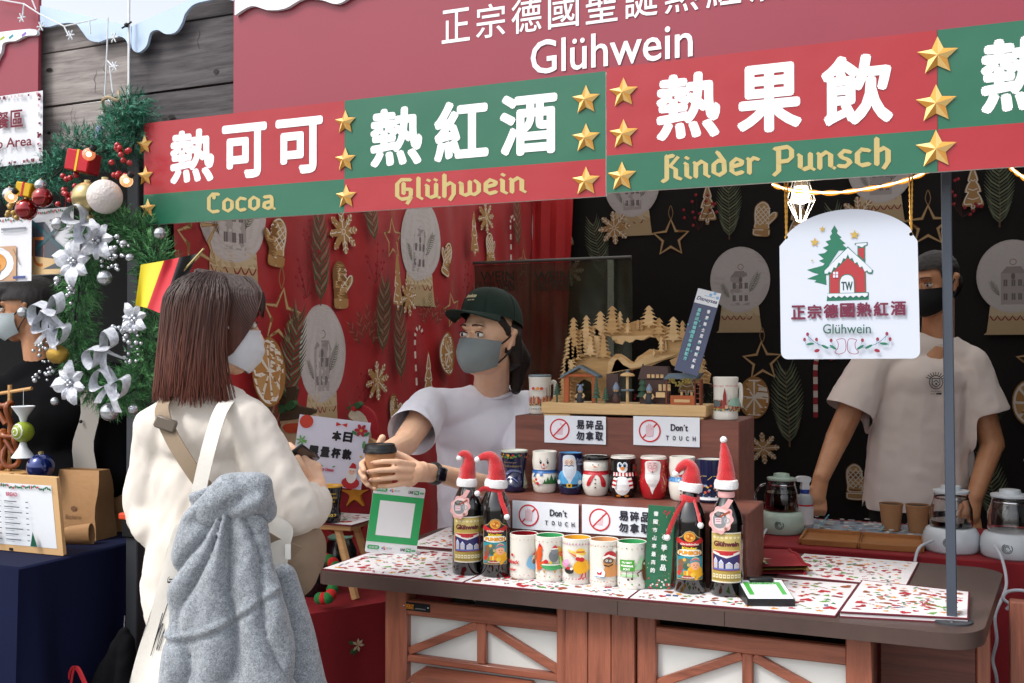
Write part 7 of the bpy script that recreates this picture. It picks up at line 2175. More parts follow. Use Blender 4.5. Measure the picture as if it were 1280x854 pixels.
mr = nt.nodes.new('ShaderNodeMapRange'); mr.inputs['From Min'].default_value = HC.z - .14; mr.inputs['From Max'].default_value = HC.z + .11; nt.links.new(sx_.outputs[2], mr.inputs[0])
c1 = nt.nodes.new('ShaderNodeMix'); c1.data_type = 'RGBA'; c1.inputs[6].default_value = (*lin('#5f3225'), 1); c1.inputs[7].default_value = (*lin('#2b1a14'), 1); nt.links.new(mr.outputs[0], c1.inputs[0])
c2 = nt.nodes.new('ShaderNodeMix'); c2.data_type = 'RGBA'; c2.blend_type = 'MULTIPLY'; c2.inputs[0].default_value = 1
cr = nt.nodes.new('ShaderNodeValToRGB'); cr.color_ramp.elements[0].position = .3; cr.color_ramp.elements[0].color = (.55, .53, .52, 1); cr.color_ramp.elements[1].position = .7; cr.color_ramp.elements[1].color = (1.35, 1.3, 1.25, 1)
nt.links.new(n1.outputs[0], cr.inputs[0]); nt.links.new(c1.outputs[2], c2.inputs[6]); nt.links.new(cr.outputs[0], c2.inputs[7]); nt.links.new(c2.outputs[2], bs.inputs['Base Color'])
bs.inputs['Roughness'].default_value = .5; bs.inputs['Specular IOR Level'].default_value = .35
bp = nt.nodes.new('ShaderNodeBump'); bp.inputs['Strength'].default_value = .5; bp.inputs['Distance'].default_value = .003; nt.links.new(n1.outputs[0], bp.inputs['Height']); nt.links.new(bp.outputs[0], bs.inputs['Normal'])

def hdisp(v, n):
 d = v - HC; a = math.atan2(d.dot(R_), d.dot(F_))
 k = NZ(Vector((a * 7, v.z * 1.4, 1))) * .006 + NZ(Vector((a * 22, v.z * 2.2, 5))) * .0035
 return v + n * k

def hkeep(v):
 d = v - HC; x, y, z = d.dot(R_), d.dot(F_), d.z
 # open around the face
 if y > .02 and z < .07 + (y - .04) * .3: return False
 if y > -.03 and z < .03 and abs(x) > .05 and z > -.1: return False
 return v.z > nb_.z - .02 + .004 * math.sin(40 * v.x)

HM = Matrix((R_, F_, U_)).transposed()
organic('hair', hb, cust, [('e', P(0, -.016, .042), (.082, .097, .088), HM), ('e', P(0, -.036, -.01), (.081, .076, .09), HM), ('e', P(0, -.04, -.075), (.08, .064, .08), HM), ('e', P(0, -.04, -.105), (.08, .058, .05), HM)], .0055, 4, hdisp, hkeep, O)
r_ = random.Random(21)
hs_ = MB()
for k in range(2600):
 a0_ = r_.uniform(-1.85, 1.85) + math.pi; dr_ = r_.gauss(0, .11) + .12 * NZ(Vector((a0_ * 3, 0, 2)))          # around the back
 pts = []
 top = r_.uniform(.3, 1.35); end = -.152 + r_.uniform(-.02, .035) + .01 * math.sin(a0_ * 9); off = r_.uniform(-.004, .006)
 for j in range(9):
  t = j / 8; a = a0_ + dr_ * t * t; ca, sa = math.cos(a), math.sin(a)
  if t < .35: th_ = top * (1 - t / .35) ; x = .084 * math.cos(th_) * sa; y = -.016 + .098 * math.cos(th_) * ca; z = .042 + .09 * math.sin(th_)
  else:
   w = (t - .35) / .65; x = .084 * sa * (1 + .06 * w); y = (-.016 + .098 * ca) * (1 - w * .16) - .012 * w; z = .042 + (end - .042) * w; y += .034 * w * w * max(0, (abs(a - math.pi) - 1.1) / .75)
  kx = 1 + off / .09
  pts.append(P(x * kx + .003 * math.sin(t * 5 + k), y * kx, z) - O)
 hs_.tube(pts, [.0003 + .00095 * math.sin(math.pi * (.15 + .8 * j / 8)) for j in range(9)], 5, flat=(1.0, 1.6))
tag(hs_.build('hair_strand', hb, cust), kind='stuff')
for k in range(30):
 k *= .42
 for sx in (1, -1):
  pts = [P(sx * .01, .066 - k * .010, .128), P(sx * (.05 + k * .001), .084 - k * .009, .095), P(sx * (.068 + k * .0008), .076 - k * .0085, .045), P(sx * (.071 + k * .0008), .06 - k * .0075, 0), P(sx * .073, .034 - k * .004, -.05 - .004 * k)]
  MB().tube([p_ - O for p_ in smooth_path(pts, 4)], [.0048 * (1 - i / 19) + .0005 for i in range(17)], 5).build('fringe_lock', hb, cust)
for k in range(34):
 x = -.055 + .0035 * k; pts = [P(x * .3, .05, .128), P(x * .9, .096 - x * x * 6, .095), P(x * 1.15, .106 - x * x * 9, .05 - .012 * math.sin(k))]
 MB().tube([p_ - O for p_ in smooth_path(pts, 4)], [.005, .0056, .0056, .005, .005, .004, .003, .0016, .0004], 5).build('fringe_lock', hb, cust)
# sweatshirt
cream = mat('cream_sweatshirt', '#d8d0c6', .9, var=.03, vscale=8, bump=.18, bscale=520, sheen=.15)
shl, shr = Wp(205, 536, D - .02), Wp(306, 532, D - .02)
chs = Wp(262, 575, D + .02); wst = Wp(262, 680, D + .03); hps = Wp(265, 760, D + .03)
elr = Wp(360, 640, D - .02); wrr = Wp(392, 628, D + .16)
ell = Wp(190, 648, D + .03); wrl = Wp(222, 690, D + .2)
pr = [('e', Wp(256, 545, D), (.125, .1, .08), BM), ('c', Wp(256, 590, D + .02), hps, .14, .15, (FW, .8)),
  ('c', shl, ell, .06, .056), ('c', ell, wrl, .056, .045), ('c', shr, elr, .056, .062), ('c', elr, wrr, .06, .042),
  ('c', shl, nb_ - Vector((0, 0, .02)), .05, .066), ('c', shr, nb_ - Vector((0, 0, .02)), .05, .066),
  ('e', Wp(190, 655, D), (.05, .06, .05)), ('e', Wp(364, 645, D - .02), (.058, .055, .042))]

def sdisp(v, n):
 q = folds(v, n, .009, 6.0, 1.0, (RT * .2 + Vector((0, 0, 1))).normalized())
 q = folds(q, n, .009, 15, 4.0, (RT * -.5 + Vector((0, 0, 1))).normalized())
 q = folds(q, n, .0045, 26, 7.0, (Vector((0, 0, 1)) + RT * .6).normalized())
 for e, ax, amp in ((elr, (wrr - shr), .010), (ell, (wrl - shl), .012)):
  d = (v - e).length
  if d < .17: q = q + n * amp * (1 - d / .17) * math.sin(75 * (v - e).dot(Vector((0, 0, 1)).lerp(ax.normalized(), .4)))
 return q

organic('sweatshirt', cream, cust, pr, .0075, 5, sdisp, lambda v: (v - wrr - (wrr - elr).normalized() * .03).dot((wrr - elr).normalized()) < 0 or (v - wrr).length > .1, O)
CB = []
for k in range(33):
 a = 2 * math.pi * k / 32; CB.append(nb_ + Vector((0, 0, -.008)) + (RT * math.cos(a) * .071 - FW * math.sin(a) * .06) - O)
MB().tube(CB, .008, 8, flat=(1.3, .7), cap=False).build('collar_band', cream, cust)
# body skin below the cloth: forearm, hand with phone
hd = [('c', Wp(380, 634, D + .05), Wp(397, 612, D + .19), .036, .026), ('c', Wp(397, 612, D + .19), Wp(388, 590, D + .22), .026, .027, (FW, .7)), ('c', Wp(393, 586, D + .22), Wp(381, 582, D + .22), .02, .02)]
for (a, b_, c, r) in (((390, 582), (378, 570), (367, 560), .0088), ((386, 579), (373, 567), (362, 556), .0088), ((381, 580), (369, 570), (359, 562), .0082), ((378, 585), (367, 577), (358, 570), .0072)):
 pts = [Wp(*a, D + .225), Wp(*b_, D + .21), Wp(*c, D + .225)]
 for i in range(2): hd.append(('c', pts[i], pts[i + 1], r * (1 - .06 * i), r * (1 - .06 * (i + 1))))
hd += [('c', Wp(385, 595, D + .2), Wp(377, 583, D + .18), .0115, .010), ('c', Wp(377, 583, D + .18), Wp(372, 572, D + .18), .010, .0085)]
hd += [('c', shr, elr, .04, .038), ('c', elr, Wp(380, 634, D + .05), .038, .036)]
organic('arm', skin_f, cust, hd, .0034, 3, origin=O)
organic('arm', skin_f, cust, [('c', ell, wrl, .036, .026), ('c', wrl, wrl + FW * .07 + RT * .02, .026, .022)] + [('c', wrl + FW * .07 + RT * (.0 + .012 * k), wrl + FW * .13 + RT * (.0 + .013 * k) - Vector((0, 0, .02)), .009, .0078) for k in range(4)], .004, 3, origin=O)
ph = thing('mobile_phone', 'dark phone tilted in the right hand of the customer', 'phone', Wp(370, 571, D + .2))
Mp = Matrix.Rotation(YAW, 4, 'Z') @ Matrix.Rotation(-.62, 4, 'Y') @ Matrix.Rotation(1.0, 4, 'X')
MB().box(-.036, .036, -.004, .004, -.065, .03, b=.003, M=Mp).build('case', mat('phone_case', '#16181d', .3), ph)
MB().box(-.033, .033, -.0046, -.0042, -.061, .026, M=Mp).build('screen', mat('phone_glass', '#080a10', .06, coat=1), ph)
jean = mat('dark_denim', '#20242e', .85, var=.15, vscale=20)
hz = Vector((hps.x, hps.y, .84))
organic('trousers', jean, cust, [('e', hz, (.15, .12, .12), BM)] + [('c', hz + RT * sx * .075, Vector((hz.x, hz.y, .46)) + RT * sx * .09, .085, .062) for sx in (1, -1)] + [('c', Vector((hz.x, hz.y, .46)) + RT * sx * .09, Vector((hz.x, hz.y, .08)) + RT * sx * .09, .062, .05) for sx in (1, -1)], .014, 3, origin=O)
for sx in (1, -1):
 f0 = Vector((hz.x, hz.y, .045)) + RT * sx * .09
 organic('shoe', mat('white_shoe', '#c9c7c2', .5), cust, [('c', f0 - FW * .04, f0 + FW * .15 + Vector((0, 0, -.012)), .042, .03)], .008, 3, keep=lambda v: v.z > .001, origin=O)

def strap(name, parent, O, pts, w, m, th=.004, nrm=None):
 P_ = smooth_path(pts, 8); b = MB(); rows = []
 for i, p_ in enumerate(P_):
  t = (P_[min(i + 1, len(P_) - 1)] - P_[max(i - 1, 0)]).normalized(); nn = -FW if nrm is None else nrm[0].lerp(nrm[1], i / (len(P_) - 1)); s = t.cross(nn).normalized(); nn = s.cross(t).normalized()
  rows.append([p_ + s * w / 2 + nn * th - O, p_ - s * w / 2 + nn * th - O, p_ - s * w / 2 - O, p_ + s * w / 2 - O])
 b.grid(rows, closev=True); return b.build(name, m, parent, smooth=50)

# beige crossbody bag
beige = mat('taupe_webbing', '#8f7d68', .8, bump=.4, bscale=600)
S_ = Wp(262, 640, D)
cbg = thing('crossbody_bag', 'taupe crossbody bag on a wide strap across the back of the customer', 'bag', S_)
strap('strap', cbg, S_, [Wp(215, 492, D - .03), Wp(203, 512, D - .12), Wp(212, 540, D - .14), Wp(232, 575, D - .155), Wp(258, 610, D - .155), Wp(295, 645, D - .15), Wp(335, 675, D - .14), Wp(370, 690, D - .08)], .032, beige)
MB().box(-.024, .024, -.006, .006, -.014, .014, b=.004, M=Matrix.Translation(Wp(207, 530, D - .147) - S_) @ Matrix.Rotation(YAW, 4, 'Z') @ Matrix.Rotation(.35, 4, 'Y')).build('buckle', mat('taupe_plastic', '#6a5f54', .4), cbg)
organic('bag_body', mat('taupe_canvas', '#8b7763', .8, var=.06, vscale=10, bump=.3, bscale=400), cbg, [('e', Wp(372, 700, D + .0), (.05, .06, .085)), ('e', Wp(385, 690, D + .02), (.035, .06, .06)), ('e', Wp(362, 672, D), (.04, .05, .05))], .006, 4, lambda v, n: folds(v, n, .005, 14, 2.0), None, S_)

# canvas tote over the right shoulder
toteM = mat('natural_canvas_tote', '#e0dbd2', .85, var=.03, vscale=14, bump=.35, bscale=480)
T_ = Wp(250, 760, D - .19)
tote = thing('tote_bag', 'natural canvas tote bag hanging behind the grey jacket on the shoulder of the customer', 'bag', T_)
strap('handle', tote, T_, [Wp(243, 645, D - .18), Wp(252, 600, D - .175), Wp(263, 555, D - .16), Wp(276, 515, D - .11), Wp(291, 497, D - .03), Wp(302, 505, D + .06)], .03, toteM)
b = MB(); rows = []; NU, NV = 40, 40
lf = smooth_path([Wp(243, 632, D - .18), Wp(218, 660, D - .18), Wp(205, 705, D - .18), Wp(190, 760, D - .18), Wp(172, 815, D - .17), Wp(158, 870, D - .17), Wp(152, 930, D - .16)], 8)
rt = smooth_path([Wp(300, 628, D - .16), Wp(362, 654, D - .12), Wp(361, 690, D - .12), Wp(354, 740, D - .13), Wp(345, 800, D - .14), Wp(338, 870, D - .14), Wp(332, 930, D - .14)], 8)

def tsurf(u, v, back):
 i = min(int(v * 47.99), 47); w = v * 48 - i; a = lf[i].lerp(lf[i + 1], w); c = rt[i].lerp(rt[i + 1], w)
 p_ = a.lerp(c, u); bul = math.sin(math.pi * u) * (.01 + .03 * v)
 q = p_ + FW * ((.05 * math.sin(math.pi * u) ** .6) if back else -bul)
 return q - FW * .006 * NZ(Vector((u * 5, v * 4, 3 + back))) - FW * .004 * math.sin(u * 16 + v * 5) * v - T_

for bk in (0, 1): b.grid([[tsurf(i / NU, j / NV, bk) for i in range(NU + 1)] for j in range(NV + 1)])
b.grid([[tsurf(i / NU, 1, 0) for i in range(NU + 1)], [tsurf(i / NU, 1, 1) for i in range(NU + 1)]])
b.build('bag_body', toteM, tote, smooth=70)
p = Print(base=.001)
p.line([(.075, .405), (.14, .41)], .006, '#2a2c34'); p.line([(.08, .395), (.13, .397)], .004, '#2a2c34'); p.line([(.075, .405), (.07, .392), (.08, .385)], .004, '#2a2c34')
p.line(smooth2([(.115, .66), (.112, .6), (.105, .52), (.118, .62)][::-1], 4), .006, '#2a2c34')
p.line(smooth2([(.11, .62), (.135, .56), (.14, .6), (.15, .66), (.165, .58), (.17, .66)], 4), .006, '#2a2c34')
p.line([(.125, .47), (.112, .68)], .006, '#2a2c34')
p.build('printed_motif', printmat('cotton_print', .85), tote, lambda u, v, hh: Vector(tsurf(u, v, 0)) - FW * (hh + .001))
b = MB(); q = Wp(360, 690, D - .135) - T_; b.box(-.006, .006, -.001, .001, -.016, .016, M=Matrix.Translation(q) @ Matrix.Rotation(YAW, 4, 'Z')); b.build('label_tab', mat('white_tape', '#d9d9d6', .7), tote)

# grey fleece jacket draped over the tote
fle = bpy.data.materials.new('heather_grey_fleece'); fle.use_nodes = True; nt = fle.node_tree; bs = nt.nodes['Principled BSDF']
tc = nt.nodes.new('ShaderNodeTexCoord'); n1 = nt.nodes.new('ShaderNodeTexNoise'); n1.inputs['Scale'].default_value = 260; n1.inputs['Detail'].default_value = 3; n1.inputs['Distortion'].default_value = 1.5
n2 = nt.nodes.new('ShaderNodeTexNoise'); n2.inputs['Scale'].default_value = 60; n2.inputs['Detail'].default_value = 5
nt.links.new(tc.outputs['Object'], n1.inputs['Vector']); nt.links.new(tc.outputs['Object'], n2.inputs['Vector'])
mm = nt.nodes.new('ShaderNodeMath'); mm.operation = 'MULTIPLY_ADD'; mm.inputs[1].default_value = .75; nt.links.new(n1.outputs[0], mm.inputs[0])
m2_ = nt.nodes.new('ShaderNodeMath'); m2_.operation = 'MULTIPLY'; m2_.inputs[1].default_value = .25; nt.links.new(n2.outputs[0], m2_.inputs[0]); nt.links.new(m2_.outputs[0], mm.inputs[2])
cr = nt.nodes.new('ShaderNodeValToRGB'); cr.color_ramp.elements[0].position = .4; cr.color_ramp.elements[0].color = (*lin('#6c7279'), 1); cr.color_ramp.elements[1].position = .6; cr.color_ramp.elements[1].color = (*lin('#a2a8af'), 1)
nt.links.new(mm.outputs[0], cr.inputs[0]); nt.links.new(cr.outputs[0], bs.inputs['Base Color']); bs.inputs['Roughness'].default_value = .95; bs.inputs['Sheen Weight'].default_value = .3
bp = nt.nodes.new('ShaderNodeBump'); bp.inputs['Strength'].default_value = .6; bp.inputs['Distance'].default_value = .003; nt.links.new(n1.outputs[0], bp.inputs['Height']); nt.links.new(bp.outputs[0], bs.inputs['Normal'])
J = Wp(300, 760, D - .24)
jk = thing('jacket', 'heather grey fleece jacket draped over the tote bag of the customer', 'jacket', J)
dj = D - .235
pts = [((258, 632), (247, 700), .035, .045), ((247, 700), (243, 780), .045, .05), ((243, 780), (233, 900), .05, .06), ((285, 625), (275, 700), .04, .055), ((275, 700), (275, 800), .055, .06), ((275, 800), (280, 900), .06, .07), ((300, 640), (312, 720), .035, .045), ((312, 720), (325, 800), .045, .055), ((325, 800), (340, 900), .055, .07)]
pj = [('c', Wp(*a, dj), Wp(*c, dj), r0, r1, (FW, .6)) for a, c, r0, r1 in pts]
G_ = Wp(292, 600, dj)

def jdisp(v, n):
 d = v - G_; x = d.dot(RT); z = -d.z; th = math.atan2(x, max(z, .02)); rr_ = math.hypot(x, z)
 w = math.sin(th * 11 + 3.0 * NZ(Vector((th * 2.5, rr_ * 5, 1)))); w = (1 - 2 * abs(w) ** .6) * (.9 + .7 * NZ(Vector((th * 4, rr_ * 3, 8))))
 q = v + n * (-.017 * w * min(1, rr_ / .1) * (1 - .35 * min(1, rr_ / .45)))
 a_, c_ = Wp(219, 793, dj), Wp(326, 748, dj); u = (v - a_).dot(RT) / (c_ - a_).dot(RT)
 if -.1 < u < 1.2 and n.dot(FW) < 0:
  e = (v.z - (a_.z + (c_.z - a_.z) * max(u, 0) ** 1.7)) / .007
  q = q + n * (.006 * math.exp(-e * e) - .005 * math.exp(-(e + 1.6) ** 2))
 return folds(q, n, .006, 16, 2.0, (Vector((0, 0, 1)) + RT * .3).normalized())

organic('jacket_body', fle, jk, pj, .006, 4, jdisp, None, J)
organic('jacket_hood', fle, jk, [('c', Wp(262, 640, dj), Wp(288, 612, dj - .01), .035, .035), ('c', Wp(288, 612, dj - .01), Wp(322, 608, dj), .035, .032), ('c', Wp(322, 608, dj), Wp(330, 640, dj + .02), .032, .025), ('c', Wp(300, 635, dj - .01), Wp(318, 628, dj - .02), .025, .024)], .0065, 4, lambda v, n: folds(v, n, .008, 16, 2.0, (RT * .8 + Vector((0, 0, .4))).normalized()), None, J)
organic('jacket_sleeve', fle, jk, [('c', Wp(356, 720, D - .13), Wp(365, 790, D - .13), .025, .045), ('c', Wp(365, 790, D - .13), Wp(378, 900, D - .14), .045, .065), ('c', Wp(385, 860, D - .12), Wp(398, 930, D - .12), .04, .055)], .0075, 4, lambda v, n: folds(v, n, .008, 10, 5.0, Vector((0, 0, 1))), None, J)
sm = 0 and [Wp(221, 778, dj - .03), Wp(240, 780, dj - .055), Wp(270, 775, dj - .06), Wp(295, 762, dj - .055), Wp(320, 745, dj - .045)]

# ================= man behind the rear counter =================
D = 3.92
O = Vector((Wp(1150, 560, D).x, Wp(1150, 560, D).y, 0))
man = thing('person', 'man in white T-shirt and black mask standing behind the rear counter', 'person', O)
FD = (-RT * .82 - FW * .57 - Vector((0, 0, .25)))
HC = Wp(1168, 358, D); nb_ = Wp(1172, 425, D + .03)
head(man, O, HC, FD, (0, 0, 1), skin_m, nb_, 1.08, ('black_mask', '#101114', .017))
F_, R_, U_ = frame(FD); HM = Matrix((R_, F_, U_)).transposed(); P = lambda x, y, z: HC + (R_ * x + F_ * y + U_ * z) * 1.08
organic('hair', mat('black_hair', '#120c0b', .42), man, [('e', P(0, -.012, .05), (.084, .104, .082), HM), ('e', P(0, -.05, .0), (.078, .062, .07), HM)], .006, 3, lambda v, n: v + n * .003 * NZ(v * 120), lambda v: not ((v - HC).dot(F_) > .05 and (v - HC).dot(U_) < .075) and not ((v - HC).dot(F_) > -.04 and (v - HC).dot(U_) < .03), O)
tee2 = mat('white_tee_back', '#d8ccc6', .85, var=.03, vscale=6, bump=.12, bscale=700)
shl, shr = Wp(1088, 458, D), Wp(1212, 458, D)
ell, wrl = Wp(1046, 550, D - .04), Wp(1026, 598, D - .2); elr, wrr = Wp(1240, 556, D - .02), Wp(1218, 622, D - .16)
cl = shl.lerp(ell, .62); cr_ = shr.lerp(elr, .62); al = (ell - shl).normalized(); ar = (elr - shr).normalized()
pr = [('c', Wp(1150, 500, D), Wp(1142, 650, D), .18, .2, (FW, .62)), ('e', Wp(1150, 480, D), (.18, .11, .12), BM), ('c', shl, cl + al * .08, .075, .098), ('c', shr, cr_ + ar * .08, .075, .1), ('c', shl, nb_ - Vector((0, 0, .02)), .06, .07), ('c', shr, nb_ - Vector((0, 0, .02)), .06, .07)]

def mkeep(v):
 for c, a in ((cl, al), (cr_, ar)):
  if (v - c).dot(a) > 0 and abs((v - Wp(1145, 540, D)).dot(RT)) > .2: return False
 return v.z > .9 and (v - (nb_ + Vector((0, 0, .03)))).length > .072

organic('t_shirt', tee2, man, pr, .009, 6, lambda v, n: folds(folds(v, n, .008, 6, 8.0, (Vector((0, 0, 1)) + RT * .2).normalized()), n, .004, 14, 2.0), mkeep, O)
CB = [nb_ + Vector((0, 0, .0)) + (RT * math.cos(2 * math.pi * k / 32) * .08 - FW * math.sin(2 * math.pi * k / 32) * .07) - Vector((0, 0, .02 * max(0, math.sin(2 * math.pi * k / 32)))) - O for k in range(33)]
MB().tube(CB, .006, 8, flat=(1.2, .8), cap=False).build('collar_band', tee2, man)
bd = [('c', nb_, Wp(1150, 480, D), .058, .1), ('c', shl, ell, .052, .045), ('c', ell, wrl, .044, .03), ('c', shr, elr, .052, .046), ('c', elr, wrr, .044, .03), ('c', shl, shr, .05, .05), ('e', Wp(1148, 520, D), (.16, .08, .16), BM)]
for w_, dx in ((wrl, -1), (wrr, -1)):
 pm = w_ + RT * dx * .02 - Vector((0, 0, .065)) - FW * .02
 bd.append(('c', w_, pm, .03, .032, (FW, .7)))
 for k in range(4):
  b0 = pm + RT * (-.026 + .017 * k) - Vector((0, 0, .012)); bd.append(('c', b0, b0 - Vector((0, 0, .032)) - FW * .012, .0098, .009)); bd.append(('c', b0 - Vector((0, 0, .032)) - FW * .012, b0 - Vector((0, 0, .052)) + FW * .006, .009, .0075))
 t0_ = pm + RT * -.03 + Vector((0, 0, .03)); bd.append(('c', t0_, t0_ + RT * -.014 - Vector((0, 0, .038)), .0115, .0095))
organic('body', skin_m, man, bd, .0046, 3, origin=O)
p = Print(base=0)
ink = '#2a2c30'
p.ring(0, 0, .026, .003, ink); p.poly([(-.016, .016), (.016, .016), (.016, -.008), (0, -.02), (-.016, -.008)], ink); p.poly([(-.013, .013), (.013, .013), (.013, -.006), (0, -.016), (-.013, -.006)], '#b9b3b2'); p.line([(-.01, 0), (0, .008), (.01, -.002)], .003, ink); p.disc(0, -.006, .004, ink)
for k in range(9): a = R(30 + 15 * k); p.line([(.026 * math.cos(a), .026 * math.sin(a)), (.042 * math.cos(a), .038 * math.sin(a))], .003, ink)
p.text('PALM BAY', -.02, .02, -.036, -.031, ink); p.poly([(-.002, -.04), (.02, -.038), (.018, -.046), (.0, -.045)], ink); p.text('EST', -.02, -.005, -.045, -.04, ink)
q = Wp(1170, 478, D - .137) - O
p.build('chest_emblem', printmat('cotton_print', .85), man, lambda u, v, hh: q + RT * u + Vector((0, 0, v)) - FW * (hh + .001 - .25 * (u + .0) ** 2 * 4) + FW * max(0, (v * .1)), .01)
hz = Vector((Wp(1142, 620, D).x, Wp(1142, 620, D).y, .9))
organic('trousers', dk, man, [('e', hz, (.17, .125, .12), BM)] + [('c', hz + RT * sx * .08, Vector((hz.x, hz.y, .48)) + RT * sx * .1, .09, .065) for sx in (1, -1)] + [('c', Vector((hz.x, hz.y, .48)) + RT * sx * .1, Vector((hz.x, hz.y, .06)) + RT * sx * .1, .065, .055) for sx in (1, -1)], .014, 3, origin=O)
for sx in (1, -1):
 f0 = Vector((hz.x, hz.y, .045)) + RT * sx * .1
 organic('shoe', mat('black_shoe', '#101012', .5), man, [('c', f0 + FW * .05, f0 - FW * .14 + Vector((0, 0, -.012)), .044, .032)], .008, 3, keep=lambda v: v.z > .001, origin=O)
# ------------------------------------------------------------------ left end: low table, stool, plaques, notice
redc = mat('red_tablecloth', '#7e0d18', .8)
t = thing('low_table', 'low table under a red poinsettia cloth left of the serving table', 'table', (-1.85, 2.95, 0)); L = t.location
q = [onZ(385, 768, .72), onZ(482, 748, .72)]
qa, qb = Vector((-2.12, 2.56)), Vector((q[1].x + .06, q[1].y + .02)); qc, qd = Vector((-1.62, 3.5)), Vector((-2.13, 3.5))
lo_ = [Vector((q[0].x, q[0].y)) + (Vector((q[0].x, q[0].y)) - qb) * 1.3, qb, qc, qd]
b = MB(); plate(b, [(p_.x - L.x, p_.y - L.y) for p_ in lo_], .7, .72); b.build('tabletop', redc, t, smooth=0)

def drop(s, v, h=0):
 e = [(lo_[0], lo_[1]), (lo_[1], lo_[2])][0 if s < 1 else 1]; s2 = s if s < 1 else s - 1
 p_ = e[0].lerp(e[1], s2); d = (e[1] - e[0]).normalized(); nn = Vector((d.y, -d.x))
 k = .006 + .022 * (1 - v) * (.5 + .5 * math.sin(s * 22)) + h
 return Vector((p_.x + nn.x * k - L.x, p_.y + nn.y * k - L.y, .01 + .71 * v))

MB().grid([[drop(i / 40, j / 10) for i in range(81)] for j in range(11)]).build('tablecloth_drop', redc, t)
p = Print(step=.00002, base=.001); r_ = random.Random(31)
for i in range(34): poinsett(p, r_.uniform(.05, 1.9), r_.uniform(.08, .95), .03, r_)
p.rect(.01, 1.97, .5, .512, '#8a7a4a'); p.rect(.01, 1.97, .53, .536, '#8a7a4a'); p.rect(.01, 1.97, .513, .529, '#1c3324')
tag(p.build('printed_motif', printmat('cloth_print', .75), t, lambda u, v, h: drop(u, v, h), .05), kind='stuff')
# stool
pine = woodmat('pale_pine', '#d2a873', '#b98c58', .6, 'X', 1.0)
c = onY(415, 650, 2.83); st = thing('stool', 'small pine stool with a printed cover on the low red table', 'stool', (c.x, 2.85, .722), .1); sz = .235
MB().box(-.16, .1, -.09, .09, sz - .02, sz, b=.003).build('seat', pine, st)
for sx in (-1, 1):
 for sy in (-1, 1): MB().tube([(sx * .07 - .03, sy * .06, sz - .02), (sx * .12 - .03 + .02, sy * .075, 0)], .012, 6, flat=(1.2, .7)).build('leg', pine, st)
pm = placemat('festive placemat draped over the small pine stool', [(c.x - .17, 2.74), (c.x + .125, 2.75), (c.x + .125, 2.96), (c.x - .17, 2.95)], 9, z=.722 + sz, group='x', name='stool_cover'); del pm['group']
# boot mug with gold lettering
p = Print(); p.text('Hamburger', -.022, .02, .085, .093, '#b89a3a', slant=.15, bold=.0005); p.text('Weihnachts', -.024, .022, .073, .081, '#b89a3a', slant=.15, bold=.0005); p.text('markt', -.016, .016, .061, .069, '#b89a3a', bold=.0005); p.text('2023', -.02, .02, .02, .028, '#b89a3a', slant=.2, bold=.0006)
for s in (-1, 1):
 for i in range(3): p.disc(s * .045, .05 + .02 * i, .006, '#8a4a2a', n=6)
q = onY(413, 640, 2.79)
boot('boot_mug', 'black boot shaped mug with gold lettering and yellow inside on the pine stool', (q.x, 2.79, .722 + sz + .006), face_cam(q), mat('glaze_black', '#101012', .12, coat=.5), mat('glaze_yellow', '#e0a832', .2, coat=.4), p, 1.0, lip=mat('glaze_yellow', '#e0a832', .2))
# notice
q = onY(412, 600, 2.80); s_ = 1 / 384.
t, f = standcard('daily_notice', 'white festive notice with bold black Chinese characters standing behind the black boot mug', 'notice', (q.x, 2.88, .722 + sz + .006), .235, .225, face_cam(q, .12), -.05, .14, '#dcdcec', .003, .001)
t.location = Vector((q.x - .055, 2.86, onY(412, 606, 2.86).z - .006))
p = Print(base=.0004)
for i, ch in enumerate('本日'): p.text(ch, -.004 + .037 * i, .027 + .037 * i, .152, .186, '#15161c', bold=.0022)
for i, ch in enumerate('限量杯款'): p.text(ch, -.07 + .036 * i, -.039 + .036 * i, .095, .13, '#15161c', bold=.0022)
p.disc(-.093, .205, .022, '#c9402e', n=16)
for dx in (-1, 1): p.poly([(.022, .208), (.022 + dx * .018, .215), (.022 + dx * .018, .201)], '#c9302e')
for k in range(6):
 a = k * 1.047; p.disc(.088 + .013 * math.cos(a), .196 + .013 * math.sin(a), .01, '#b02a3a', rz=.006, rot=a, n=8)
for dx in (-1, 1): p.disc(.088 + dx * .02, .186, .012, '#3a7a4a', rz=.005, rot=dx * .6, n=8)
p.disc(.088, .196, .005, '#c9a04a', n=8)
for k in range(7): p.disc(-.1 + .01 * math.cos(k), .142 + .01 * math.sin(k), .009, '#6aaa5a', rz=.003, rot=k, n=6)
p.star(-.1, .105, .01, '#e0b23a'); p.star(.1, .11, .007, '#e0b23a'); p.disc(.104, .15, .006, '#5a9a6a', rz=.014, n=8)
p.text('Merry Christmas', -.03, .018, .048, .062, '#c23a5a', slant=.2, bold=.0005); p.line([(-.03, .07), (-.02, .066)], .004, '#3a8a5a'); p.line([(.02, .07), (.012, .066)], .004, '#3a8a5a')
p.disc(.078, .02, .03, '#b8262c', rz=.02, n=14); p.disc(.078, .045, .018, '#e6dfda', rz=.026, n=14); p.disc(.078, .058, .011, '#e2b59a', rz=.01, n=10); p.poly([(.064, .066), (.092, .066), (.086, .084), (.076, .088)], '#b8262c'); p.rect(.062, .094, .063, .069, '#e6dfda')
p.disc(.0735, .06, .0013, '#20202a', n=6); p.disc(.0825, .06, .0013, '#20202a', n=6)
p.build('printed_notice', printmat('print_gloss', .3), t, f)

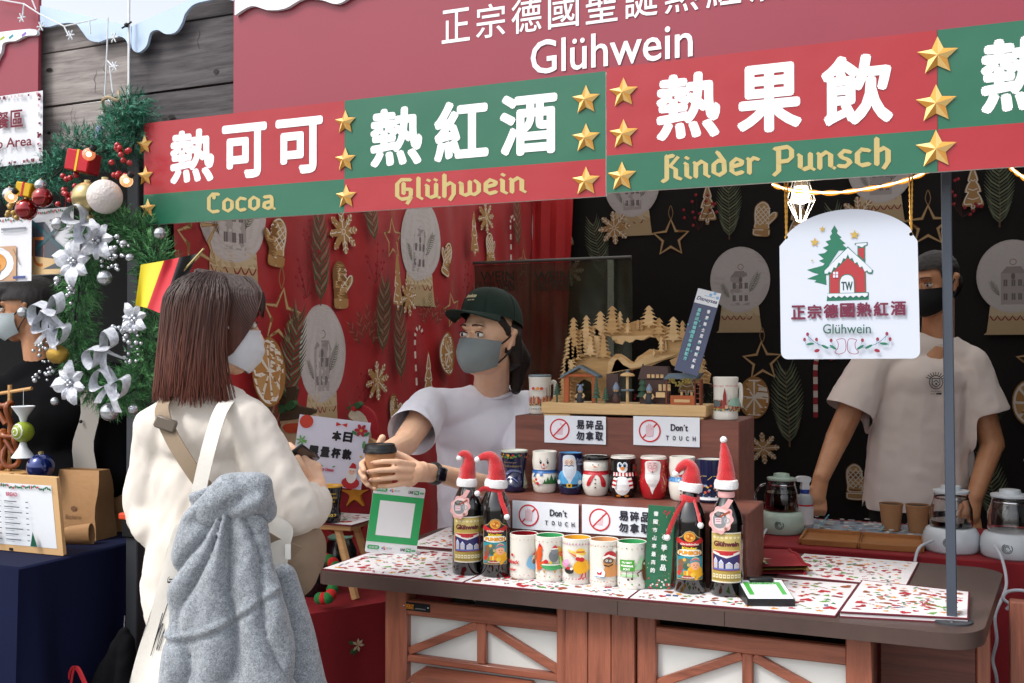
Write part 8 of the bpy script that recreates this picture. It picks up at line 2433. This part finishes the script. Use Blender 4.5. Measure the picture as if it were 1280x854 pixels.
def plaque(name, label, px, py, Y, shapes, rel=(0, 0)):
 """painted wooden cut-out: shapes given in photo pixels, each a layer of board"""
 o = onY(px, py, Y); tt = thing(name, label, 'wooden decoration', (o.x, Y, o.z))
 for k, (nm, pts, col) in enumerate(shapes):
  P_ = smooth2(pts, 4, True); Q = []
  for x, y in P_: w_ = onY(x, y, Y); Q.append((w_.x - o.x, w_.z - o.z))
  MB().slab(Q, -.004 - .004 * k, .004 - .0005 * k).build(nm, mat('paint_' + col[1:], col, .75, var=.15, vscale=25, bump=.1, bscale=200), tt, smooth=30)
 return tt

plaque('snowman_plaque', 'painted wooden snowman in a brown top hat behind the shoulder of the customer', 370, 620, 3.0, [
 ('body', [(338, 545), (330, 600), (345, 640), (395, 640), (408, 600), (395, 548)], '#a02028'),
 ('face', [(338, 520), (332, 545), (345, 568), (372, 572), (400, 560), (404, 530), (385, 512), (355, 514)], '#c4ac88'),
 ('hat', [(332, 520), (340, 505), (340, 492), (372, 483), (372, 505), (395, 512), (388, 520), (355, 526)], '#4a3c2a'),
 ('nose', [(357, 533), (366, 529), (385, 530), (385, 538), (364, 541)], '#b8482a'),
 ('holly_leaf', [(346, 512), (352, 505), (362, 510), (356, 517)], '#2f5a34'), ('holly_leaf', [(360, 508), (370, 500), (373, 508), (366, 513)], '#2f5a34'), ('berry', [(341, 518), (345, 514), (348, 518), (345, 521)], '#a3202c')])
plaque('santa_plaque', 'painted wooden gnome with curled red hat and star behind the held cup', 435, 655, 3.02, [
 ('body', [(412, 590), (400, 640), (412, 664), (445, 668), (462, 640), (458, 595)], '#8c1c26'),
 ('hat_tail', [(440, 508), (458, 508), (470, 520), (474, 545), (468, 552), (460, 535), (448, 520)], '#a02028'),
 ('hat_band', [(438, 520), (444, 512), (458, 520), (466, 545), (462, 560), (452, 545), (446, 528)], '#c9bfa8'),
 ('star', [(446, 600), (450, 612), (462, 612), (453, 619), (457, 632), (446, 624), (436, 632), (440, 619), (430, 612), (442, 612)], '#d0902a'),
 ('holly_leaf', [(437, 510), (444, 506), (452, 502), (454, 508), (446, 512)], '#2f5a34'), ('berry', [(443, 510), (446, 507), (449, 511), (446, 514)], '#b3202c'),
 ('head', [(450, 560), (462, 548), (474, 552), (476, 570), (462, 580)], '#c4a076')])
# felt ball garland
P_ = smooth_path([onY(400, 748, 2.63), onY(412, 746, 2.64), onY(417, 730, 2.68), onY(421, 712, 2.72), onY(412, 700, 2.78), onY(400, 698, 2.8)], 5); o = P_[0]
t = thing('felt_ball_garland', 'garland of red and green felt balls curling over the low red table', 'garland', o)
MB().tube([p_ - o for p_ in P_], .001, 4).build('string', white_cable, t)
for i in range(0, len(P_), 2): MB().ball(P_[i] - o, .0185, 14, 10).build('felt_ball', mat('felt_red_ball', '#b3201f', .95, bump=.4, bscale=300) if (i // 2) % 2 else mat('felt_green_ball', '#1f6a34', .95, bump=.4, bscale=300), t)
for px, py, Y, lab in ((392, 700, 2.8, 'black bottom pot behind the felt ball garland'), (425, 690, 3.15, 'dark round pot under the pine stool')):
 q = onY(px, py, Y); t = thing('pot', lab, 'pot', (q.x, Y, .722)); MB().lathe([(.05, 0), (.062, .03), (.06, .07), (.045, .1), (.04, .11)], 24).build('bowl', mat('dark_glaze', '#14171a', .25, coat=.4), t); MB().lathe([(.043, .11), (.046, .116), (.03, .124), (.01, .13), (.012, .14)], 20).build('lid', mat('mint_lid', '#7ab5a0', .4), t)

# ------------------------------------------------------------------ neighbouring bakery stall
TX = -2.39; t = thing('bakery_table', 'bakery stall table under a dark navy tablecloth', 'table', (-3.1, 2.42, 0)); L = t.location
navyc = mat('navy_tablecloth', '#0b1230', .85, var=.06, vscale=5, bump=.1, bscale=500, spec=.2)
MB().box(-3.95 - L.x, TX - L.x, 2.09 - L.y, 2.75 - L.y, .885, .9, b=.008).build('cloth_top', navyc, t)

def nd(s, v):
 # front run 0..1 (left to right), side run 1..2
 fo = .004 + (1 - v) * (.02 + .055 * abs(math.sin(s * 15 + math.sin(s * 7))) ** 1.5)
 if s < 1: return Vector((-3.95 + 1.56 * s - L.x, 2.09 - fo - L.y, .01 + .885 * v))
 c_ = min(1, (s - 1) * 12); return Vector((TX + fo * c_ - L.x, 2.09 - fo * (1 - c_) + .66 * (s - 1) - L.y, .01 + .885 * v))

MB().grid([[nd(i / 70, j / 8) for i in range(141)] for j in range(9)]).build('cloth_drop', navyc, t)
wd_ = woodmat('light_wood_frame', '#c99c66', '#a97c48', .55, 'X', 1.0)
a = onY(-45, 690, 2.24); c = onY(74, 690, 2.24); t, f = standcard('menu_board', 'wooden framed bread menu with pine garland print standing on the navy table', 'menu', ((a.x + c.x) / 2, 2.25, .902), c.x - a.x, .235, .03, -.12, 0, '#cda676', .012, .003)
w = (c.x - a.x) / 2; p = Print(base=.0004); p.rect(-w + .012, w - .022, .02, .21, '#dfe3e8')
for i in range(46): p.disc(-w + .014 + (2 * w - .038) * i / 45, .205 - .008 * r_.random(), .006, r_.choice(['#2f6a4a', '#3a7a5a', '#1f5a44', '#b8303a']), rz=.003, rot=r_.uniform(0, 3), n=6)
p.text('BREAD', .0, .045, .172, .184, '#b5526a', bold=.0006); p.text('德式麵包', -.07, -.03, .172, .184, '#4a4a52')
for k in range(8):
 for x in (-.12, -.01): p.rect(x, x + .05 + .01 * (k % 3), .155 - k * .0165, .158 - k * .0165, '#5a5f6a'); p.rect(x, x + .035, .150 - k * .0165, .1515 - k * .0165, '#8a8f98'); p.rect(x + .085, x + .095, .155 - k * .0165, .158 - k * .0165, '#5a5f6a')
mo_tree(p, .098, .045, .02); p.poly([(.085, .025), (.112, .025), (.099, .07)], '#1f5a44')
for x in (-.06, -.05): p.rect(x, x + .007, .03, .05, '#3a2a2a'); p.disc(x + .004, .06, .005, '#c99a6a', rz=.011, n=8)
p.build('printed_menu', printmat('print_gloss', .3), t, f)
for z in (.002, .226): MB().box(.0 - .012, .012 - .012, -.004, .001, z, z + .008).build('clip', mat('black_plastic', '#17181a', .4), t)
kr = mat('kraft_bag_paper', '#a17a52', .8, var=.06, vscale=12, bump=.3, bscale=60)
for (px, py, Y, w, h, d, lab, rz) in ((105, 682, 2.52, .17, .22, .1, 'brown kraft paper bag with small print standing behind the menu board', .1), (140, 676, 2.66, .12, .2, .09, 'brown kraft paper bag beside the tent post', .5)):
 q = onY(px, py, Y); t = thing('paper_bag', lab, 'paper bag', (q.x, Y, .901), rz, 'kraft bags on the navy table')
 b = MB(); rows = [[(sx * w / 2 * (1 - .06 * v) + .004 * math.sin(v * 9 + sx), sy * d / 2 * (1 - .5 * v * v), h * v) for sx, sy in ((-1, -1), (0, -1.03), (1, -1), (1.02, 0), (1, 1), (0, 1), (-1, 1), (-1.02, 0))] for v in [k / 6 for k in range(7)]]
 b.grid(rows, closev=True); b.build('bag', kr, t, smooth=20); p = Print(base=.001); p.text('Bäckerei', -.03, .03, h * .3, h * .36, '#6a4a32'); p.disc(0, h * .45, .012, '#6a4a32', rz=.008); p.build('lettering', printmat('print_matt', .8), t, lambda u, v, hh: (u, -d / 2 * (1 - .5 * (v / h) ** 2) * 1.04 - hh, v))
q = onZ(88, 680, .9); t = thing('pastry_bag', 'small flat kraft bag lying open on the navy table edge', 'paper bag', (q.x, q.y, .902), .3); b = MB(); b.tube([(-.06, 0, .02), (.0, 0, .024), (.07, 0, .03)], [.012, .03, .034], 14, flat=(1, .6), cap=False); b.build('bag', kr, t)
# block with pretzel stand, ornament
q = onY(20, 600, 2.5); bz = onY(20, 594, 2.5).z; t = thing('display_block', 'light wooden block behind the menu board', 'display block', (q.x, 2.5, .902)); MB().box(-.22, .09, -.07, .07, 0, bz - .902, b=.004).build('block', wd_, t)
t = thing('pretzel_stand', 'wooden dowel stand hung with brown pretzels', 'stand', (q.x, 2.5, bz + .001)); MB().box(-.1, .06, -.04, .04, 0, .012, b=.003).build('base', wd_, t)
MB().tube([(-.03, 0, 0), (-.03, 0, .3)], .007, 8).build('upright', wd_, t); MB().tube([(-.12, 0, .265), (.07, 0, .29)], .006, 8).build('crossbar', wd_, t)
brn = mat('baked_crust', '#6a3014', .35, coat=.3, color2='#9a5428', vscale=14)
for k, (x, z, s) in enumerate(((-.05, .2, 1), (-.085, .1, 1.1), (-.01, .1, .9))):
 P_ = [(x + s * .045 * math.sin(a) * (1 + .3 * math.cos(2 * a)), -.012 + .012 * math.sin(3 * a), z + s * .055 * math.cos(a) - s * .025 * math.cos(2 * a)) for a in [2 * math.pi * i / 36 for i in range(37)]]
 MB().tube(P_, .010 * s, 9, cap=False).build('pretzel', brn, t); MB().tube([(x - .02 * s, -.02, z + .02 * s), (x + .02 * s, -.016, z - .03 * s)], .009 * s, 8).build('pretzel_twist', brn, t)
q = onY(29, 540, 2.42); s = 3.28 / 1280; t = thing('candy_ornament', 'green swirl candy ornament with white twisted wrapper ends hanging from the dowel', 'ornament', q)
MB().ball((0, 0, 0), .034, 20, 14).build('candy', mat('lime_glitter', '#8a9a2a', .35, bump=.3, bscale=300), t); cw = mat('white_wrapper', '#d2d6da', .5)
p = Print(base=.001); p.line([(.003 * a * math.cos(a * 1.6), .003 * a * math.sin(a * 1.6)) for a in [i * .35 for i in range(3, 28)]], .0035, '#d9dccf'); p.build('swirl', printmat('print_gloss', .3), t, lambda u, v, h: (u, -math.sqrt(max(.034 ** 2 - u * u - v * v, 0)) - h, v), .008)
for sg in (-1, 1): MB().lathe([(.008, .03), (.014, .05), (.036, .082), (.034, .084), (.012, .052)][::sg], 22, cap0=False, cap1=False, M=Matrix.Scale(sg, 4, (0, 0, 1))).build('wrapper_end', cw, t)
MB().tube([(0, 0, .05), (0, 0, .14)], .001, 4).build('string', cw, t)

def bauble(label, q, r, m, cat='bauble', group='baubles on the pine garland'):
 t = thing('bauble', label, cat, q, 0, group); MB().ball((0, 0, 0), r, 24, 16).build('ball', m, t); MB().lathe([(r * .2, r * .96), (r * .2, r * 1.12), (r * .08, r * 1.16)], 12).build('cap', gm, t); return t

gm = mat('gold_metal', '#b9a878', .25, metal=.8); rb = mat('red_mirror', '#8f0d16', .12, metal=.6, coat=1); silv = mat('silver_ball', '#b9bcc2', .22, metal=.8)
bauble('dark blue bauble resting beside the candy ornament', onY(51, 584, 2.44), .044, mat('blue_mirror', '#14286a', .2, metal=.5, coat=1))
# hanging jacket and the stall holder
J = onY(125, 560, 2.62); t = thing('hanging_jacket', 'black jacket with a grey buttoned placket hanging behind the wreath', 'jacket', J); blk = mat('black_jacket_cloth', '#0a0a0d', .95, var=.2, vscale=10, spec=.15)
organic('jacket_body', blk, t, [('c', onY(132, 480, 2.64), onY(140, 595, 2.64), .08, .075, (FW, .5))], .009, 4, lambda v, n: folds(v, n, .01, 10, 3.0, Vector((0, 0, 1))), None, J)
MB().grid([[onY(x0 + 3 * math.sin(j), y, 2.555) - J for x0, y in ((88 + (600 - y) * .12, y), (96 + (600 - y) * .12, y), (118 + (600 - y) * .04, y))] for j, y in enumerate(range(612, 470, -12))]).build('placket', mat('grey_lining', '#8f8a84', .8), t)
for x, y in ((95, 604), (101, 527)): MB().ball(onY(x, y, 2.545) - J, .006, 8, 6).build('snap_button', mat('black_plastic', '#17181a', .4), t)
D = 3.75; O = Vector((Wp(50, 560, D).x, Wp(50, 560, D).y, 0)); t = thing('person', 'baker in black clothes and pale mask behind the pretzel stand, looking left', 'person', O)
HC = Wp(36, 392, D); nb_ = Wp(52, 462, D); head(t, O, HC, -RT - FW * .15 - Vector((0, 0, .12)), (0, 0, 1), skin_m, nb_, 1.0, ('pale_mask', '#a9b4b8', .016))
F_, R_, U_ = frame(-RT - FW * .15); P = lambda x, y, z: HC + R_ * x + F_ * y + U_ * z
organic('hair', mat('black_hair', '#120c0b', .42), t, [('e', P(0, -.015, .05), (.09, .11, .09), Matrix((R_, F_, U_)).transposed()), ('e', P(0, -.06, -.005), (.08, .06, .08)), ('e', P(0, .05, .085), (.07, .06, .04))], .006, 3, lambda v, n: v + n * .002 * NZ(Vector((v.x * 150, v.y * 150, v.z * 15))), lambda v: not ((v - HC).dot(F_) > .0 and v.z < HC.z + .045) and not (v.z < HC.z and (v - HC).dot(F_) > -.045), O)
organic('shirt', blk, t, [('e', Wp(70, 520, D), (.2, .13, .18), BM), ('e', Wp(75, 620, D), (.2, .14, .25), BM), ('c', Wp(10, 490, D), Wp(-20, 600, D - .1), .07, .06), ('c', Wp(125, 490, D), Wp(150, 600, D), .07, .065), ('c', Wp(10, 490, D), nb_, .06, .065), ('c', Wp(125, 490, D), nb_, .06, .065)], .012, 5, lambda v, n: folds(v, n, .01, 8, 1.0), None, O)
organic('hand', skin_m, t, [('c', Wp(-22, 600, D - .12), Wp(-5, 620, D - .25), .03, .028)] + [('c', Wp(-5 + 4 * k, 620, D - .25), Wp(2 + 6 * k, 628, D - .32), .009, .008) for k in range(4)] + [('c', Wp(-5, 612, D - .25), Wp(4, 608, D - .3), .01, .009)], .005, 3, origin=O)
organic('trousers', dk, t, [('e', Vector((O.x, O.y, .88)), (.17, .13, .14))] + [('c', Vector((O.x, O.y, .85)) + RT * s * .09, Vector((O.x, O.y, .06)) + RT * s * .1, .085, .055) for s in (1, -1)], .015, 3, origin=O)

# cards hanging under the facade
t, W, H, f = plane_card('pickup_sign', 'white pickup area sign with dark red patterned border', 'sign', -52, 54, 128, 214, 2.322, m=mat('white_board', '#d2d3da', .5))
p = Print(); r_ = random.Random(4)
for i in range(70):
 e = i % 4; u = r_.uniform(-W / 2 + .005, W / 2 - .008); v = r_.uniform(.004, H - .008);
 if e == 0: v = .005
 if e == 1: v = H - .013
 if e == 2: u = -W / 2 + .004
 if e == 3: u = W / 2 - .014
 p.rect(u, u + r_.uniform(.006, .012), v, v + r_.uniform(.004, .01), r_.choice(['#6a1428', '#c9a8ac', '#8a2a3c', '#b9b4b4', '#6a1428']))
for i, ch in enumerate('取餐區'): p.text(ch, W * (-.15 + i * .16), W * (-.15 + i * .16 + .14), H * .52, H * .76, '#6a1428', bold=.0012)
p.text('Pick up Area', -W * .33, W * .41, H * .2, H * .38, '#6a1428', bold=.0008); p.build('lettering', printmat('print_matt', .8), t, f)

def pcard(label, px0, px1, py0, py1, Y, kind):
 t, W, H, f = plane_card('food_card', label, 'menu card', px0, px1, py0, py1, Y, m=mat('white_board', '#d2d3da', .5)); p = Print()
 for i in range(24): p.disc(-W / 2 + W * i / 23, H * .965 - .006 * r_.random(), .005, r_.choice(['#2f6a4a', '#1f5a44', '#b8303a']), rz=.003, rot=r_.uniform(0, 3), n=6)
 p.rect(0, W * .42, H * .8, H * .83, '#6a6f7a'); p.rect(.0, W * .42, H * .76, H * .775, '#9a9fa8')
 if kind == 'p':
  p.rect(-W * .48, W * .25, 0.002, H * .55, '#b58e6e'); p.disc(-W * .15, H * .28, W * .36, '#d9dbe0', rz=H * .28); p.disc(-W * .15, H * .3, W * .24, '#c98a3a', rz=H * .17); p.disc(-W * .2, H * .36, W * .15, '#b5602a', rz=H * .09); p.disc(-W * .2, H * .39, W * .11, '#e2d9cc', rz=H * .05); p.disc(-W * .1, H * .2, W * .1, '#d9a04a'); p.line([(W * .2, H * .5), (W * .32, H * .25)], .003, '#8a6a4a'); p.rect(W * .2, W * .42, H * .04, H * .08, '#2a3a7a')
 else:
  p.poly([(-W * .5, .002), (W * .3, .002), (W * .3, H * .3), (-W * .1, H * .8), (-W * .5, H * .8)], '#3a3f4a'); p.poly([(-W * .5, .002), (W * .3, .002), (W * .4, H * .2), (-W * .4, H * .3)], '#c9a878')
  for k, (cx, cz) in enumerate(((-.18, .42), (.05, .3))):
   P_ = [(W * cx + W * .2 * math.sin(a) * (1 + .3 * math.cos(2 * a)), H * cz + H * .2 * math.cos(a) - H * .07 * math.cos(2 * a)) for a in [2 * math.pi * i / 26 for i in range(26)]]; p.line(P_, .009, '#a85a22', closed=True)
  for s in (-1, 1): p.line([(-s * W * .42, H * .3), (s * W * .38, H * .82)], .012, '#1f4a54')
 p.build('printed_menu', printmat('print_gloss', .3), t, f); rr_ = MB()
 for x in (-W * .3, W * .3): MB().tube([(x, 0, H), (x, .01, H + .09)], .0012, 4).build('ribbon', felt_r, t)
 return t

pcard('food card picturing a sugared pastry on a white plate', -32, 41, 275, 354, 2.30, 'p'); pcard('food card picturing pretzels crossed out with dark tape', 35, 93, 263, 345, 2.325, 'x')

# ------------------------------------------------------------------ garland, wreath
def needles(path, rad, per, seed, cols=('#1f4a34', '#2f6a44', '#173a2a', '#3f7a54'), L_=.035):
 r = random.Random(seed); b = MB(); m = len(path)
 for i in range(m - 1):
  t_ = (path[i + 1] - path[i]).normalized()
  for _ in range(per):
   p_ = path[i].lerp(path[i + 1], r.random()); d = Vector((r.gauss(0, 1), r.gauss(0, 1), r.gauss(0, 1))); d = (d - t_ * d.dot(t_)).normalized()
   c = p_ + d * rad * r.uniform(.2, .85); ax = (d * r.uniform(.5, 1.3) + t_ * r.uniform(.2, 1) + Vector((r.gauss(0, .3), r.gauss(0, .3), r.gauss(0, .3)))).normalized(); col = r.choice(cols)
   for k in range(9):
    e = c + ax * L_ * (.2 + .1 * k); s_ = ax.cross(Vector((r.gauss(0, 1), r.gauss(0, 1), r.gauss(0, 1)))).normalized(); tip = e + (s_ * .6 + ax * .7) * L_ * .55; sd_ = ax.cross(s_) * .0011
    b.add([e - sd_, e + sd_, tip], [(0, 1, 2)], col)
 return b

nm_ = printmat('needle_green', .6)
gp = smooth_path([onY(-60, 200, 2.3), onY(-10, 226, 2.3), onY(40, 232, 2.3), (onY(75, 215, 2.3)), onY(100, 180, 2.3), onY(128, 190, 2.28), onY(150, 165, 2.27), onY(158, 140, 2.27), onY(172, 145, 2.29), onY(165, 190, 2.29)], 5)
o = gp[20]; t = thing('pine_garland', 'green artificial pine garland looped under the pale plank facade', 'garland', o)
tag(needles([p_ - o for p_ in gp], .05, 44, 5, ('#246a50', '#35826a', '#1c5444', '#4c9478')).build('foliage', nm_, t, smooth=0), kind='stuff'); MB().tube([p_ - o for p_ in gp], .004, 6).build('stem', mat('wire_green', '#16301f', .7), t)
ho = onY(148, 130, 2.26); t = thing('rope_tie', 'jute rope tie at the top of the pine garland', 'rope', ho); MB().tube(smooth_path([(-.04, 0, -.04), (-.03, -.03, .0), (.0, -.04, .01), (.03, -.03, .0), (.02, -.02, .03)], 6), .005, 6).build('loop', mat('jute', '#a8957a', .9), t)
WY = 2.24; wc_ = onY(146, 388, WY); wr = thing('wreath', 'big green pine wreath with silver bows hanging on the post between the stalls', 'wreath', wc_)
s = 2.93 / 1280; ring = [Vector((70 * s * math.cos(a), .01 * math.sin(a * 3), 106 * s * math.sin(a))) for a in [2 * math.pi * i / 48 for i in range(49)]]
tag(needles(ring, .052, 64, 8, ('#35703e', '#4a8a50', '#28552f', '#69a468')).build('foliage', nm_, wr, smooth=0), kind='stuff'); MB().tube(ring, .004, 8).build('wire_ring', mat('wire_green', '#16301f', .7), wr)
sf = mat('silver_fabric', '#a4a8b4', .35, metal=.3, sheen=.5, bump=.8, bscale=300, color2='#dfe2ea', vscale=70)
WP = lambda px, py, y=-.07: onY(px, py, WY) - wc_ + Vector((0, y, 0))
for (px, py, r, k0) in ((122, 330, 25, .2), (152, 305, 22, 1.0), (118, 478, 22, .6), (197, 400, 17, 1.2)):
 fl = None
 for k in range(7):
  a = k0 + k * .9; q = WP(px, py, -.075 - .006 * (k % 2)); R0 = r * s * (1.3 if k % 2 else 1.05); rows = []
  for j in range(7):
   v = j / 6; w_ = R0 * .34 * math.sin(math.pi * min(.97, v * .9 + .07)) ** .8; c = q + Vector((math.cos(a), 0, math.sin(a))) * R0 * v + Vector((0, -.022 * math.sin(v * 2.4), 0)); sd_ = Vector((-math.sin(a), 0, math.cos(a)))
   rows.append([c - sd_ * w_ + Vector((0, .006, 0)), c + Vector((0, -.003, 0)), c + sd_ * w_ + Vector((0, .006, 0))])
  ob = MB().grid(rows).build('petal' if fl else 'silver_flower', sf, fl or wr)
  fl = fl or ob
 for k in range(4): MB().ball(WP(px + 3 * math.cos(k * 1.6), py + 3 * math.sin(k * 1.6), -.095), .006, 8, 6).build('stamen', silv, fl)
for (px, py, a) in ((140, 285, .9), (98, 388, -.3), (164, 436, -.7), (104, 412, .5), (176, 478, .3)):
 q = WP(px, py, -.1); bw = None
 for sg in (-1, 1):
  lp = [q + Matrix.Rotation(a, 3, 'Y') @ Vector((sg * .058 * math.sin(th), -.02 * math.sin(th * .5), .03 * math.sin(2 * th))) for th in [math.pi * i / 14 for i in range(15)]]
  tl = smooth_path([q, q + Matrix.Rotation(a, 3, 'Y') @ Vector((sg * .02, -.01, -.035)), q + Matrix.Rotation(a, 3, 'Y') @ Vector((sg * .04, .0, -.07))], 5)
  for P_, nmm in ((lp, 'bow_loop'), (tl, 'bow_tail')):
   b = MB(); b.grid([[p_ + Vector((0, -.018, -.006)), p_ + Vector((0, .014, .008))] for p_ in P_] if nmm == 'bow_loop' else [[p_ + Vector((-.015, 0, 0)), p_ + Vector((.015, -.004, 0))] for p_ in P_]); ob = b.build(nmm if bw else 'silver_bow', sf, bw or wr); bw = bw or ob
r_ = random.Random(14)
for (px, py, r) in ((98, 284, 9), (159, 350, 9), (168, 316, 6), (60, 392, 7), (162, 513, 11), (191, 510, 6), (227, 296, 7), (103, 378, 6), (187, 325, 5), (145, 478, 5), (99, 352, 5), (98, 500, 5), (178, 308, 5)): MB().ball(WP(px, py, -.07 - .02 * r_.random()), r * s, 16, 12).build('silver_ball', silv, wr)
for (px, py) in ((165, 335), (178, 312), (88, 440), (85, 462), (172, 422), (195, 440), (110, 370), (190, 415)):
 br_ = None
 for k in range(14):
  ob = MB().ball(WP(px + r_.uniform(-13, 13), py + r_.uniform(-13, 13), -.08 - .02 * r_.random()), r_.uniform(.003, .0075), 8, 6).build('berry' if br_ else 'berry_spray', silv, br_ or wr); br_ = br_ or ob
b = MB(); b.ball((0, 0, 0), (.034, .026, .026), 20, 14); b.v = [tuple(Vector(v) * (1 + .12 * NZ(Vector(v) * 160)) + WP(103, 443, -.09)) for v in b.v]; b.build('gold_cone', mat('gold_glitter', '#a8873a', .4, metal=.7, bump=.6, bscale=500), wr)
# baubles and trimmings of the garland
for (px, py, r, m, lab) in ((53, 247, 13, rb, 'shiny red bauble hanging in front of the other red one'), (33, 262, 14, rb, 'red bauble half behind the food card'), (109, 247, 19, gm, 'pale gold bauble left of the white lattice ball'), (131, 246, 21, mat('white_lattice', '#cfc6c2', .5, bump=1.0, bscale=140), 'white lattice ball bauble above the wreath'), (12, 243, 9, silv, 'clear silver bauble at the far left of the garland'), (110, 274, 8, gm, 'little gold bauble between the lattice ball and the wreath'), (51, 232, 8, silv, 'small silver bauble above the shiny red one')):
 bauble(lab, onY(px, py, 2.2 if 'lattice' not in lab else 2.16), r * 2.9 / 1280, m)
for i, (px, py, c, lab) in enumerate(((152, 200, '#a3101c', 'red berry cluster beside the banner corner'), (85, 238, '#a3101c', 'red berry cluster over the crossed out food card'), (16, 258, '#a8873a', 'gold berry cluster at the far left of the garland'))):
 o = onY(px, py, 2.2); t = thing('berry_cluster', lab, 'berries', o, 0, 'berry clusters in the garland')
 for k in range(15): MB().ball((r_.uniform(-.03, .03), r_.uniform(-.01, .01), r_.uniform(-.045, .045)), .0082, 10, 8).build('berry', mat('berry' + c[1:], c, .2, coat=.6), t)
for (px, py, c, c2, lab, sz_) in ((104, 203, '#b3202c', '#d9b12c', 'small red gift box tied with gold ribbon in the garland', .035), (34, 238, '#c9a01c', '#b3202c', 'small gold gift box in the garland', .024)):
 o = onY(px, py, 2.2); t = thing('gift_box', lab, 'gift', o, .3); Mg = Matrix.Rotation(.18, 4, 'Y')
 MB().box(-sz_, sz_, -sz_, sz_, -sz_ * .85, sz_ * .85, b=.003, M=Mg).build('box', mat('foil' + c[1:], c, .35, metal=.3), t); MB().box(-.003, .003, -sz_ - .001, sz_ + .001, -sz_ * .85 - .001, sz_ * .85 + .001, M=Mg).build('ribbon', mat('foil' + c2[1:], c2, .3, metal=.4), t)
for (px, py, lab) in ((158, 226, 'clear glowing bulb on a black wire at the banner corner'), (111, 193, 'small glowing bulb beside the red gift box'), (14, 246, 'small glowing bulb at the far left')):
 o = onY(px, py, 2.17); t = thing('string_bulb', lab, 'light bulb', o, 0, 'bulbs along the garland'); MB().ball((0, 0, 0), .018, 16, 12).build('bulb', mat('bulb_glass', '#e0d8c8', .05, trans=.7, emit=('#ffb060', .25)), t); MB().ball((0, 0, 0), .005, 8, 6).build('filament', mat('warm_led', '#ffffff', .4, emit=('#ffdca0', 5)), t); MB().lathe([(.009, .016), (.009, .03)], 10, M=Matrix.Rotation(.8, 4, 'Y')).build('socket', mat('black_plastic', '#17181a', .4), t)
# snowflake string
o = onY(90, 40, 2.31); t = thing('snowflake_lights', 'white cord of snowflake lights strung over the pale plank facade', 'string light', o); wc2 = mat('clear_white_wire', '#d6dade', .4)
for pts in ([(-10, -2), (30, 5), (50, 18), (80, 33), (120, 24)], [(30, 5), (28, 22)], [(45, 12), (40, 0)], [(80, 33), (86, 45)], [(112, 26), (113, 42)], [(135, 22), (134, 60), (131, 120), (140, 130)], [(134, 76), (142, 84)], [(137, 82), (142, 125)], [(131, 122), (127, 150)]): MB().tube([onY(x, y, 2.31) - o for x, y in pts], .0022, 5).build('cord', wc2, t)
for (px, py) in ((27, 22), (88, 44), (51, 33), (142, 47), (143, 83)):
 q = onY(px, py, 2.3) - o; b = MB()
 for k in range(3): v = Vector((math.cos(k * 1.047), 0, math.sin(k * 1.047))) * .016; b.tube([q - v, q + v], .0018, 5)
 for k in range(6): v = Vector((math.cos(k * 1.047), 0, math.sin(k * 1.047))) * .011; b.ball(q + v, .003, 6, 4)
 b.build('snowflake', wc2, t)
MB().lathe([(.008, 0), (.011, -.03), (.007, -.05)], 10, c=tuple(onY(124, 158, 2.28) - o)).build('light_tip', mat('frosted_tip', '#a9b0e0', .3), t)
# flag
o = onY(212, 355, 2.12); t = thing('hand_flag', 'small black, red and gold hand flag stuck in the wreath', 'flag', o); FC = [[(169, 382), (184, 385), (201, 392), (214, 396)], [(176, 331), (205, 326), (224, 322), (247, 317)]]
for k, c in enumerate(('#d9c51e', '#c2202e', '#15161a')):
 b = MB(); rows = []
 for j in range(13):
  v = j / 12; row = []
  for i in range(9):
   u = i / 8; x = (FC[0][k][0] * (1 - u) + FC[0][k + 1][0] * u) * (1 - v) + (FC[1][k][0] * (1 - u) + FC[1][k + 1][0] * u) * v; y = (FC[0][k][1] * (1 - u) + FC[0][k + 1][1] * u) * (1 - v) + (FC[1][k][1] * (1 - u) + FC[1][k + 1][1] * u) * v
   row.append(onY(x, y, 2.12 + .012 * math.sin((k + u) * 2.2 + v * 2) + .006 * math.sin((k + u) * 5)) - o)
  rows.append(row)
 b.grid(rows).build('flag_stripe', mat('flag' + c[1:], c, .6, sheen=.2), t)
P_ = [onY(175, 398, 2.14) - o, onY(250, 316, 2.13) - o]; MB().tube([P_[0] + (P_[1] - P_[0]) * .7, P_[1] * 1.0 + (P_[1] - P_[0]) * .06], .003, 6).build('stick', gm, t)
# black bag and red cord at the foot of the post
o = onY(140, 800, 2.3); t = thing('hanging_bag', 'black bag with red cord handles hanging beside the tent post', 'bag', o)
organic('bag_body', blk, t, [('c', onY(156, 790, 2.3), onY(130, 880, 2.32), .015, .07), ('c', onY(158, 800, 2.3), onY(160, 900, 2.32), .02, .05)], .006, 3, lambda v, n: folds(v, n, .006, 14, 1.0), None, o)
MB().tube([onY(156, 770, 2.3) - o, onY(155, 800, 2.3) - o], .002, 5).build('hook', silv, t)
for k in range(2): MB().tube([p_ - o for p_ in smooth_path([onY(84 + 4 * k, 862, 2.25), onY(88 + 4 * k, 838, 2.25), onY(96 + 3 * k, 836, 2.25), onY(108 + 3 * k, 862, 2.25)], 5)], .004, 6).build('cord_handle', mat('red_cord', '#c42a34', .6), t)
